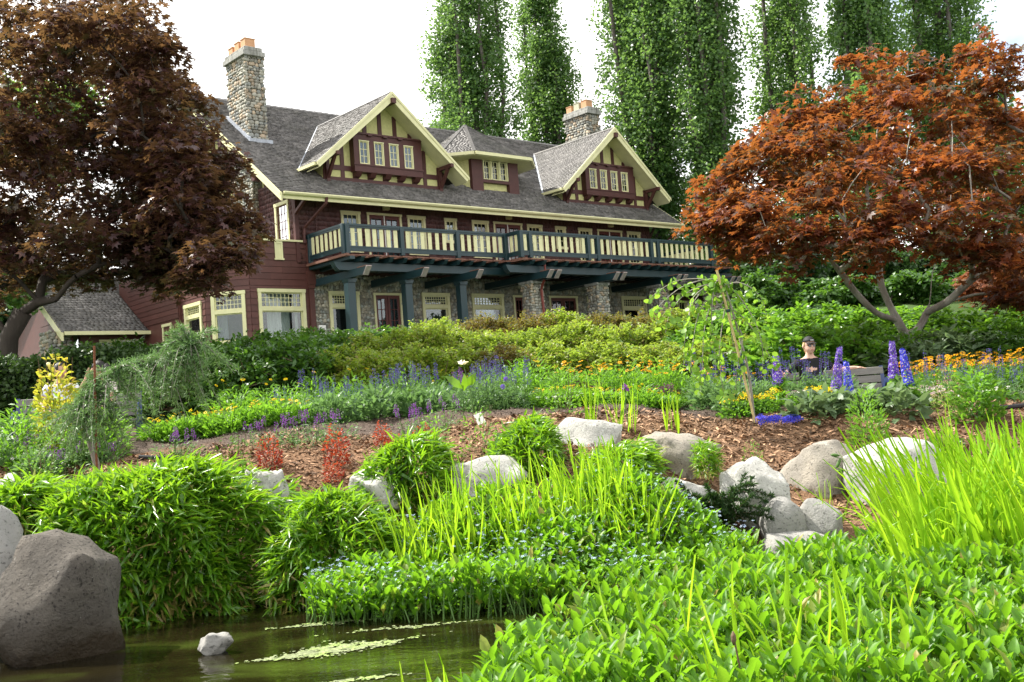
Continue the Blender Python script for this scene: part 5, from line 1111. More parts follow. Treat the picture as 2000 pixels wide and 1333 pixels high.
for k, (px, py, dp, kd, txt) in enumerate(RHL):
    p = W(px, py, dp); h = max(.8, p[2] - float(H(p[0], p[1]))); pr = {'r': RH[k % 2], 'g': GR[0], 'd': RK[k % 2]}[kd]; hh = {'r': 1.38, 'g': 1.0, 'd': 1.12}[kd]
    bush(pr, p, 1.05 if kd == 'r' else 1.1, k * 1.7, f'broad-leaved rhododendron {txt}' if kd == 'r' else f'leafy shrub {txt}', 'shrubs behind the bench', 'rhododendron_bush' if kd == 'r' else 'shrub', stretch=h / hh / (1.05 if kd == 'r' else 1.1))
# clipped dark hedge at the left
def hedge(px0, px1, py, d0, d1, label):
    a, b = W(px0, py, d0), W(px1, py, d0); top = (a[2] + b[2]) / 2; n = 26000
    u = rng.random(n); x = a[0] + (b[0] - a[0]) * u; face = rng.random(n)
    zb = H(x, np.full(n, d0)); z = np.where(face < .6, zb + (top - zb) * rng.random(n), top + rng.normal(0, .05, n)); y = np.where(face < .6, d0 + rng.normal(0, .08, n) + .05 * np.sin(x * 5), d0 + (d1 - d0) * rng.random(n))
    z = z + .08 * np.sin(x * 3.3); me = leaf_mesh('foliage', np.stack([x, y, z], 1), rdir(n, .1, .5) + np.array([0, -.4, .2]), unit(rng.normal(size=(n, 3)) + np.array([0, -.6, .6])), rng.uniform(.05, .10, n), rng.uniform(.035, .06, n), OVAL, K['l_yew'])
    base = np.array([(a[0] + b[0]) / 2, d0, float(zb.min())]); e = empty('hedge', base); tag(e, label, 'hedge')
    o = link('foliage', me, e, 'stuff'); o.location = -Vector(base)
    k = MB(base).box((a[0] + .1, d0 + .12, zb.min() - .1), (b[0] - .1, d1, top - .14)); k.build('branches', K['dkbark'], e)
hedge(-140, 345, 698, 18.0, 19.6, 'clipped dark hedge behind the seated couple')
# ================================================================== WATERSIDE PLANTS
K['l_bamboo'] = leafmat('bamboo_leaf', [(.040, .115, .010), (.066, .170, .013), (.10, .235, .016), (.135, .27, .018), (.26, .20, .07)], (.42, .76, .02), .42, .30, .55)
K['l_iris'] = leafmat('iris_blade', [(.11, .25, .012), (.17, .34, .016), (.22, .41, .02), (.28, .40, .025), (.18, .37, .018)], (.58, .92, .03), .54, .35, .4)
K['l_bog'] = leafmat('bogbean_leaf', [(.045, .125, .012), (.070, .180, .015), (.105, .235, .018), (.085, .205, .016), (.11, .23, .018), (.30, .24, .06)], (.36, .74, .02), .42, .42, .32, 26.0)
K['l_fresh'] = leafmat('fresh_green_leaf', [(.05, .14, .015), (.085, .21, .02), (.13, .27, .03)], (.35, .7, .04), .42)
K['l_sage'] = leafmat('sage_leaf', [(.06, .13, .045), (.085, .17, .06), (.11, .21, .07)], (.28, .5, .12), .34)
K['l_cedar'] = leafmat('cedar_needle', [(.06, .14, .04), (.095, .19, .06), (.16, .26, .11)], (.28, .48, .12), .3)
K['l_kat'] = leafmat('sapling_leaf', [(.085, .20, .02), (.12, .26, .03), (.17, .31, .045)], (.45, .75, .06), .5, .4)
K['l_gold'] = leafmat('golden_leaf', [(.20, .26, .02), (.34, .36, .03), (.50, .34, .05), (.42, .22, .06)], (.8, .7, .06), .45)
K['l_goldgreen'] = leafmat('gold_green_leaf', [(.10, .22, .02), (.20, .30, .025), (.36, .36, .04), (.48, .30, .06)], (.7, .7, .06), .45)
K['l_red'] = leafmat('red_barberry_leaf', [(.13, .014, .016), (.24, .03, .02), (.36, .07, .02)], (.75, .12, .03), .4)
K['stem'] = mat('green_stem', (.07, .14, .03), .6, .2, 20, 0)
K['straw'] = mat('dry_straw', (.42, .34, .16), .8, .25, 20, .1)
def fl(name, c, c2=None, trans=.35): return leafmat(name, [tuple(x * .8 for x in c), c] if not c2 else [c, c2], tuple(min(1, x * 1.4) for x in c), trans, .6, .15)
K['f_yellow'] = fl('yellow_petal', (.74, .52, .015), (.82, .64, .03)); K['f_orange'] = fl('orange_petal', (.75, .34, .01), (.80, .42, .015)); K['f_violet'] = fl('violet_petal', (.13, .06, .42), (.22, .12, .58)); K['f_blue'] = fl('deep_blue_petal', (.055, .06, .55), (.10, .10, .68))
K['f_purple'] = fl('purple_petal', (.18, .05, .28), (.30, .10, .42)); K['f_sky'] = fl('pale_blue_petal', (.42, .55, .80), (.60, .70, .88)); K['f_white'] = fl('white_petal', (.80, .78, .66), (.86, .85, .80)); K['f_pink'] = fl('pink_petal', (.72, .40, .55), (.80, .58, .68)); K['f_plum'] = fl('plum_leaf', (.05, .012, .03), (.085, .02, .05)); K['f_salvia'] = fl('blue_salvia_petal', (.07, .05, .24), (.13, .10, .36)); K['f_cream'] = fl('cream_petal', (.85, .78, .50), (.88, .84, .66)); K['f_mag'] = fl('magenta_petal', (.55, .08, .32))
def variants(name, T, m, nvar, Lx=1.0, wx=1.0):
    out = []
    for i in range(nvar): out.append(leaf_mesh(name, np.zeros((1, 3)), np.array([[1., 0, 0]]), np.array([[0, 0, 1.]]), Lx, wx, T, m, np.array([(i + .5) / nvar]), smooth=True))
    return out
def leafset(parent, base, P, D, N, L, Wd, T, m, single, name='leaf', rest='foliage', rnd=None):
    """the leaves nearest the lens become objects of their own, the others one joined part"""
    n = len(P); D = unit(D); S = unit(np.cross(N, D)); N = np.cross(D, S); L = np.broadcast_to(L, n); Wd = np.broadcast_to(Wd, n)
    order = np.argsort(np.linalg.norm(P - np.array([0, 0, CZ]), axis=1)); near = order[:single]; far = order[single:]
    if rnd is None: rnd = rng.random(n)
    if single:
        vs = variants(name, T, m, 8)
        for i in near:
            o = link(name, vs[min(7, int(rnd[i] * 8))], parent); p = P[i] - base; d, s, nn = D[i] * L[i], S[i] * Wd[i], N[i] * L[i]
            o.matrix_local = Matrix(((d[0], s[0], nn[0], p[0]), (d[1], s[1], nn[1], p[1]), (d[2], s[2], nn[2], p[2]), (0, 0, 0, 1)))
    if len(far):
        o = link(rest, leaf_mesh(rest, P[far] - base, D[far], N[far], L[far], Wd[far], T, m, rnd[far], smooth=True), parent, 'stuff')
def bamboo(px0, px1, pyt, pyb, d_top, d_bot, n, L, label, single=0, seed=0):
    """a mound of leafy canes; its silhouette spans the given pixels, its foot at d_bot"""
    r = np.random.default_rng(seed); a, b = W(px0, (pyt + pyb) / 2, d_top), W(px1, (pyt + pyb) / 2, d_top); cx = (a[0] + b[0]) / 2; rx = (b[0] - a[0]) / 2 * .92
    zt = W((px0 + px1) / 2, pyt, d_top)[2] - .05; cy = d_top + .15; ry = max(.35, cy - d_bot); z0 = float(H(cx, cy)); zb = W((px0 + px1) / 2, pyb, d_bot)[2]
    base = np.array([cx, cy, max(0, z0)])
    th = r.uniform(0, 2 * math.pi, n); th = np.where(r.random(n) < .75, -np.abs(th - math.pi), th)       # more leaves on the pond side
    hf = r.random(n); prof = np.clip(1 - hf ** 5, 0, 1) ** .5 * (.86 + .14 * np.sin(th * 3 + seed) + .10 * np.sin(th * 7 + hf * 5)); dep = 1 - .35 * r.random(n) ** 1.6
    x = cx + np.cos(th) * rx * prof * dep; y = cy + np.sign(np.sin(th)) * np.abs(np.sin(th)) ** .5 * ry * prof * dep
    zlow = np.where(np.sin(th) < 0, zb, np.maximum(z0, zb)); z = zlow + (zt - zlow) * hf + r.normal(0, .03, n) + .05 * np.sin(x * 6)
    P = np.stack([x, y, z], 1); out = np.stack([np.cos(th) * .8, np.sin(th), np.full(n, -.05)], 1)
    D = unit(out + r.normal(0, .55, (n, 3)) + np.stack([np.full(n, .25), np.zeros(n), (hf - .45) * .9], 1))
    rn = np.clip(.15 + .5 * r.random(n) + .18 * r.normal(size=n) + .0, 0, .86); rn[(hf < .3) & (r.random(n) < .3)] = 1.0; rn[r.random(n) < .02] = 1.0
    e = empty('bamboo_clump', base); tag(e, label, 'bamboo', 'dwarf bamboo clumps on the bank')
    st = MB(base)
    for k in range(min(70, n // 40)):
        i = r.integers(n); q_ = P[i]; st.tube([(cx + (q_[0] - cx) * .5, cy + (q_[1] - cy) * .5, max(z0, zb) - .1), (cx + (q_[0] - cx) * .8, cy + (q_[1] - cy) * .8, (q_[2] + zb) / 2), q_], [.006, .005, .003], 4, cap=False)
    st.build('canes', K['straw'], e)
    # leaf sits with its base on the cane, blade outwards
    leafset(e, base, P - D * L * .35, D, ndir(n, .45), L * r.uniform(.65, 1.25, n), L * .155 * r.uniform(.8, 1.2, n), LANCE, K['l_bamboo'], single, rnd=rn)
bamboo(0, 630, 903, 1262, 9.75, 8.75, 12000, .21, 'widest dwarf bamboo mound hanging over the pond beside the dark boulder', 280, 1)
bamboo(-40, 130, 930, 1060, 9.6, 9.0, 1500, .24, 'dwarf bamboo tuft above the dark boulder at the picture edge', 0, 2)
bamboo(530, 800, 960, 1205, 9.6, 8.75, 4200, .185, 'loose dwarf bamboo just right of the widest mound', 120, 3)
bamboo(700, 905, 848, 1010, 10.55, 10.0, 2300, .18, 'dwarf bamboo between the half hidden rock and the speckled rock', 60, 4)
bamboo(950, 1120, 818, 985, 10.7, 10.2, 2600, .16, 'upright dwarf bamboo left of the tall pale rock', 60, 5)
bamboo(1105, 1320, 862, 1010, 10.35, 9.9, 2300, .17, 'dwarf bamboo in front of the tall pale rock', 60, 6)
bamboo(1345, 1412, 850, 918, 10.5, 10.3, 520, .11, 'little bamboo tuft on the corner of the flat-topped rock', 0, 7)
# ---- iris
def blade_mesh(i, curve, flop):
    r = np.random.default_rng(300 + i); n = 9; v, f = [], []
    for j in range(n):
        t = j / (n - 1); a = curve * t * t * 1.2 + (flop * max(0, t - .55) ** 2 * 9 if flop else 0)
        if j == 0: p = np.zeros(3); ang = 0
        else: p = p + np.array([math.sin(a), 0, math.cos(a)]) / (n - 1)
        w = .5 * (1 - t ** 2.6) * (.75 + .5 * min(1, t * 3)) + .004; v += [(p[0], -w, p[2]), (p[0] + .010, 0, p[2]), (p[0], w, p[2])]
    for j in range(n - 1):
        for k in range(2): a = j * 3 + k; f.append((a, a + 1, a + 4, a + 3))
    return mesh_np('blade', np.array(v), [np.array(f)], K['l_iris'], np.full(len(v), r.random()), True)
BL = [blade_mesh(i, c, fl_) for i, (c, fl_) in enumerate([(.05, 0), (.15, 0), (.25, 0), (.1, 0), (.35, 0), (.2, 0), (.5, 0), (.3, 0), (.12, 0), (.3, .5), (.2, 1.0), (.4, .9)])]
def iris(px0, px1, d0, d1, n, hmin, hmax, label, lean=(0, 0), seed=0, w=.030, pts=None, dry=0, name='iris_clump', more=0):
    r = np.random.default_rng(seed); c = W((px0 + px1) / 2, 900, (d0 + d1) / 2); base = np.array([c[0], c[1], max(-.1, float(H(c[0], c[1])))]); e = empty(name, base); tag(e, label, 'iris', 'iris clumps')
    for k in range(n):
        dp = r.uniform(d0, d1); px = r.uniform(px0, px1); p = W(px, 900, dp); z = max(-.12, float(H(p[0], p[1]))) - .02
        h = r.uniform(hmin, hmax); i = r.choice(12, p=np.array([2, 3, 3, 2, 3, 3, 2, 3, 2, .8, .6, .6]) / 25.0); rz = r.uniform(0, 6.28)
        o = link('blade', BL[i], e); t1, t2 = r.normal(lean[0], .20), r.normal(lean[1], .16)
        o.location = (p[0] - base[0], p[1] - base[1], z - base[2]); o.rotation_euler = (t2, t1, rz if r.random() < .35 else math.pi + r.uniform(-.9, .9)); ww = w * r.uniform(.7, 1.3); o.scale = (h, ww, h)
    if more:
        jv, jr, nb = [], [], 0; fq = [p.vertices[:] for p in BL[0].polygons]; bv = [np.array([v.co[:] for v in m_.vertices]) for m_ in BL]; F_ = []
        for k in range(more):
            dp = r.uniform(d0, d1); px = r.uniform(px0, px1); p = W(px, 900, dp); z = max(-.12, float(H(p[0], p[1]))) - .02; h = r.uniform(hmin * .7, hmax * .95); i = r.choice(12); rz = math.pi + r.uniform(-1.2, 1.2) if r.random() < .7 else r.uniform(0, 6.28); c_, s_ = math.cos(rz), math.sin(rz)
            q_ = bv[i] * np.array([h, w * r.uniform(.5, 1.1), h]); t1, t2 = r.normal(lean[0], .2), r.normal(lean[1], .16); q_ = np.stack([q_[:, 0] * c_ - q_[:, 1] * s_, q_[:, 0] * s_ + q_[:, 1] * c_, q_[:, 2]], 1); q_[:, 0] += q_[:, 2] * t1; q_[:, 1] -= q_[:, 2] * t2
            jv.append(q_ + np.array([p[0], p[1], z]) - base); jr.append(np.full(len(q_), r.random())); F_ += [[nb + a for a in f] for f in fq]; nb += len(q_)
        link('inner_blades', mesh_np('inner_blades', np.concatenate(jv), [np.array(F_)], K['l_iris'], np.concatenate(jr), True), e, 'stuff')
    return e
iris(735, 1270, 8.9, 9.6, 220, .45, .86, 'yellow-green iris stand in the middle of the far bank', (-.14, .0), 1, .026, more=260)
iris(1760, 2170, 7.2, 9.1, 295, .85, 1.4, 'tall bright iris stand at the right edge of the pond', (-.26, .05), 2, .040, more=480)
iris(790, 880, 4.85, 5.2, 8, .45, .62, 'few iris blades rising at the bottom of the picture beside open water', (-.15, 0), 3, .040)
iris(1190, 1750, 4.7, 5.6, 40, .55, .9, 'scattered iris blades standing among the nearest bogbean leaves', (-.15, 0), 4, .036)
iris(1150, 1172, 11.9, 12.05, 14, .45, .62, 'upright iris tuft behind the tall pale rock', (0, 0), 5, .02)
iris(1195, 1245, 11.7, 12.0, 16, .42, .68, 'iris tuft carrying the purple flower on the mulch', (0, 0), 6, .018)
iris(1300, 1330, 12.0, 12.2, 12, .35, .5, 'short iris tuft beside the creeping plant on the mulch', (0, 0), 7, .018)
iris(1840, 1870, 10.9, 11.2, 12, .45, .65, 'iris tuft behind the largest white rock', (0, 0), 8, .018)
iris(1925, 1965, 10.8, 11.2, 12, .45, .65, 'iris tuft near the right edge on the bare mulch', (0, 0), 9, .018)
iris(1585, 1630, 10.0, 10.3, 14, .3, .5, 'thin iris tuft growing between the round boulders', (-.1, 0), 10, .014)
iris(470, 490, 10.3, 10.5, 8, .5, .7, 'thin iris tuft left of the rounded pale rock', (0, 0), 11, .014)
# ---- bogbean
def inpoly(x, y, poly):
    c = np.zeros(len(x), bool); n = len(poly)
    for i in range(n):
        (x0, y0), (x1, y1) = poly[i], poly[(i + 1) % n]; m_ = ((y0 > y) != (y1 > y)) & (x < (x1 - x0) * (y - y0) / (y1 - y0 + 1e-12) + x0); c ^= m_
    return c
def bog(poly_px, n, label, single, L=.2, hmin=.14, hmax=.36, seed=0):
    poly = [tuple(W(px, 1100, d)[:2] - np.array([0, 0])) for px, d in poly_px]; r = np.random.default_rng(seed)
    xs_, ys_ = [p[0] for p in poly], [p[1] for p in poly]; P = np.stack([r.uniform(min(xs_), max(xs_), n * 4), r.uniform(min(ys_), max(ys_), n * 4)], 1); P = P[inpoly(P[:, 0], P[:, 1], poly)][:n]; n = len(P)
    z = np.maximum(-.02, H(P[:, 0], P[:, 1])); h = hmin + (hmax - hmin) * r.random(n) ** .75; h = h * (.85 + .3 * np.sin(P[:, 0] * 4) * np.cos(P[:, 1] * 5)); base = np.array([P[:, 0].mean(), P[:, 1].mean(), 0.0]); e = empty('bogbean_patch', base); tag(e, label, 'marsh plant', 'bogbean patches in the pond')
    top = np.column_stack([P, z + h]); ts = 3; C = np.repeat(top, ts, 0); a = np.repeat(r.uniform(0, 6.28, n), ts) + np.tile([0, 2.1, 4.2], n) + r.normal(0, .3, n * ts)
    D = unit(np.stack([np.cos(a), np.sin(a), r.normal(2.1, .8, n * ts)], 1)); N = unit(np.stack([-np.cos(a) * .9, -np.sin(a) * .9, np.ones(n * ts)], 1) + r.normal(0, .25, (n * ts, 3)))
    st = MB(base)
    for i in range(0, n, 2): st.tube([(P[i, 0] + r.normal(0, .04), P[i, 1] + r.normal(0, .04), z[i] - .05), top[i]], [.006, .005], 4, cap=False)
    st.build('stalks', K['stem'], e, 'stuff')
    leafset(e, base, C, D, N, L * r.uniform(.45, 1.25, n * ts), L * .37 * r.uniform(.7, 1.2, n * ts), SPOON, K['l_bog'], single, rnd=np.where(r.random(n * ts) < .018, 1.0, r.random(n * ts) * .85))
    return poly
bog([(800, 4.55), (900, 5.15), (1010, 6.1), (1130, 6.6), (1210, 7.3), (1340, 7.7), (1480, 8.35), (1640, 8.6), (2080, 8.3), (2250, 4.4)], 6300, 'wide bogbean patch filling the near right corner of the pond', 290, .135, hmin=.03, hmax=.37, seed=1)
pm_ = bog([(590, 8.5), (640, 8.25), (800, 8.2), (1000, 8.1), (1200, 8.15), (1340, 8.4), (1470, 8.9), (1490, 9.5), (1250, 9.9), (1000, 9.6), (760, 9.7), (640, 9.2)], 2700, 'bogbean patch with blue forget-me-nots below the middle iris', 200, .14, .02, .34, seed=2)
def strew(poly, n, zlo, zhi, T, L, wr, m, name, label, cat, tilt=.3, seed=0, nspread=.5):
    r = np.random.default_rng(seed); xs_, ys_ = [p[0] for p in poly], [p[1] for p in poly]; P = np.stack([r.uniform(min(xs_), max(xs_), n * 4), r.uniform(min(ys_), max(ys_), n * 4)], 1); P = P[inpoly(P[:, 0], P[:, 1], poly)]
    keep = np.sin(P[:, 0] * 3.1 + 1) * np.cos(P[:, 1] * 4.3) + r.normal(0, .5, len(P)) > -.1; P = P[keep][:n]; n = len(P)
    C = np.column_stack([P, np.maximum(0, H(P[:, 0], P[:, 1])) + r.uniform(zlo, zhi, n)])
    o = link(name, leaf_mesh(name, C, rdir(n, tilt, .4), ndir(n, nspread), L * r.uniform(.7, 1.3, n), L * wr * r.uniform(.8, 1.2, n), T, m)); return tag(o, label, cat, kind='stuff')
strew(pm_, 7000, .02, .36, OVAL, .045, .4, K['l_fresh'], 'forget_me_not_foliage', 'fine fresh green foliage between the bogbean leaves', 'foliage', seed=3)
strew(pm_, 1700, .14, .44, FIVE, .017, 1.0, K['f_sky'], 'forget_me_not_flowers', 'tiny pale blue forget-me-not flowers over the bogbean patch', 'flowers', 0, 4, .35)
# ---- scum and floating specks on the water
K['scum'] = mat('pale_green_pond_scum', (.19, .22, .11), .85, .3, 12, .3, rnd=.3, c2=(.22, .30, .08), c2_at=.55)
def scum(px, py, lpx, wpx, ang, n, label, seed=0):
    r = np.random.default_rng(seed); hor = 874.2 - .0732 * px; d = CZ * F_PX / (py - hor); c = W(px, py, d); t = r.normal(0, .42, n); s = r.normal(0, .36, n) * np.clip(1 - np.abs(t) ** 1.5, .15, 1) + .10 * np.sin(t * 5 + seed)
    l = lpx / F_PX * d; wv = wpx / F_PX * d * d / CZ * .5; ax = np.array([math.cos(ang), math.sin(ang)]); pr = np.array([-ax[1], ax[0]])
    t = t + .06 * np.sin(s * 9); P = c[:2] + np.outer(t * l, ax) + np.outer(s * wv, pr) + r.normal(0, .012, (n, 2)); a = r.uniform(0, 6.28, n); sz = r.uniform(.005, .019, n)
    V = np.stack([np.column_stack([P + np.stack([np.cos(a + k * 1.257), np.sin(a + k * 1.257)], 1) * sz[:, None] * r.uniform(.6, 1.2, (n, 1)), np.full(n, .004) + r.uniform(0, .003, n)]) for k in range(5)], 1).reshape(-1, 3)
    nzk = np.sin(P[:, 0] * 37 + seed) * np.cos(P[:, 1] * 29) + r.normal(0, .5, n) > -.25; V = V.reshape(n, 5, 3)[nzk].reshape(-1, 3); n = int(nzk.sum())
    o = link('pond_scum', mesh_np('pond_scum', V, [np.arange(n * 5).reshape(n, 5)], K['scum'], np.repeat(r.random(n), 5))); tag(o, label, 'pond scum', 'pond scum rafts', kind='stuff')
scum(650, 1262, 150, 26, .36, 2600, 'long pale raft of pond scum slanting across the open water', 1)
scum(640, 1212, 110, 10, .1, 500, 'thin scum streak below the forget-me-nots', 2)
#scum(490, 1300, 200, 10, .2, 160, 'broken scum streak near the bottom of the pond view', 3)
scum(800, 1218, 140, 8, .1, 260, 'scum line along the foot of the middle bogbean', 4)
scum(700, 1318, 90, 9, .2, 260, 'small scum raft at the lower picture edge', 5)
#scum(90, 1318, 120, 8, .1, 160, 'scum below the dark boulder at the picture corner', 6)
# ================================================================== WEEPING CEDAR, SAPLING
def cedar():
    d = 11.4; r = np.random.default_rng(8)
    trunk = smooth_path([W(188, 905, d), W(172, 850, d), W(163, 805, d), W(166, 775, d), W(184, 744, d), W(235, 716, d + .1), W(300, 700, d + .1), W(340, 692, d), W(366, 678, d - .05), W(378, 664, d - .05)])
    base = trunk[0].copy(); base[2] = float(H(base[0], base[1])) - .03; wd = MB(); wd.tube(np.vstack([base, trunk]), np.linspace(.035, .010, len(trunk) + 1), 7)
    P, D = [], []
    def spray(path, dens, ln):
        path = np.array(path); seg = np.linalg.norm(np.diff(path, axis=0), axis=1).sum(); n = int(seg * dens)
        for t in r.random(n):
            f = t * (len(path) - 1); i = min(int(f), len(path) - 2); p = path[i] + (path[i + 1] - path[i]) * (f - i); ax = unit(path[i + 1] - path[i])
            dd = unit(ax * r.uniform(.3, 1.1) + r.normal(0, .55, 3)); sl = ln * r.uniform(.4, 1.1)
            for j in range(6): P.append(p + dd * sl * j / 6); D.append(dd * .8 + r.normal(0, .35, 3))
    for k in range(165):
        f = r.uniform(.12, 1) ** .85 * (len(trunk) - 1.01); i = int(f); p = trunk[i] + (trunk[i + 1] - trunk[i]) * (f - i); q = p; L = r.uniform(.22, .62) * (1.15 if .3 < f / len(trunk) < .85 else .8); lat = r.normal(0, .22, 2); path = [p]
        if f / len(trunk) < .42: L *= .95
        up = r.uniform(.0, .16) if f / len(trunk) > .35 else 0
        for j in range(1, 6): t = j / 5; path.append(p + np.array([lat[0] * t, lat[1] * t, up * math.sin(t * 2.2) - L * t ** 1.5]))
        wd.tube(path, np.linspace(.006, .002, 6), 3, cap=False); spray(path, 62, .10)
    for k in range(16):
        a = r.uniform(-1.2, 1.4); p = trunk[-1 - r.integers(8)]; path = [p, p + np.array([math.sin(a) * .12, r.normal(0, .05), math.cos(a) * .10 + .03]), p + np.array([math.sin(a) * .26, r.normal(0, .08), math.cos(a) * .17 + .02])]; wd.tube(path, [.005, .004, .002], 3, cap=False); spray(path, 60, .08)
    P, D = np.array(P), np.array(D); n = len(P)
    me = leaf_mesh('needles', P, D, unit(r.normal(size=(n, 3))), r.uniform(.03, .06, n), r.uniform(.006, .010, n), DIAM, K['l_cedar'])
    finish_tree('weeping_cedar', base, wd, K['bark'], me, 'arching weeping cedar trained over to one side beside a rusty stake', 'tree', wood_name='trunk', crown_name='needles')
    K['rust'] = mat('rusty_iron', (.16, .06, .03), .85, .3, 20, .4, 80)
    p, q = W(184, 676, d - .12), W(188, 890, d - .12); s = MB((q[0], q[1], q[2]))
    path = [q - (0, 0, .15), q, p]; s.tube(path, .012, 7)
    for k in range(36): c = q + (p - q) * (k + .5) / 36; s.tube([c, c + (p - q) * .006], .0145, 6)
    o = s.build('garden_stake', K['rust']); o.location = q; tag(o, 'rusty iron stake standing upright against the weeping cedar', 'stake')
cedar()
def sapling():
    d = 12.4; r = np.random.default_rng(12); base = W(1472, 806, d); base[2] = float(H(base[0], base[1])) - .03
    trunk = smooth_path([base, W(1462, 730, d), W(1445, 660, d), W(1428, 600, d), W(1415, 560, d), W(1405, 540, d)]); wd = MB(); wd.tube(trunk, np.linspace(.018, .008, len(trunk)), 6); tips = []
    arcs = [[(1408, 545), (1370, 548), (1330, 562), (1295, 590), (1275, 612)], [(1408, 545), (1380, 560), (1350, 600), (1338, 660), (1335, 720)], [(1412, 555), (1390, 590), (1375, 650), (1372, 720), (1368, 770)], [(1415, 560), (1440, 552), (1470, 565), (1490, 590), (1498, 620)], [(1412, 552), (1440, 575), (1470, 620), (1488, 670), (1490, 720)], [(1420, 580), (1410, 640), (1405, 700), (1412, 760), (1420, 790)], [(1450, 690), (1415, 690), (1385, 705), (1365, 730)], [(1410, 548), (1345, 570), (1310, 610), (1300, 650)], [(1425, 600), (1460, 630), (1500, 690), (1512, 720)], [(1406, 545), (1395, 560), (1390, 620), (1395, 680), (1398, 740)], [(1410, 550), (1360, 545), (1320, 550), (1285, 570), (1268, 585)], [(1430, 620), (1450, 660), (1440, 720), (1436, 770)], [(1408, 545), (1355, 580), (1345, 640)], [(1410, 560), (1425, 600), (1430, 660), (1440, 700)], [(1415, 570), (1370, 600), (1352, 680), (1350, 740)]]
    P, D = [], []
    for a in arcs:
        dz = r.uniform(-.35, .35); path = smooth_path([W(x, y, d + dz * k / (len(a) - 1)) for k, (x, y) in enumerate(a)], 6); wd.tube(path, np.linspace(.008, .002, len(path)), 4, cap=False)
        L = np.linalg.norm(np.diff(path, axis=0), axis=1).sum(); n = int(L * 34)
        for t in r.random(n):
            f = t * (len(path) - 1.01); i = int(f); p = path[i] + (path[i + 1] - path[i]) * (f - i) + r.normal(0, .035, 3); P.append(p); D.append(unit(np.array([r.normal(0, .8), r.normal(0, .8), -.7])))
    P, D = np.array(P), np.array(D); e = empty('weeping_sapling', base); tag(e, 'young weeping sapling with round light green leaves hanging from arching twigs', 'tree')
    wd.v = [tuple(np.array(p) - base) for p in wd.v]; wd.build('trunk', K['bark'], e, smooth=True)
    n = len(P); leafset(e, base, P, D, unit(r.normal(size=(n, 3)) + np.array([0, -.7, .4])), r.uniform(.05, .085, n), r.uniform(.05, .08, n), ROUND, K['l_kat'], 260)
    p, q = W(1400, 528, d - .06), W(1475, 815, d - .06); s = MB(q); s.tube([q - (0, 0, .1), (p + q) / 2, p], .014, 7); o = s.build('garden_stake', K['straw']); o.location = q; tag(o, 'leaning wooden stake tied to the weeping sapling', 'stake')
    for t in (.35, .72): c = q + (p - q) * t; MB(q).tube([c + (-.02, -.01, 0), c + (.03, -.02, .004)], .018, 6).build('tie', K['teal'], o)
sapling()
# ================================================================== FLOWER BED
def place(proto, px, depth, label, name, cat, group, s=1.0, rz=None, sz=1.0, dz=0.0):
    p = W(px, 780, depth); e = empty(name, (p[0], p[1], float(H(p[0], p[1])) - .02 + dz), random.uniform(0, 6.28) if rz is None else rz); e.scale = (s, s, s * sz); tag(e, label, cat, group)
    for nm, me, kd in proto: link(nm, me, e, kd)
    return e
def tuft(R, Hh, n, L, wr, m, tilt=.6, T=LANCE, seed=0):
    r = np.random.default_rng(seed); a = r.uniform(0, 6.28, n); rr = np.sqrt(r.random(n)) * R; h = Hh * r.random(n) * (1 - .5 * (rr / R) ** 2); P = np.stack([np.cos(a) * rr, np.sin(a) * rr, h], 1)
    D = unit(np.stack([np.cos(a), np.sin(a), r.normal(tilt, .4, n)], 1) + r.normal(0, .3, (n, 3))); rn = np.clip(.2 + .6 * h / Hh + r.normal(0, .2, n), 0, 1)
    return leaf_mesh('foliage', P, D, ndir(n, .5), L * r.uniform(.6, 1.3, n), L * wr * r.uniform(.8, 1.2, n), T, m, rn)
def stems_mesh(tops, r0=.003, spread=.4, m=None):
    mb = MB()
    for t in tops: mb.tube([(t[0] * spread, t[1] * spread, 0), (t[0] * .8, t[1] * .8, t[2] * .6), t], [r0, r0 * .8, r0 * .6], 3, cap=False)
    o = mb.build('tmp', m or K['stem']); me = o.data; bpy.data.objects.remove(o); return me
def daisies(n, R, Hh, size, m, seed, T=DAISY, face=.35):
    r = np.random.default_rng(seed); a = r.uniform(0, 6.28, n); rr = np.sqrt(r.random(n)) * R; P = np.stack([np.cos(a) * rr, np.sin(a) * rr, Hh * r.uniform(.78, 1.05, n)], 1)
    N = unit(np.stack([r.normal(0, face, n), r.normal(-.35, face, n), np.ones(n)], 1)); D = unit(np.cross(N, r.normal(size=(n, 3))))
    return P, leaf_mesh('flowers', P, D, N, size * r.uniform(.8, 1.2, n), size * r.uniform(.8, 1.2, n), T, m)
def eyes(P, size, m):
    mb = MB()
    for p in P: mb.tube([p - (0, 0, size * .1), p + (0, 0, size * .5), p + (0, 0, size * .7)], [size, size * .8, size * .2], 5)
    o = mb.build('tmp', m); me = o.data; bpy.data.objects.remove(o); return me
K['eye'] = mat('dark_flower_eye', (.035, .018, .01), .9, .2, 20, .3)
def spikes(n, R, Hh, ln, m, seed, size=.014, per=46, fat=.02):
    r = np.random.default_rng(seed); a = r.uniform(0, 6.28, n); rr = np.sqrt(r.random(n)) * R; tops = np.stack([np.cos(a) * rr, np.sin(a) * rr, Hh * r.uniform(.8, 1.1, n)], 1); P, D = [], []
    for t in tops:
        f = r.random(per); th = r.uniform(0, 6.28, per); w = fat * (1 - f * .7); P.append(t + np.stack([np.cos(th) * w, np.sin(th) * w, (f - 1) * ln], 1)); D.append(np.stack([np.cos(th), np.sin(th), r.normal(.2, .4, per)], 1))
    P, D = np.concatenate(P), np.concatenate(D); k = len(P); return tops, leaf_mesh('flowers', P, D, unit(r.normal(size=(k, 3))), size * r.uniform(.7, 1.4, k), size * .8, DIAM, m)
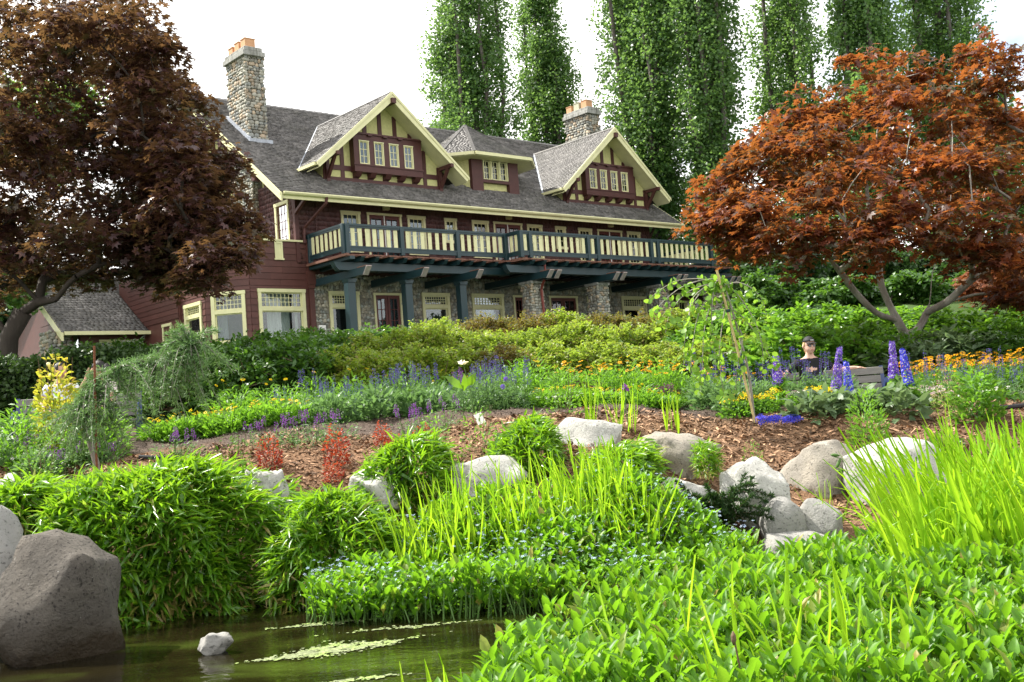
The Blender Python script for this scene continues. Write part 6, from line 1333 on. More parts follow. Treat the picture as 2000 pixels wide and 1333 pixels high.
def rud(seed, nfl=11, m='f_orange', Hh=.62, R=.28, size=.042, lf='l_fresh'):
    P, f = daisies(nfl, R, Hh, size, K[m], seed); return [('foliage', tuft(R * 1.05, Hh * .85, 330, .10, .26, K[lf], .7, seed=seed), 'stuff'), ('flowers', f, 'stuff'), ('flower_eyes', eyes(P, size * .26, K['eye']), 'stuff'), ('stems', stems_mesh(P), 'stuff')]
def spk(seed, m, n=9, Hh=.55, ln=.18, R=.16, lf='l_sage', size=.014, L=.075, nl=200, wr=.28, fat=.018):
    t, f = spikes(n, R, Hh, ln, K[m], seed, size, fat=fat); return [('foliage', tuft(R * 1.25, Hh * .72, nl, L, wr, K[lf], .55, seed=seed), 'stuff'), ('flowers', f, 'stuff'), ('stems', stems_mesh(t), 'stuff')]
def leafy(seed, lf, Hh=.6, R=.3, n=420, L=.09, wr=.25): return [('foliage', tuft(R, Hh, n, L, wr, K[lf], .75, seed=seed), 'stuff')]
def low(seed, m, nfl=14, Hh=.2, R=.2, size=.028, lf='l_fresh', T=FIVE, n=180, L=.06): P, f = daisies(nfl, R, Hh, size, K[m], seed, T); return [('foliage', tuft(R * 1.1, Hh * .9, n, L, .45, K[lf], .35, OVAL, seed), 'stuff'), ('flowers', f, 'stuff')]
RU = [rud(s) for s in (1, 2, 3)]; YL = [rud(s, 5, 'f_yellow', .30, .2, .03) for s in (4, 5)]; TL = [rud(s, 3, 'f_yellow', .62, .34, .032) for s in (6, 7)]; LF = [leafy(s, 'l_fresh') for s in (8, 9)]
SV = [spk(s, 'f_salvia', 8, .62, .20, .17) for s in (10, 11)]; AG = [spk(s, 'f_purple', 5, .36, .10, .17, size=.013, nl=150, L=.05) for s in (12, 13)]; SG = [leafy(s, 'l_sage', .38, .26, 330, .11, .34) for s in (14, 15)]
PK = [low(s, 'f_pink') for s in (16, 17)]; WH = [low(s, 'f_white', 16) for s in (18, 19)]; PN = [low(20, 'f_yellow', 9, .26, .16, .045)]; PL = [low(21, 'f_plum', 22, .25, .18, .05, T=FOUR)]; MG = [low(22, 'f_mag', 8, .35, .12, .03)]
G = 'flower bed plants'
r5 = np.random.default_rng(55)
# tall leafy daisies behind, from the cedar tip to the sapling
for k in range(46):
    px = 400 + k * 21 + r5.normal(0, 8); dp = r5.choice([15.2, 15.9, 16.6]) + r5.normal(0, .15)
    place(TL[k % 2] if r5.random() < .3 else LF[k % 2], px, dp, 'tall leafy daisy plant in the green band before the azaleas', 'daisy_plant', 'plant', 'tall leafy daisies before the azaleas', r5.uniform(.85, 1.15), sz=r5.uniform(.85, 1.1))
for k in range(17):
    px = 560 + k * 26 + r5.normal(0, 8)
    place(SV[k % 2] if r5.random() < .75 else SG[k % 2], px, 14.5 + r5.normal(0, .25), 'blue salvia plant with grey-green leaves behind the bare soil', 'salvia_plant', 'plant', 'blue salvias behind the bare soil', r5.uniform(.8, 1.1))
for k, px in enumerate((640, 690, 740, 800, 840, 880, 950, 985, 1000)): place(SG[k % 2], px, 14.1 + .1 * (k % 2), 'low sage clump with drooping grey-green leaves at the soil edge', 'sage_plant', 'plant', 'sage clumps at the soil edge', r5.uniform(.8, 1.15))
for k, (px, dp) in enumerate([(392, 14.0), (410, 13.8), (430, 13.9), (452, 13.7), (475, 13.9), (498, 13.8), (520, 14.0), (545, 13.9), (585, 14.0), (345, 13.7), (365, 13.9), (330, 13.6), (300, 13.6)]): place(YL[k % 2], px, dp, 'low yellow daisy plant at the soil edge left of the salvias', 'daisy_plant', 'plant', 'low yellow daisies left', r5.uniform(.9, 1.2))
for k in range(17): place(YL[k % 2] if k % 3 else WH[k % 2], 1035 + k * 17 + r5.normal(0, 5), 14.0 + r5.normal(0, .12), 'low yellow daisy plant edging the bed before the plum foliage', 'daisy_plant', 'plant', 'low yellow daisies in the middle', r5.uniform(.75, 1.0))
for k in range(16): place(TL[k % 2] if k % 2 else RU[k % 3], 1110 + k * 24 + r5.normal(0, 6), 15.4 + r5.normal(0, .2), 'yellow-flowered tall daisy plant left of the sapling', 'daisy_plant', 'plant', 'tall yellow daisies near the sapling', .95)
for k, px in enumerate((1130, 1150, 1185, 1210, 1290, 1310, 1330)): place(PL[0], px, 14.3, 'dark plum-leaved plant behind the yellow edging', 'plum_leaved_plant', 'plant', 'plum-leaved plants', r5.uniform(.9, 1.2))
for k in range(20): place(SG[k % 2] if k % 2 else SV[k % 2], 1375 + k * 13 + r5.normal(0, 5), 13.9 + r5.normal(0, .3), 'leafy sage plant under and beside the sapling', 'sage_plant', 'plant', 'sage plants beside the sapling', r5.uniform(.85, 1.15))
for k in range(30):
    px = 1530 + k * 12 + r5.normal(0, 5); place((PK, WH, PK, WH)[k % 4][k % 2], px, 13.5 + r5.normal(0, .25), ('pink' if k % 2 == 0 else 'white') + ' bedding plant in the low border before the bench', 'bedding_plant', 'plant', ('pink' if k % 2 == 0 else 'white') + ' bedding plants', r5.uniform(.8, 1.15))
for k, px in enumerate((1432, 1446, 1480, 1492, 1520, 1594, 1606, 1612)): place(PN[0], px, 12.9 + .1 * (k % 3), 'yellow pansy beside the sapling stake', 'pansy', 'plant', 'yellow pansies', r5.uniform(.85, 1.1))
for k in range(34): place(RU[k % 3], 1778 + (k % 17) * 15 + r5.normal(0, 5), (14.6 if k < 17 else 15.4) + r5.normal(0, .15), 'black-eyed daisy plant in the dense orange-yellow drift right of the maple', 'daisy_plant', 'plant', 'orange-yellow daisy drift', r5.uniform(.85, 1.1))
for k in range(14): place(WH[k % 2] if k % 2 else SV[k % 2], 1800 + k * 17, 13.6 + r5.normal(0, .15), 'white and green bedding plant in front of the daisy drift', 'bedding_plant', 'plant', 'bedding before the daisy drift', r5.uniform(.8, 1.1))
for k, (px, dp) in enumerate([(1878, 14.0), (1850, 13.9)]): place(MG[0], px, dp, 'magenta flower clump in front of the daisy drift', 'bedding_plant', 'plant', 'magenta clumps', 1.0)
for k, (px, dp) in enumerate([(330, 12.4), (358, 12.3), (480, 12.5), (535, 12.4), (585, 12.3), (615, 12.2), (660, 12.4), (800, 12.5), (830, 12.4), (865, 12.5)]): place(AG[k % 2], px, dp, 'purple-flowered catmint tuft on the mulch near the red-leaved shrubs', 'catmint', 'plant', 'catmint tufts on the mulch', r5.uniform(.85, 1.25))
for k, px in enumerate((905, 930, 960, 1000, 1020)): place(spk(60 + k, 'f_purple', 6, .55, .12, .14) if k < 1 else SV[k % 2], px, 13.8, 'tall purple-spiked plant beside the pale canna flower', 'salvia_plant', 'plant', 'spiked plants beside the canna', 1.0)
# left corner planting
for k in range(22): place([SG, LF, AG, WH][k % 4][k % 2], -10 + (k % 11) * 22 + r5.normal(0, 5), (12.4 if k < 11 else 13.3) + r5.normal(0, .2), 'mixed green bedding plant left of the weeping cedar', 'bedding_plant', 'plant', 'bedding left of the cedar', r5.uniform(.8, 1.2))
# red barberries
RB_ = [[('foliage', tuft(.13, .40, 420, .035, .55, K['l_red'], .6, OVAL, s), 'stuff'), ('stems', stems_mesh([(math.cos(a) * .08, math.sin(a) * .08, .36) for a in range(6)], .003, .2, K['twig']), 'stuff')] for s in (71, 72)]
for px, dp, s, sz, t in [(518, 11.6, 1.0, 1.05, 'first red-leaved barberry from the left on the mulch'), (650, 11.6, 1.0, 1.15, 'red-leaved barberry beside the purple catmint'), (642, 11.25, .8, .75, 'small orange-red barberry in front of the catmint'), (742, 12.3, .75, 1.0, 'thin red barberry above the upper bamboo'), (768, 12.0, .9, .5, 'low red barberry sprawling behind the upper bamboo'), (822, 12.1, .8, .7, 'red barberry right of the upper bamboo')]: place(RB_[int(px) % 2], px, dp, t, 'barberry', 'shrub', 'red barberries', s, sz=sz)
# single shrubs on the mulch
place([('foliage', tuft(.2, .75, 900, .06, .5, K['l_goldgreen'], .5, OVAL, 80), 'stuff'), ('stems', stems_mesh([(math.cos(a) * .15, math.sin(a) * .15, .7) for a in range(7)], .004, .2, K['twig']), 'stuff')], 112, 12.9, 'golden yellow leaved shrub in front of the seated couple', 'golden_shrub', 'shrub', None, 1.25, sz=1.35)
SP = [('foliage', tuft(.2, .55, 200, .05, .4, K['l_fresh'], .6, OVAL, 81), 'stuff'), ('stems', stems_mesh([(math.cos(a) * .16, math.sin(a) * .16, .52) for a in range(9)], .003, .15, K['twig']), 'stuff')]
for px, dp, t in [(445, 11.3, 'thin twiggy young shrub left of the first barberry'), (75, 11.6, 'sparse twiggy shrub at the picture edge below the golden shrub'), (1100, 12.6, 'loose green shrub above the tall pale rock'), (845, 11.4, 'sparse light shrub above the speckled rock'), (930, 11.2, 'sparse weedy shrub beside the upright bamboo'), (1460, 11.3, 'small wispy weed on the mulch below the sapling')]: place(SP, px, dp, t, 'young_shrub', 'shrub', 'young shrubs on the mulch', 1.0 if px != 1460 else .55)
place([('foliage', tuft(.2, .62, 800, .06, .28, K['l_fresh'], .9, LANCE, 82), 'stuff')], 1690, 11.5, 'feathery fresh green shrub behind the brownish rock', 'young_shrub', 'shrub', None, 1.0, sz=1.1)
place([('foliage', tuft(.26, .6, 800, .09, .4, K['l_rhodo'], .6, OVAL, 83), 'stuff')], 1905, 12.2, 'glossy green shrub right of the dried brown plant', 'young_shrub', 'shrub', None, 1.0)
place([('foliage', tuft(.2, .6, 700, .05, .10, K['straw'], 1.0, LANCE, 84), 'stuff')], 1855, 12.3, 'dried brown plant beside the glossy green shrub', 'dried_plant', 'plant', None, 1.0)
for px, dp, t in [(1836, 11.3, 'dark green ball-shaped bush above the largest white rock'), (1948, 11.2, 'dark green bush near the right picture edge'), (1920, 10.9, 'bushy green tuft before the right dark bush'), (2000, 10.9, 'dark bush cut by the picture edge')]: place([('foliage', tuft(.17, .24, 420, .06, .3, K['l_rhodo_dk'], .4, LANCE, int(px)), 'stuff')], px, dp, t, 'low_bush', 'bush', 'dark bushes on the mulch', 1.0)
place([('foliage', tuft(.4, .30, 900, .05, .5, K['l_gold'], .4, OVAL, 87), 'stuff')], 1925, 10.2, 'yellowish low shrub behind the right iris stand', 'low_bush', 'bush', None, 1.0)
for k, (px, dp, t) in enumerate([(1585, 12.5, 'beside the fallen blue spire'), (1620, 12.7, 'in the middle of the right bed'), (1665, 12.6, 'below the leaning blue delphinium'), (1720, 12.7, 'in front of the double delphiniums'), (1755, 12.4, 'nearest the dried plant')]): place([('foliage', tuft(.24, .28, 110, .15, .5, K['l_grey'], .35, OVAL, 90 + k), 'stuff')], px, dp, f'grey-green poppy leaves {t}', 'poppy_plant', 'plant', 'poppy clumps', 1.1)
# small dark conifer over the low rock
def conifer():
    r = np.random.default_rng(31); base = W(1400, 1000, 9.95); base[2] = max(.1, float(H(base[0], base[1]))) - .02; wd = MB(); P, D = [], []
    for k in range(34):
        a = r.uniform(-3.14, 3.14); L = r.uniform(.2, .45); path = [base + (0, 0, .05), base + np.array([math.cos(a) * L * .5, math.sin(a) * L * .35, .16 + r.uniform(0, .25)]), base + np.array([math.cos(a) * L * 1.25, math.sin(a) * L * .6, .12 + r.uniform(-.05, .42)])]; path = smooth_path(path, 6); wd.tube(path, np.linspace(.006, .002, len(path)), 4, cap=False)
        for p, q in zip(path[2:-1], path[3:]):
            for j in range(22): t = r.random(); P.append(p + (q - p) * t); D.append(unit(q - p) * .7 + r.normal(0, .6, 3))
    P, D = np.array(P), np.array(D); n = len(P); finish_tree('dwarf_conifer', base, wd, K['twig'], leaf_mesh('needles', P, D, unit(r.normal(size=(n, 3))), r.uniform(.03, .06, n), .012, DIAM, K['l_dark']), 'straggling dark dwarf conifer between the low pale rock and the leaning white rock', 'conifer', crown_name='needles')
conifer()
# delphiniums
def delph(px, py0, py1, dp, m, label, lean=0.0, n=95):
    r = np.random.default_rng(int(px)); top, bot = W(px, py0, dp), W(px + lean, py1, dp); base = W(px + lean * 1.4, py1, dp); base[2] = float(H(base[0], base[1])) - .02; ax = top - bot; L = np.linalg.norm(ax)
    f = r.random(n); th = r.uniform(0, 6.28, n); w = .062 * (1 - f * .55); P = bot + np.outer(f, ax) + np.stack([np.cos(th) * w, np.sin(th) * w, np.zeros(n)], 1); N = unit(np.stack([np.cos(th), np.sin(th), r.normal(.25, .25, n)], 1)); D = unit(np.cross(N, r.normal(size=(n, 3)))); s = .046 * (1 - f * .45)
    e = empty('delphinium', base); tag(e, label, 'flower', 'delphinium spires')
    o = link('florets', leaf_mesh('florets', P - base, D, N, s, s, FIVE, m), e, 'stuff')
    o = link('floret_eyes', leaf_mesh('floret_eyes', P - base + N * .006, D, N, s * .3, s * .3, FIVE, K['f_white']), e, 'stuff')
    MB(base).tube([base, bot, top], [.006, .005, .003], 5).build('stem', K['stem'], e)
    k = 46; t = r.random(k); P2 = base + np.outer(t, bot - base) + r.normal(0, .05, (k, 3)); link('leaves', leaf_mesh('leaves', P2 - base, rdir(k, .2, .4), ndir(k, .4), r.uniform(.07, .13, k), r.uniform(.07, .13, k), MAPLE, K['l_fresh']), e, 'stuff')
delph(1514, 692, 748, 13.3, K['f_violet'], 'short violet delphinium spire left of the seated woman', 6)
delph(1640, 680, 762, 13.2, K['f_violet'], 'tall violet-blue delphinium beside the seated woman', -8, 120)
delph(1652, 708, 795, 12.9, K['f_blue'], 'blue delphinium leaning right in front of the bench', 10, 120)
delph(1742, 668, 740, 13.4, K['f_violet'], 'taller purple delphinium of the pair before the maple trunk', 4, 110)
delph(1762, 682, 750, 13.2, K['f_blue'], 'bluer delphinium of the pair before the maple trunk', 12, 110)
def fallen():
    r = np.random.default_rng(5); a, b = W(1483, 818, 12.3), W(1562, 806, 12.35); base = (a + b) / 2; base[2] = float(H(base[0], base[1])); a[2] = b[2] = base[2] + .07; n = 120; f = r.random(n) ** 1.3; N = unit(r.normal(size=(n, 3)) + np.array([0, -.3, .5])); P = a + np.outer(f, b - a) + N * (.055 * (1 - f * .6))[:, None] + r.normal(0, .012, (n, 3)); D = unit(np.cross(N, r.normal(size=(n, 3)))); e = empty('delphinium', base); tag(e, 'deep blue delphinium spire fallen flat on the mulch', 'flower', 'delphinium spires'); link('florets', leaf_mesh('florets', P - base, D, N, .034, .034, FIVE, K['f_blue']), e, 'stuff'); MB(base).tube([a, b, b + (.3, .1, -.04)], .005, 5).build('stem', K['stem'], e)
fallen()
# canna with a pale flower and the white plant tag
def canna():
    dp = 13.2; top, base = W(905, 712, dp), W(925, 808, dp); base[2] = float(H(base[0], base[1])) - .02; e = empty('canna', base); tag(e, 'single canna with a cream flower rising above the salvias', 'flower')
    MB(base).tube([base, (base + top) / 2 + (.02, 0, 0), top], [.007, .006, .004], 5).build('stem', K['stem'], e)
    r = np.random.default_rng(2); n = 7; P = np.repeat(top[None], n, 0) + r.normal(0, .012, (n, 3)); link('petals', leaf_mesh('petals', P - base, rdir(n, .4, .5), ndir(n, .7), .08, .05, OVAL, K['f_cream']), e)
    for x, y, l, w_, tx in ((903, 760, .26, .10, -.8), (912, 755, .2, .10, .6), (906, 765, .22, .08, .1)):
        p = W(x, y, dp); link('leaf', leaf_mesh('leaf', (p - base)[None], np.array([[tx, -.2, .75]]), np.array([[.3, -1, .2]]), l, w_, OVAL, K['l_bamboo'], np.array([.4]), True), e)
    p = W(937, 819, 12.1); t = MB(p); t.prism([p + (-.065, 0, .045), p + (-.02, -.02, -.065), p + (.065, -.02, -.035), p + (.02, 0, .07)], (.0, .006, .002)); o = t.build('tag_card', K['white']); o.location = p; o.name = 'plant_tag'; tag(o, 'tilted blank white plant tag on a thin stake in the soil', 'plant tag')
    MB(p).tube([p + (-.03, .004, .04), p + (-.06, .01, .07), p + (.02, .02, -.22)], .004, 4).build('wire', K['straw'], o)
    f = W(1222, 757, 11.85); b = f.copy(); b[2] = float(H(b[0], b[1])); e = empty('iris_flower', b); tag(e, 'purple iris flower on a bent stalk behind the tall pale rock', 'flower'); MB(b).tube([b, (b + f) / 2 + (-.02, 0, 0), f], [.006, .005, .004], 5).build('stem', K['stem'], e)
    n = 6; link('petals', leaf_mesh('petals', np.repeat((f - b)[None], n, 0), rdir(n, .1, .7), ndir(n, .8), .06, .04, OVAL, K['f_purple']), e)
    # two lavender scabious heads
    for k, (x, y) in enumerate(((988, 741), (982, 756))):
        f = W(x, y, 13.5); b = f.copy(); b[2] = float(H(b[0], b[1])); e = empty('verbena', b); tag(e, ('upper' if k == 0 else 'lower') + ' lavender flower head right of the canna', 'flower', 'lavender flower heads'); MB(b).tube([b, f], [.004, .003], 4).build('stem', K['stem'], e); n = 26; N = unit(r.normal(size=(n, 3)) + np.array([0, -.3, .8])); link('florets', leaf_mesh('florets', f - b + N * .028, unit(np.cross(N, r.normal(size=(n, 3)))), N, .018, .018, FIVE, K['f_violet']), e, 'stuff')
canna()
# dry stalk and seed pods in the foreground
for px, py0, d, t in ((1432, 1238, 4.9, 'brown withered flower stalk among the near bogbean leaves'), (1515, 1280, 4.8, 'pale bud on a brown stalk at the bottom of the picture')):
    a = W(px, py0, d); b = a.copy(); b[2] = 0; b[0] += .03; e = empty('dry_stalk', b); tag(e, t, 'plant'); MB(b).tube([b, (a + b) / 2 + (.01, 0, 0), a], [.005, .005, .004], 5).build('stem', K['twig'], e)
    m_ = MB(b); m_.tube([a - (0, 0, .05), a - (0, 0, .03), a - (0, 0, .01), a + (0, 0, .01)], [.005, .012, .012, .003], 7); m_.build('seed_head', K['twig'] if px < 1500 else K['f_cream'], e, smooth=True)
a = W(1640, 893, 8.6); b = a.copy(); b[2] = .1; e = empty('iris_pod_stalk', b); tag(e, 'green iris seed pods on a thin stalk before the largest white rock', 'plant'); MB(b).tube([b + (.25, 0, .0), b + (.12, 0, .5), a + (.02, 0, -.02), a + (-.05, 0, .01)], .004, 5).build('stem', K['stem'], e)
for x0, y0, x1, y1 in ((1622, 889, 1640, 890), (1634, 915, 1642, 895), (1634, 922, 1648, 917)):
    p, q = W(x0, y0, 8.6), W(x1, y1, 8.6); MB(b).tube([p, p + (q - p) * .25, p + (q - p) * .7, q], [.003, .013, .012, .004], 7).build('seed_pod', K['stem'], e, smooth=True)
# black drip-hose bits on the soil
K['hose'] = mat('black_plastic', (.012, .012, .014), .5, .1, 10, 0)
for k, (pts, t) in enumerate([([(1935, 790), (1965, 787), (2010, 783)], 'black drainage pipe lying on the soil at the right edge'), ([(270, 858), (300, 855), (345, 853)], 'black hose end showing on the soil beside the cedar')]):
    P = []
    for x, y in pts:
        d = 12.6 if k == 0 else 12.3; p = W(x, y, d); p[2] = float(H(p[0], p[1])) + .02; P.append(p)
    o = MB(P[1]).tube(P, .03, 8).build('garden_hose', K['hose']); o.location = P[1]; tag(o, t, 'hose')
# ================================================================== BENCHES AND PEOPLE
K['slat'] = mat('weathered_bench_slat', (.16, .155, .145), .75, .2, 4, .2, 40, stretch=(1, 8, 8))
K['navy'] = mat('navy_metal', (.018, .035, .11), .4, .1, 5, 0, spec=.5)
def bench(loc, rz, L, label):
    e = empty('garden_bench', loc, rz); tag(e, label, 'bench', 'garden benches')
    for k in range(4): MB().box((-L / 2, -.22 + k * .115, .43), (L / 2, -.12 + k * .115, .465)).build('seat_slat', K['slat'], e, bevel=.006)
    for k in range(3):
        z = .52 + k * .115; y = .25 + k * .03; MB().prism([(-L / 2, y, z), (-L / 2, y + .03, z + .007), (-L / 2, y + .055, z + .10), (-L / 2, y + .025, z + .093)], (L, 0, 0)).build('back_slat', K['slat'], e)
    for x in (-L / 2 + .02, L / 2 - .02):
        m_ = MB(); pts = [(x, -.24 + .27 * (1 - math.cos(a)) , .33 + .33 * math.sin(a)) for a in np.linspace(-.9, 3.6, 18)]
        for p, q in zip(pts[:-1], pts[1:]): m_.bar(p, q, .07, .02, up=(1, 0, 0)); 
        m_.build('arm_ring', K['navy'], e)
        for y in (-.2, .22): MB().box((x - .03, y - .02, -.05), (x + .03, y + .02, .44)).build('leg', K['navy'], e)
        MB().bar((x, .22, .4), (x, .36, .86), .05, .03).build('back_support', K['navy'], e)
    return e
K['skin'] = mat('skin', (.60, .38, .29), .55, .06, 6, 0); K['skin2'] = mat('tanned_skin', (.42, .25, .17), .55, .06, 6, 0)
K['black'] = mat('black_cotton', (.012, .012, .014), .85, .2, 20, .2, 90); K['cap_'] = mat('black_cap', (.02, .02, .022), .7, .1, 20, .1); K['shirt'] = mat('pale_shirt', (.62, .66, .72), .85, .08, 6, .2, 60); K['blouse'] = mat('pale_pink_blouse', (.70, .58, .58), .85, .08, 6, .2, 60)
K['blond'] = mat('blond_hair', (.45, .30, .14), .5, .2, 30, .3, stretch=(6, 6, 1)); K['dkhair'] = mat('dark_hair', (.012, .010, .009), .45, .2, 30, .3, stretch=(6, 6, 1)); K['jean'] = mat('dark_trousers', (.03, .035, .055), .85, .15, 20, .2); K['lens'] = mat('sunglass_lens', (.008, .008, .01), .08, .0, 1, 0, spec=.8); K['lip'] = mat('lips', (.42, .15, .13), .5, 0, 1, 0)
def skin_body(name, V, E_, R, m, parent, sub=2):
    me = bpy.data.meshes.new(name); me.from_pydata([tuple(v) for v in V], E_, []); o = link(name, me, parent); me.materials.append(m)
    sk = o.modifiers.new('skin', 'SKIN'); sk.use_smooth_shade = True
    for i, r_ in enumerate(R): me.skin_vertices[0].data[i].radius = r_ if hasattr(r_, '__len__') else (r_, r_)
    me.skin_vertices[0].data[0].use_root = True
    s = o.modifiers.new('sub', 'SUBSURF'); s.levels = sub; s.render_levels = sub
    return o
def sitter(loc, rz, label, arms, body_m, skin_m, hair_m, head_turn=0.0, cap=False, glasses=False, ponytail=False, long_hair=False, scale=1.0):
    """a seated figure facing -y; arms: two lists of joints (elbow, wrist, hand direction) in body space"""
    e = empty('person', loc, rz); e.scale = (scale,) * 3; tag(e, label, 'person', 'people on benches')
    # one continuous body: pelvis, spine, neck, head core, legs, arms, fingers
    V = [(0, .05, .54), (0, .06, .70), (0, .08, .86), (0, .09, .98), (0, .08, 1.055), (0, .055, 1.12), (0, .045, 1.20)]; R = [(.17, .13), (.145, .11), (.165, .115), (.15, .095), (.055, .055), (.058, .06), (.05, .05)]; E_ = [(i, i + 1) for i in range(6)]
    for s in (-1, 1):
        b = len(V); V += [(s * .10, -.02, .53), (s * .13, -.22, .53), (s * .14, -.40, .52), (s * .14, -.43, .28), (s * .14, -.42, .08), (s * .15, -.52, .035)]; R += [.095, .082, .065, .058, .042, .038]; E_ += [(0, b)] + [(b + i, b + i + 1) for i in range(5)]
    for s, (el, wr, hd) in zip((-1, 1), arms):
        b = len(V); sh = np.array([s * .175, .085, .965]); el, wr, hd = np.array(el, float), np.array(wr, float), unit(np.array(hd, float))
        V += [tuple(sh), tuple((sh + el) / 2), tuple(el), tuple((el + wr) / 2), tuple(wr), tuple(wr + hd * .05), tuple(wr + hd * .085)]; R += [.058, .048, .040, .036, .026, (.036, .018), (.036, .016)]; E_ += [(3, b)] + [(b + i, b + i + 1) for i in range(6)]
        side = unit(np.cross(hd, (0, 0, 1)) + 1e-6); bend = np.array([0, -.2, -.5]); pl = b + 6
        for k, (o_, l) in enumerate(((-.027, .062), (-.009, .075), (.009, .07), (.027, .055))):
            c = len(V); p0 = wr + hd * .09 + side * o_; V += [tuple(p0 + hd * l * .5 + bend * .006), tuple(p0 + hd * l + bend * .022)]; R += [.0085, .007]; E_ += [(pl, c), (c, c + 1)]
        c = len(V); V += [tuple(wr + hd * .05 + side * .045), tuple(wr + hd * .08 + side * .06)]; R += [.010, .008]; E_ += [(b + 5, c), (c, c + 1)]
    body = skin_body('body', V, E_, R, skin_m, e)
    # clothes: shirt with sleeves, trousers
    SV_ = [(0, .05, .56), (0, .06, .70), (0, .08, .86), (0, .09, .985), (0, .082, 1.02)]; SR = [(.19, .15), (.165, .13), (.185, .135), (.165, .11), (.09, .08)]; SE = [(i, i + 1) for i in range(4)]
    for s, (el, wr, hd) in zip((-1, 1), arms):
        b = len(SV_); sh = np.array([s * .18, .085, .968]); el = np.array(el, float); SV_ += [tuple(sh), tuple(sh + (el - sh) * .35), tuple(sh + (el - sh) * .62)]; SR += [.074, .066, .062]; SE += [(3, b), (b, b + 1), (b + 1, b + 2)]
    skin_body('shirt', SV_, SE, SR, body_m, e)
    TV = [(0, .05, .53)]; TR = [(.18, .135)]; TE = []
    for s in (-1, 1): b = len(TV); TV += [(s * .10, -.02, .53), (s * .13, -.22, .535), (s * .14, -.40, .525), (s * .14, -.43, .28), (s * .14, -.42, .12)]; TR += [.108, .095, .078, .07, .058]; TE += [(0, b)] + [(b + i, b + i + 1) for i in range(4)]
    skin_body('trousers', TV, TE, TR, K['jean'], e)
    # head with a face
    hd = bpy.data.objects.new('head', None); COL.objects.link(hd); hd.parent = e; hd.location = (0, .045, 1.20); hd.rotation_euler = (0, 0, head_turn)
    bm = bmesh.new(); bmesh.ops.create_uvsphere(bm, u_segments=24, v_segments=18, radius=1)
    for v in bm.verts:
        x, y, z = v.co; w = .076 * (1 - .25 * max(0, -z) ** 1.5); dep = .096 * (1 - .12 * max(0, -z)); v.co = (x * w, y * dep - (.012 if z < -.2 and y < 0 else 0), z * .118)
        fx, fz = v.co.x, v.co.z
        if y < -.3:
            v.co.y -= .022 * math.exp(-((fx / .014) ** 2 + ((fz + .012) / .022) ** 2))            # nose
            v.co.y += .010 * (math.exp(-(((abs(fx) - .032) / .014) ** 2 + ((fz - .012) / .010) ** 2)))  # eye sockets
            v.co.y -= .008 * math.exp(-((fx / .022) ** 2 + ((fz + .055) / .008) ** 2)); v.co.y -= .010 * math.exp(-((fx / .02) ** 2 + ((fz + .098) / .016) ** 2))
    me = bpy.data.meshes.new('face'); bm.to_mesh(me); bm.free(); me.materials.append(skin_m)
    for p in me.polygons: p.use_smooth = True
    link('face', me, hd)
    for s in (-1, 1): MB().tube([(s * .074, .01, -.025), (s * .082, .012, 0), (s * .080, .014, .028)], [.010, .016, .011], 6).build('ear', skin_m, hd, smooth=True)
    MB().tube([(-.022, -.093, -.056), (0, -.099, -.055), (.022, -.093, -.056)], [.003, .0065, .003], 6).build('mouth', K['lip'], hd, smooth=True)
    if glasses:
        for s in (-1, 1): MB().prism([(s * .012, -.100, .022), (s * .056, -.088, .022), (s * .058, -.086, .002), (s * .040, -.094, -.014), (s * .016, -.100, -.010)], (0, .006, 0)).build('lens', K['lens'], hd)
        MB().tube([(-.072, 0, .018), (-.060, -.088, .02), (0, -.103, .018), (.060, -.088, .02), (.072, 0, .018)], .0035, 5).build('glasses_frame', K['lens'], hd)
    else:
        for s in (-1, 1): MB().tube([(s * .032, -.086, .010), (s * .032, -.089, .010)], .008, 8).build('eye', K['lens'], hd)
    def shell(name, zmin, grow, m, front=.55, drop=0):
        bm = bmesh.new(); bmesh.ops.create_uvsphere(bm, u_segments=20, v_segments=14, radius=1); dl = []
        for v in bm.verts:
            x, y, z = v.co
            lim = zmin + (front if y < -.35 else 0)
            if z < lim - drop * max(0, y): dl.append(v)
            v.co = (x * .080 * grow, y * .100 * grow + .006, z * .122 * grow + .004)
        bmesh.ops.delete(bm, geom=dl, context='VERTS'); bmesh.ops.solidify(bm, geom=bm.faces[:], thickness=.006); me = bpy.data.meshes.new(name); bm.to_mesh(me); bm.free(); me.materials.append(m)
        for p in me.polygons: p.use_smooth = True
        return link(name, me, hd)
    shell('hair', -.05 if not long_hair else -.35, 1.06, hair_m, drop=.5)
    if long_hair: MB().tube([(0, .06, .06), (0, .11, -.02), (0, .115, -.14), (0, .10, -.24)], [.07, .085, .08, .03], 9).build('long_hair', hair_m, hd, smooth=True)
    if ponytail: MB().tube([(0, .09, .03), (0, .135, .02), (.01, .15, -.05), (.015, .14, -.12)], [.02, .026, .024, .008], 7).build('ponytail', hair_m, hd, smooth=True)
    if cap:
        shell('cap', .30, 1.15, K['cap_'], front=0.05); m_ = MB(); n = 9; P0 = [(math.sin(a) * .082, -math.cos(a) * .09, .052) for a in np.linspace(-1.1, 1.1, n)]; P1 = [(math.sin(a) * .078, -.055 - math.cos(a) * .115, .036) for a in np.linspace(-1.1, 1.1, n)]
        m_.add(P0 + P1 + [(p[0], p[1], p[2] - .006) for p in P0 + P1], [(i, i + 1, n + i + 1, n + i) for i in range(n - 1)] + [(2 * n + n + i, 2 * n + n + i + 1, 2 * n + i + 1, 2 * n + i) for i in range(n - 1)] + [(n + i, n + i + 1, 3 * n + i + 1, 3 * n + i) for i in range(n - 1)]); m_.build('cap_peak', K['cap_'], hd)
        MB().box((-.02, -.112, .075), (.02, -.108, .084)).build('cap_badge', K['white'], hd)
    return e
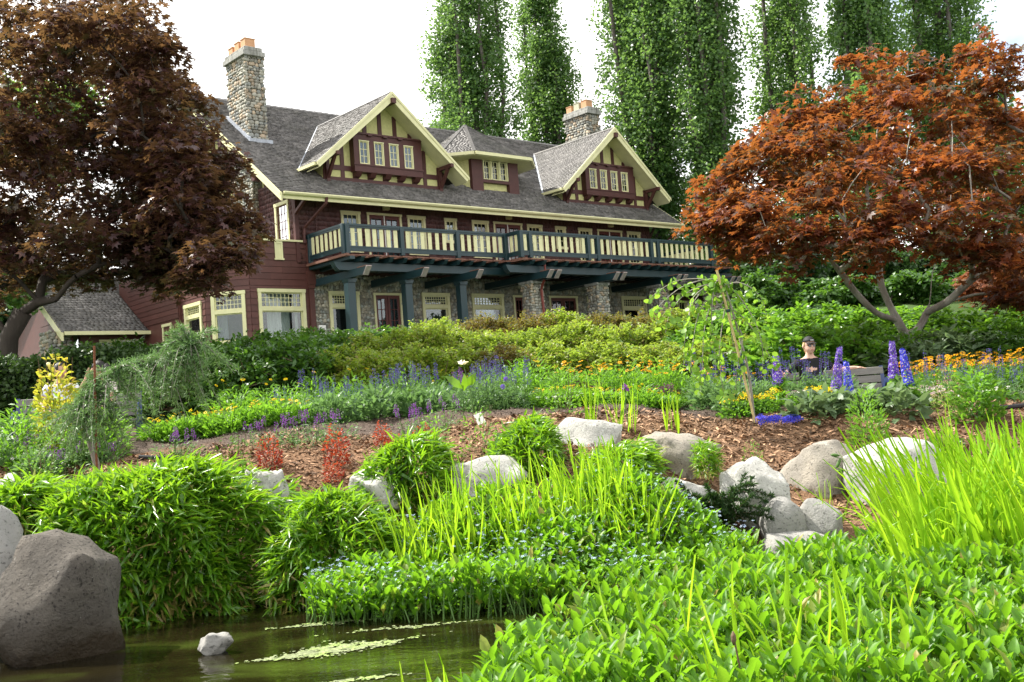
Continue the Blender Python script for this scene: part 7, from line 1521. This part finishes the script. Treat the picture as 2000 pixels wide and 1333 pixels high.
# right bench: woman in black, arms spread along the backrest
bp = W(1635, 760, 15.4); bz = W(1700, 716, 15.6)[2] - .86; bench((bp[0], bp[1], bz), -.12, 1.42, 'weathered slatted bench with navy ring arms under the red maple')
wp = W(1590, 760, 15.3)
sitter((wp[0], wp[1] + .02, bz), -.05, 'woman in black t-shirt, cap and sunglasses leaning back with arms along the bench', [((-.36, .22, .80), (-.44, .12, .92), (-.4, -.5, .3)), ((.40, .24, .84), (.64, .22, .86), (1, -.1, -.1))], K['black'], K['skin'], K['blond'], .22, True, True, True)
# left bench and the couple
lp = W(150, 790, 15.6); lz = W(130, 712, 15.6)[2] - 1.30; bench((lp[0], lp[1], lz), .25, 1.7, 'navy-armed bench half hidden behind the golden shrub')
p1 = W(120, 780, 15.5); p2 = W(178, 780, 15.4)
sitter((p1[0], p1[1], lz), .35, 'dark-haired person in a pale blue shirt sitting behind the golden shrub', [((-.27, .0, .76), (-.20, -.22, .64), (.3, -1, 0)), ((.27, .0, .76), (.20, -.22, .64), (-.3, -1, 0))], K['shirt'], K['skin2'], K['dkhair'], .9)
sitter((p2[0] + .1, p2[1], lz - .02), -.25, 'long-haired person in a pale pink top raising a hand to the mouth behind the cedar', [((-.22, -.16, .84), (-.06, -.16, 1.08), (.25, .1, 1)), ((.26, -.02, .76), (.18, -.24, .64), (-.3, -1, 0))], K['blouse'], K['skin2'], K['dkhair'], -.9, long_hair=True)
# ================================================================== LABELS: tell look-alikes apart by their order across the picture
_ORD = ['first', 'second', 'third', 'fourth', 'fifth', 'sixth', 'seventh', 'eighth', 'ninth', 'tenth', 'eleventh', 'twelfth', 'thirteenth', 'fourteenth', 'fifteenth', 'sixteenth', 'seventeenth', 'eighteenth', 'nineteenth']
def ordinal(i):
    if i < 19: return _ORD[i]
    t, u_ = divmod(i + 1, 10); tens = {2: 'twent', 3: 'thirt', 4: 'fort', 5: 'fift'}[t]
    return tens + 'ieth' if u_ == 0 else tens + 'y-' + _ORD[u_ - 1]
by = {}
for o in bpy.data.objects:
    if o.parent is None and 'label' in o: by.setdefault(o['label'], []).append(o)
for lab, os_ in by.items():
    if len(os_) > 1:
        os_.sort(key=lambda o: o.location.x / o.location.y)
        for i, o in enumerate(os_): o['label'] = f'{lab}, {ordinal(i)} from the left'
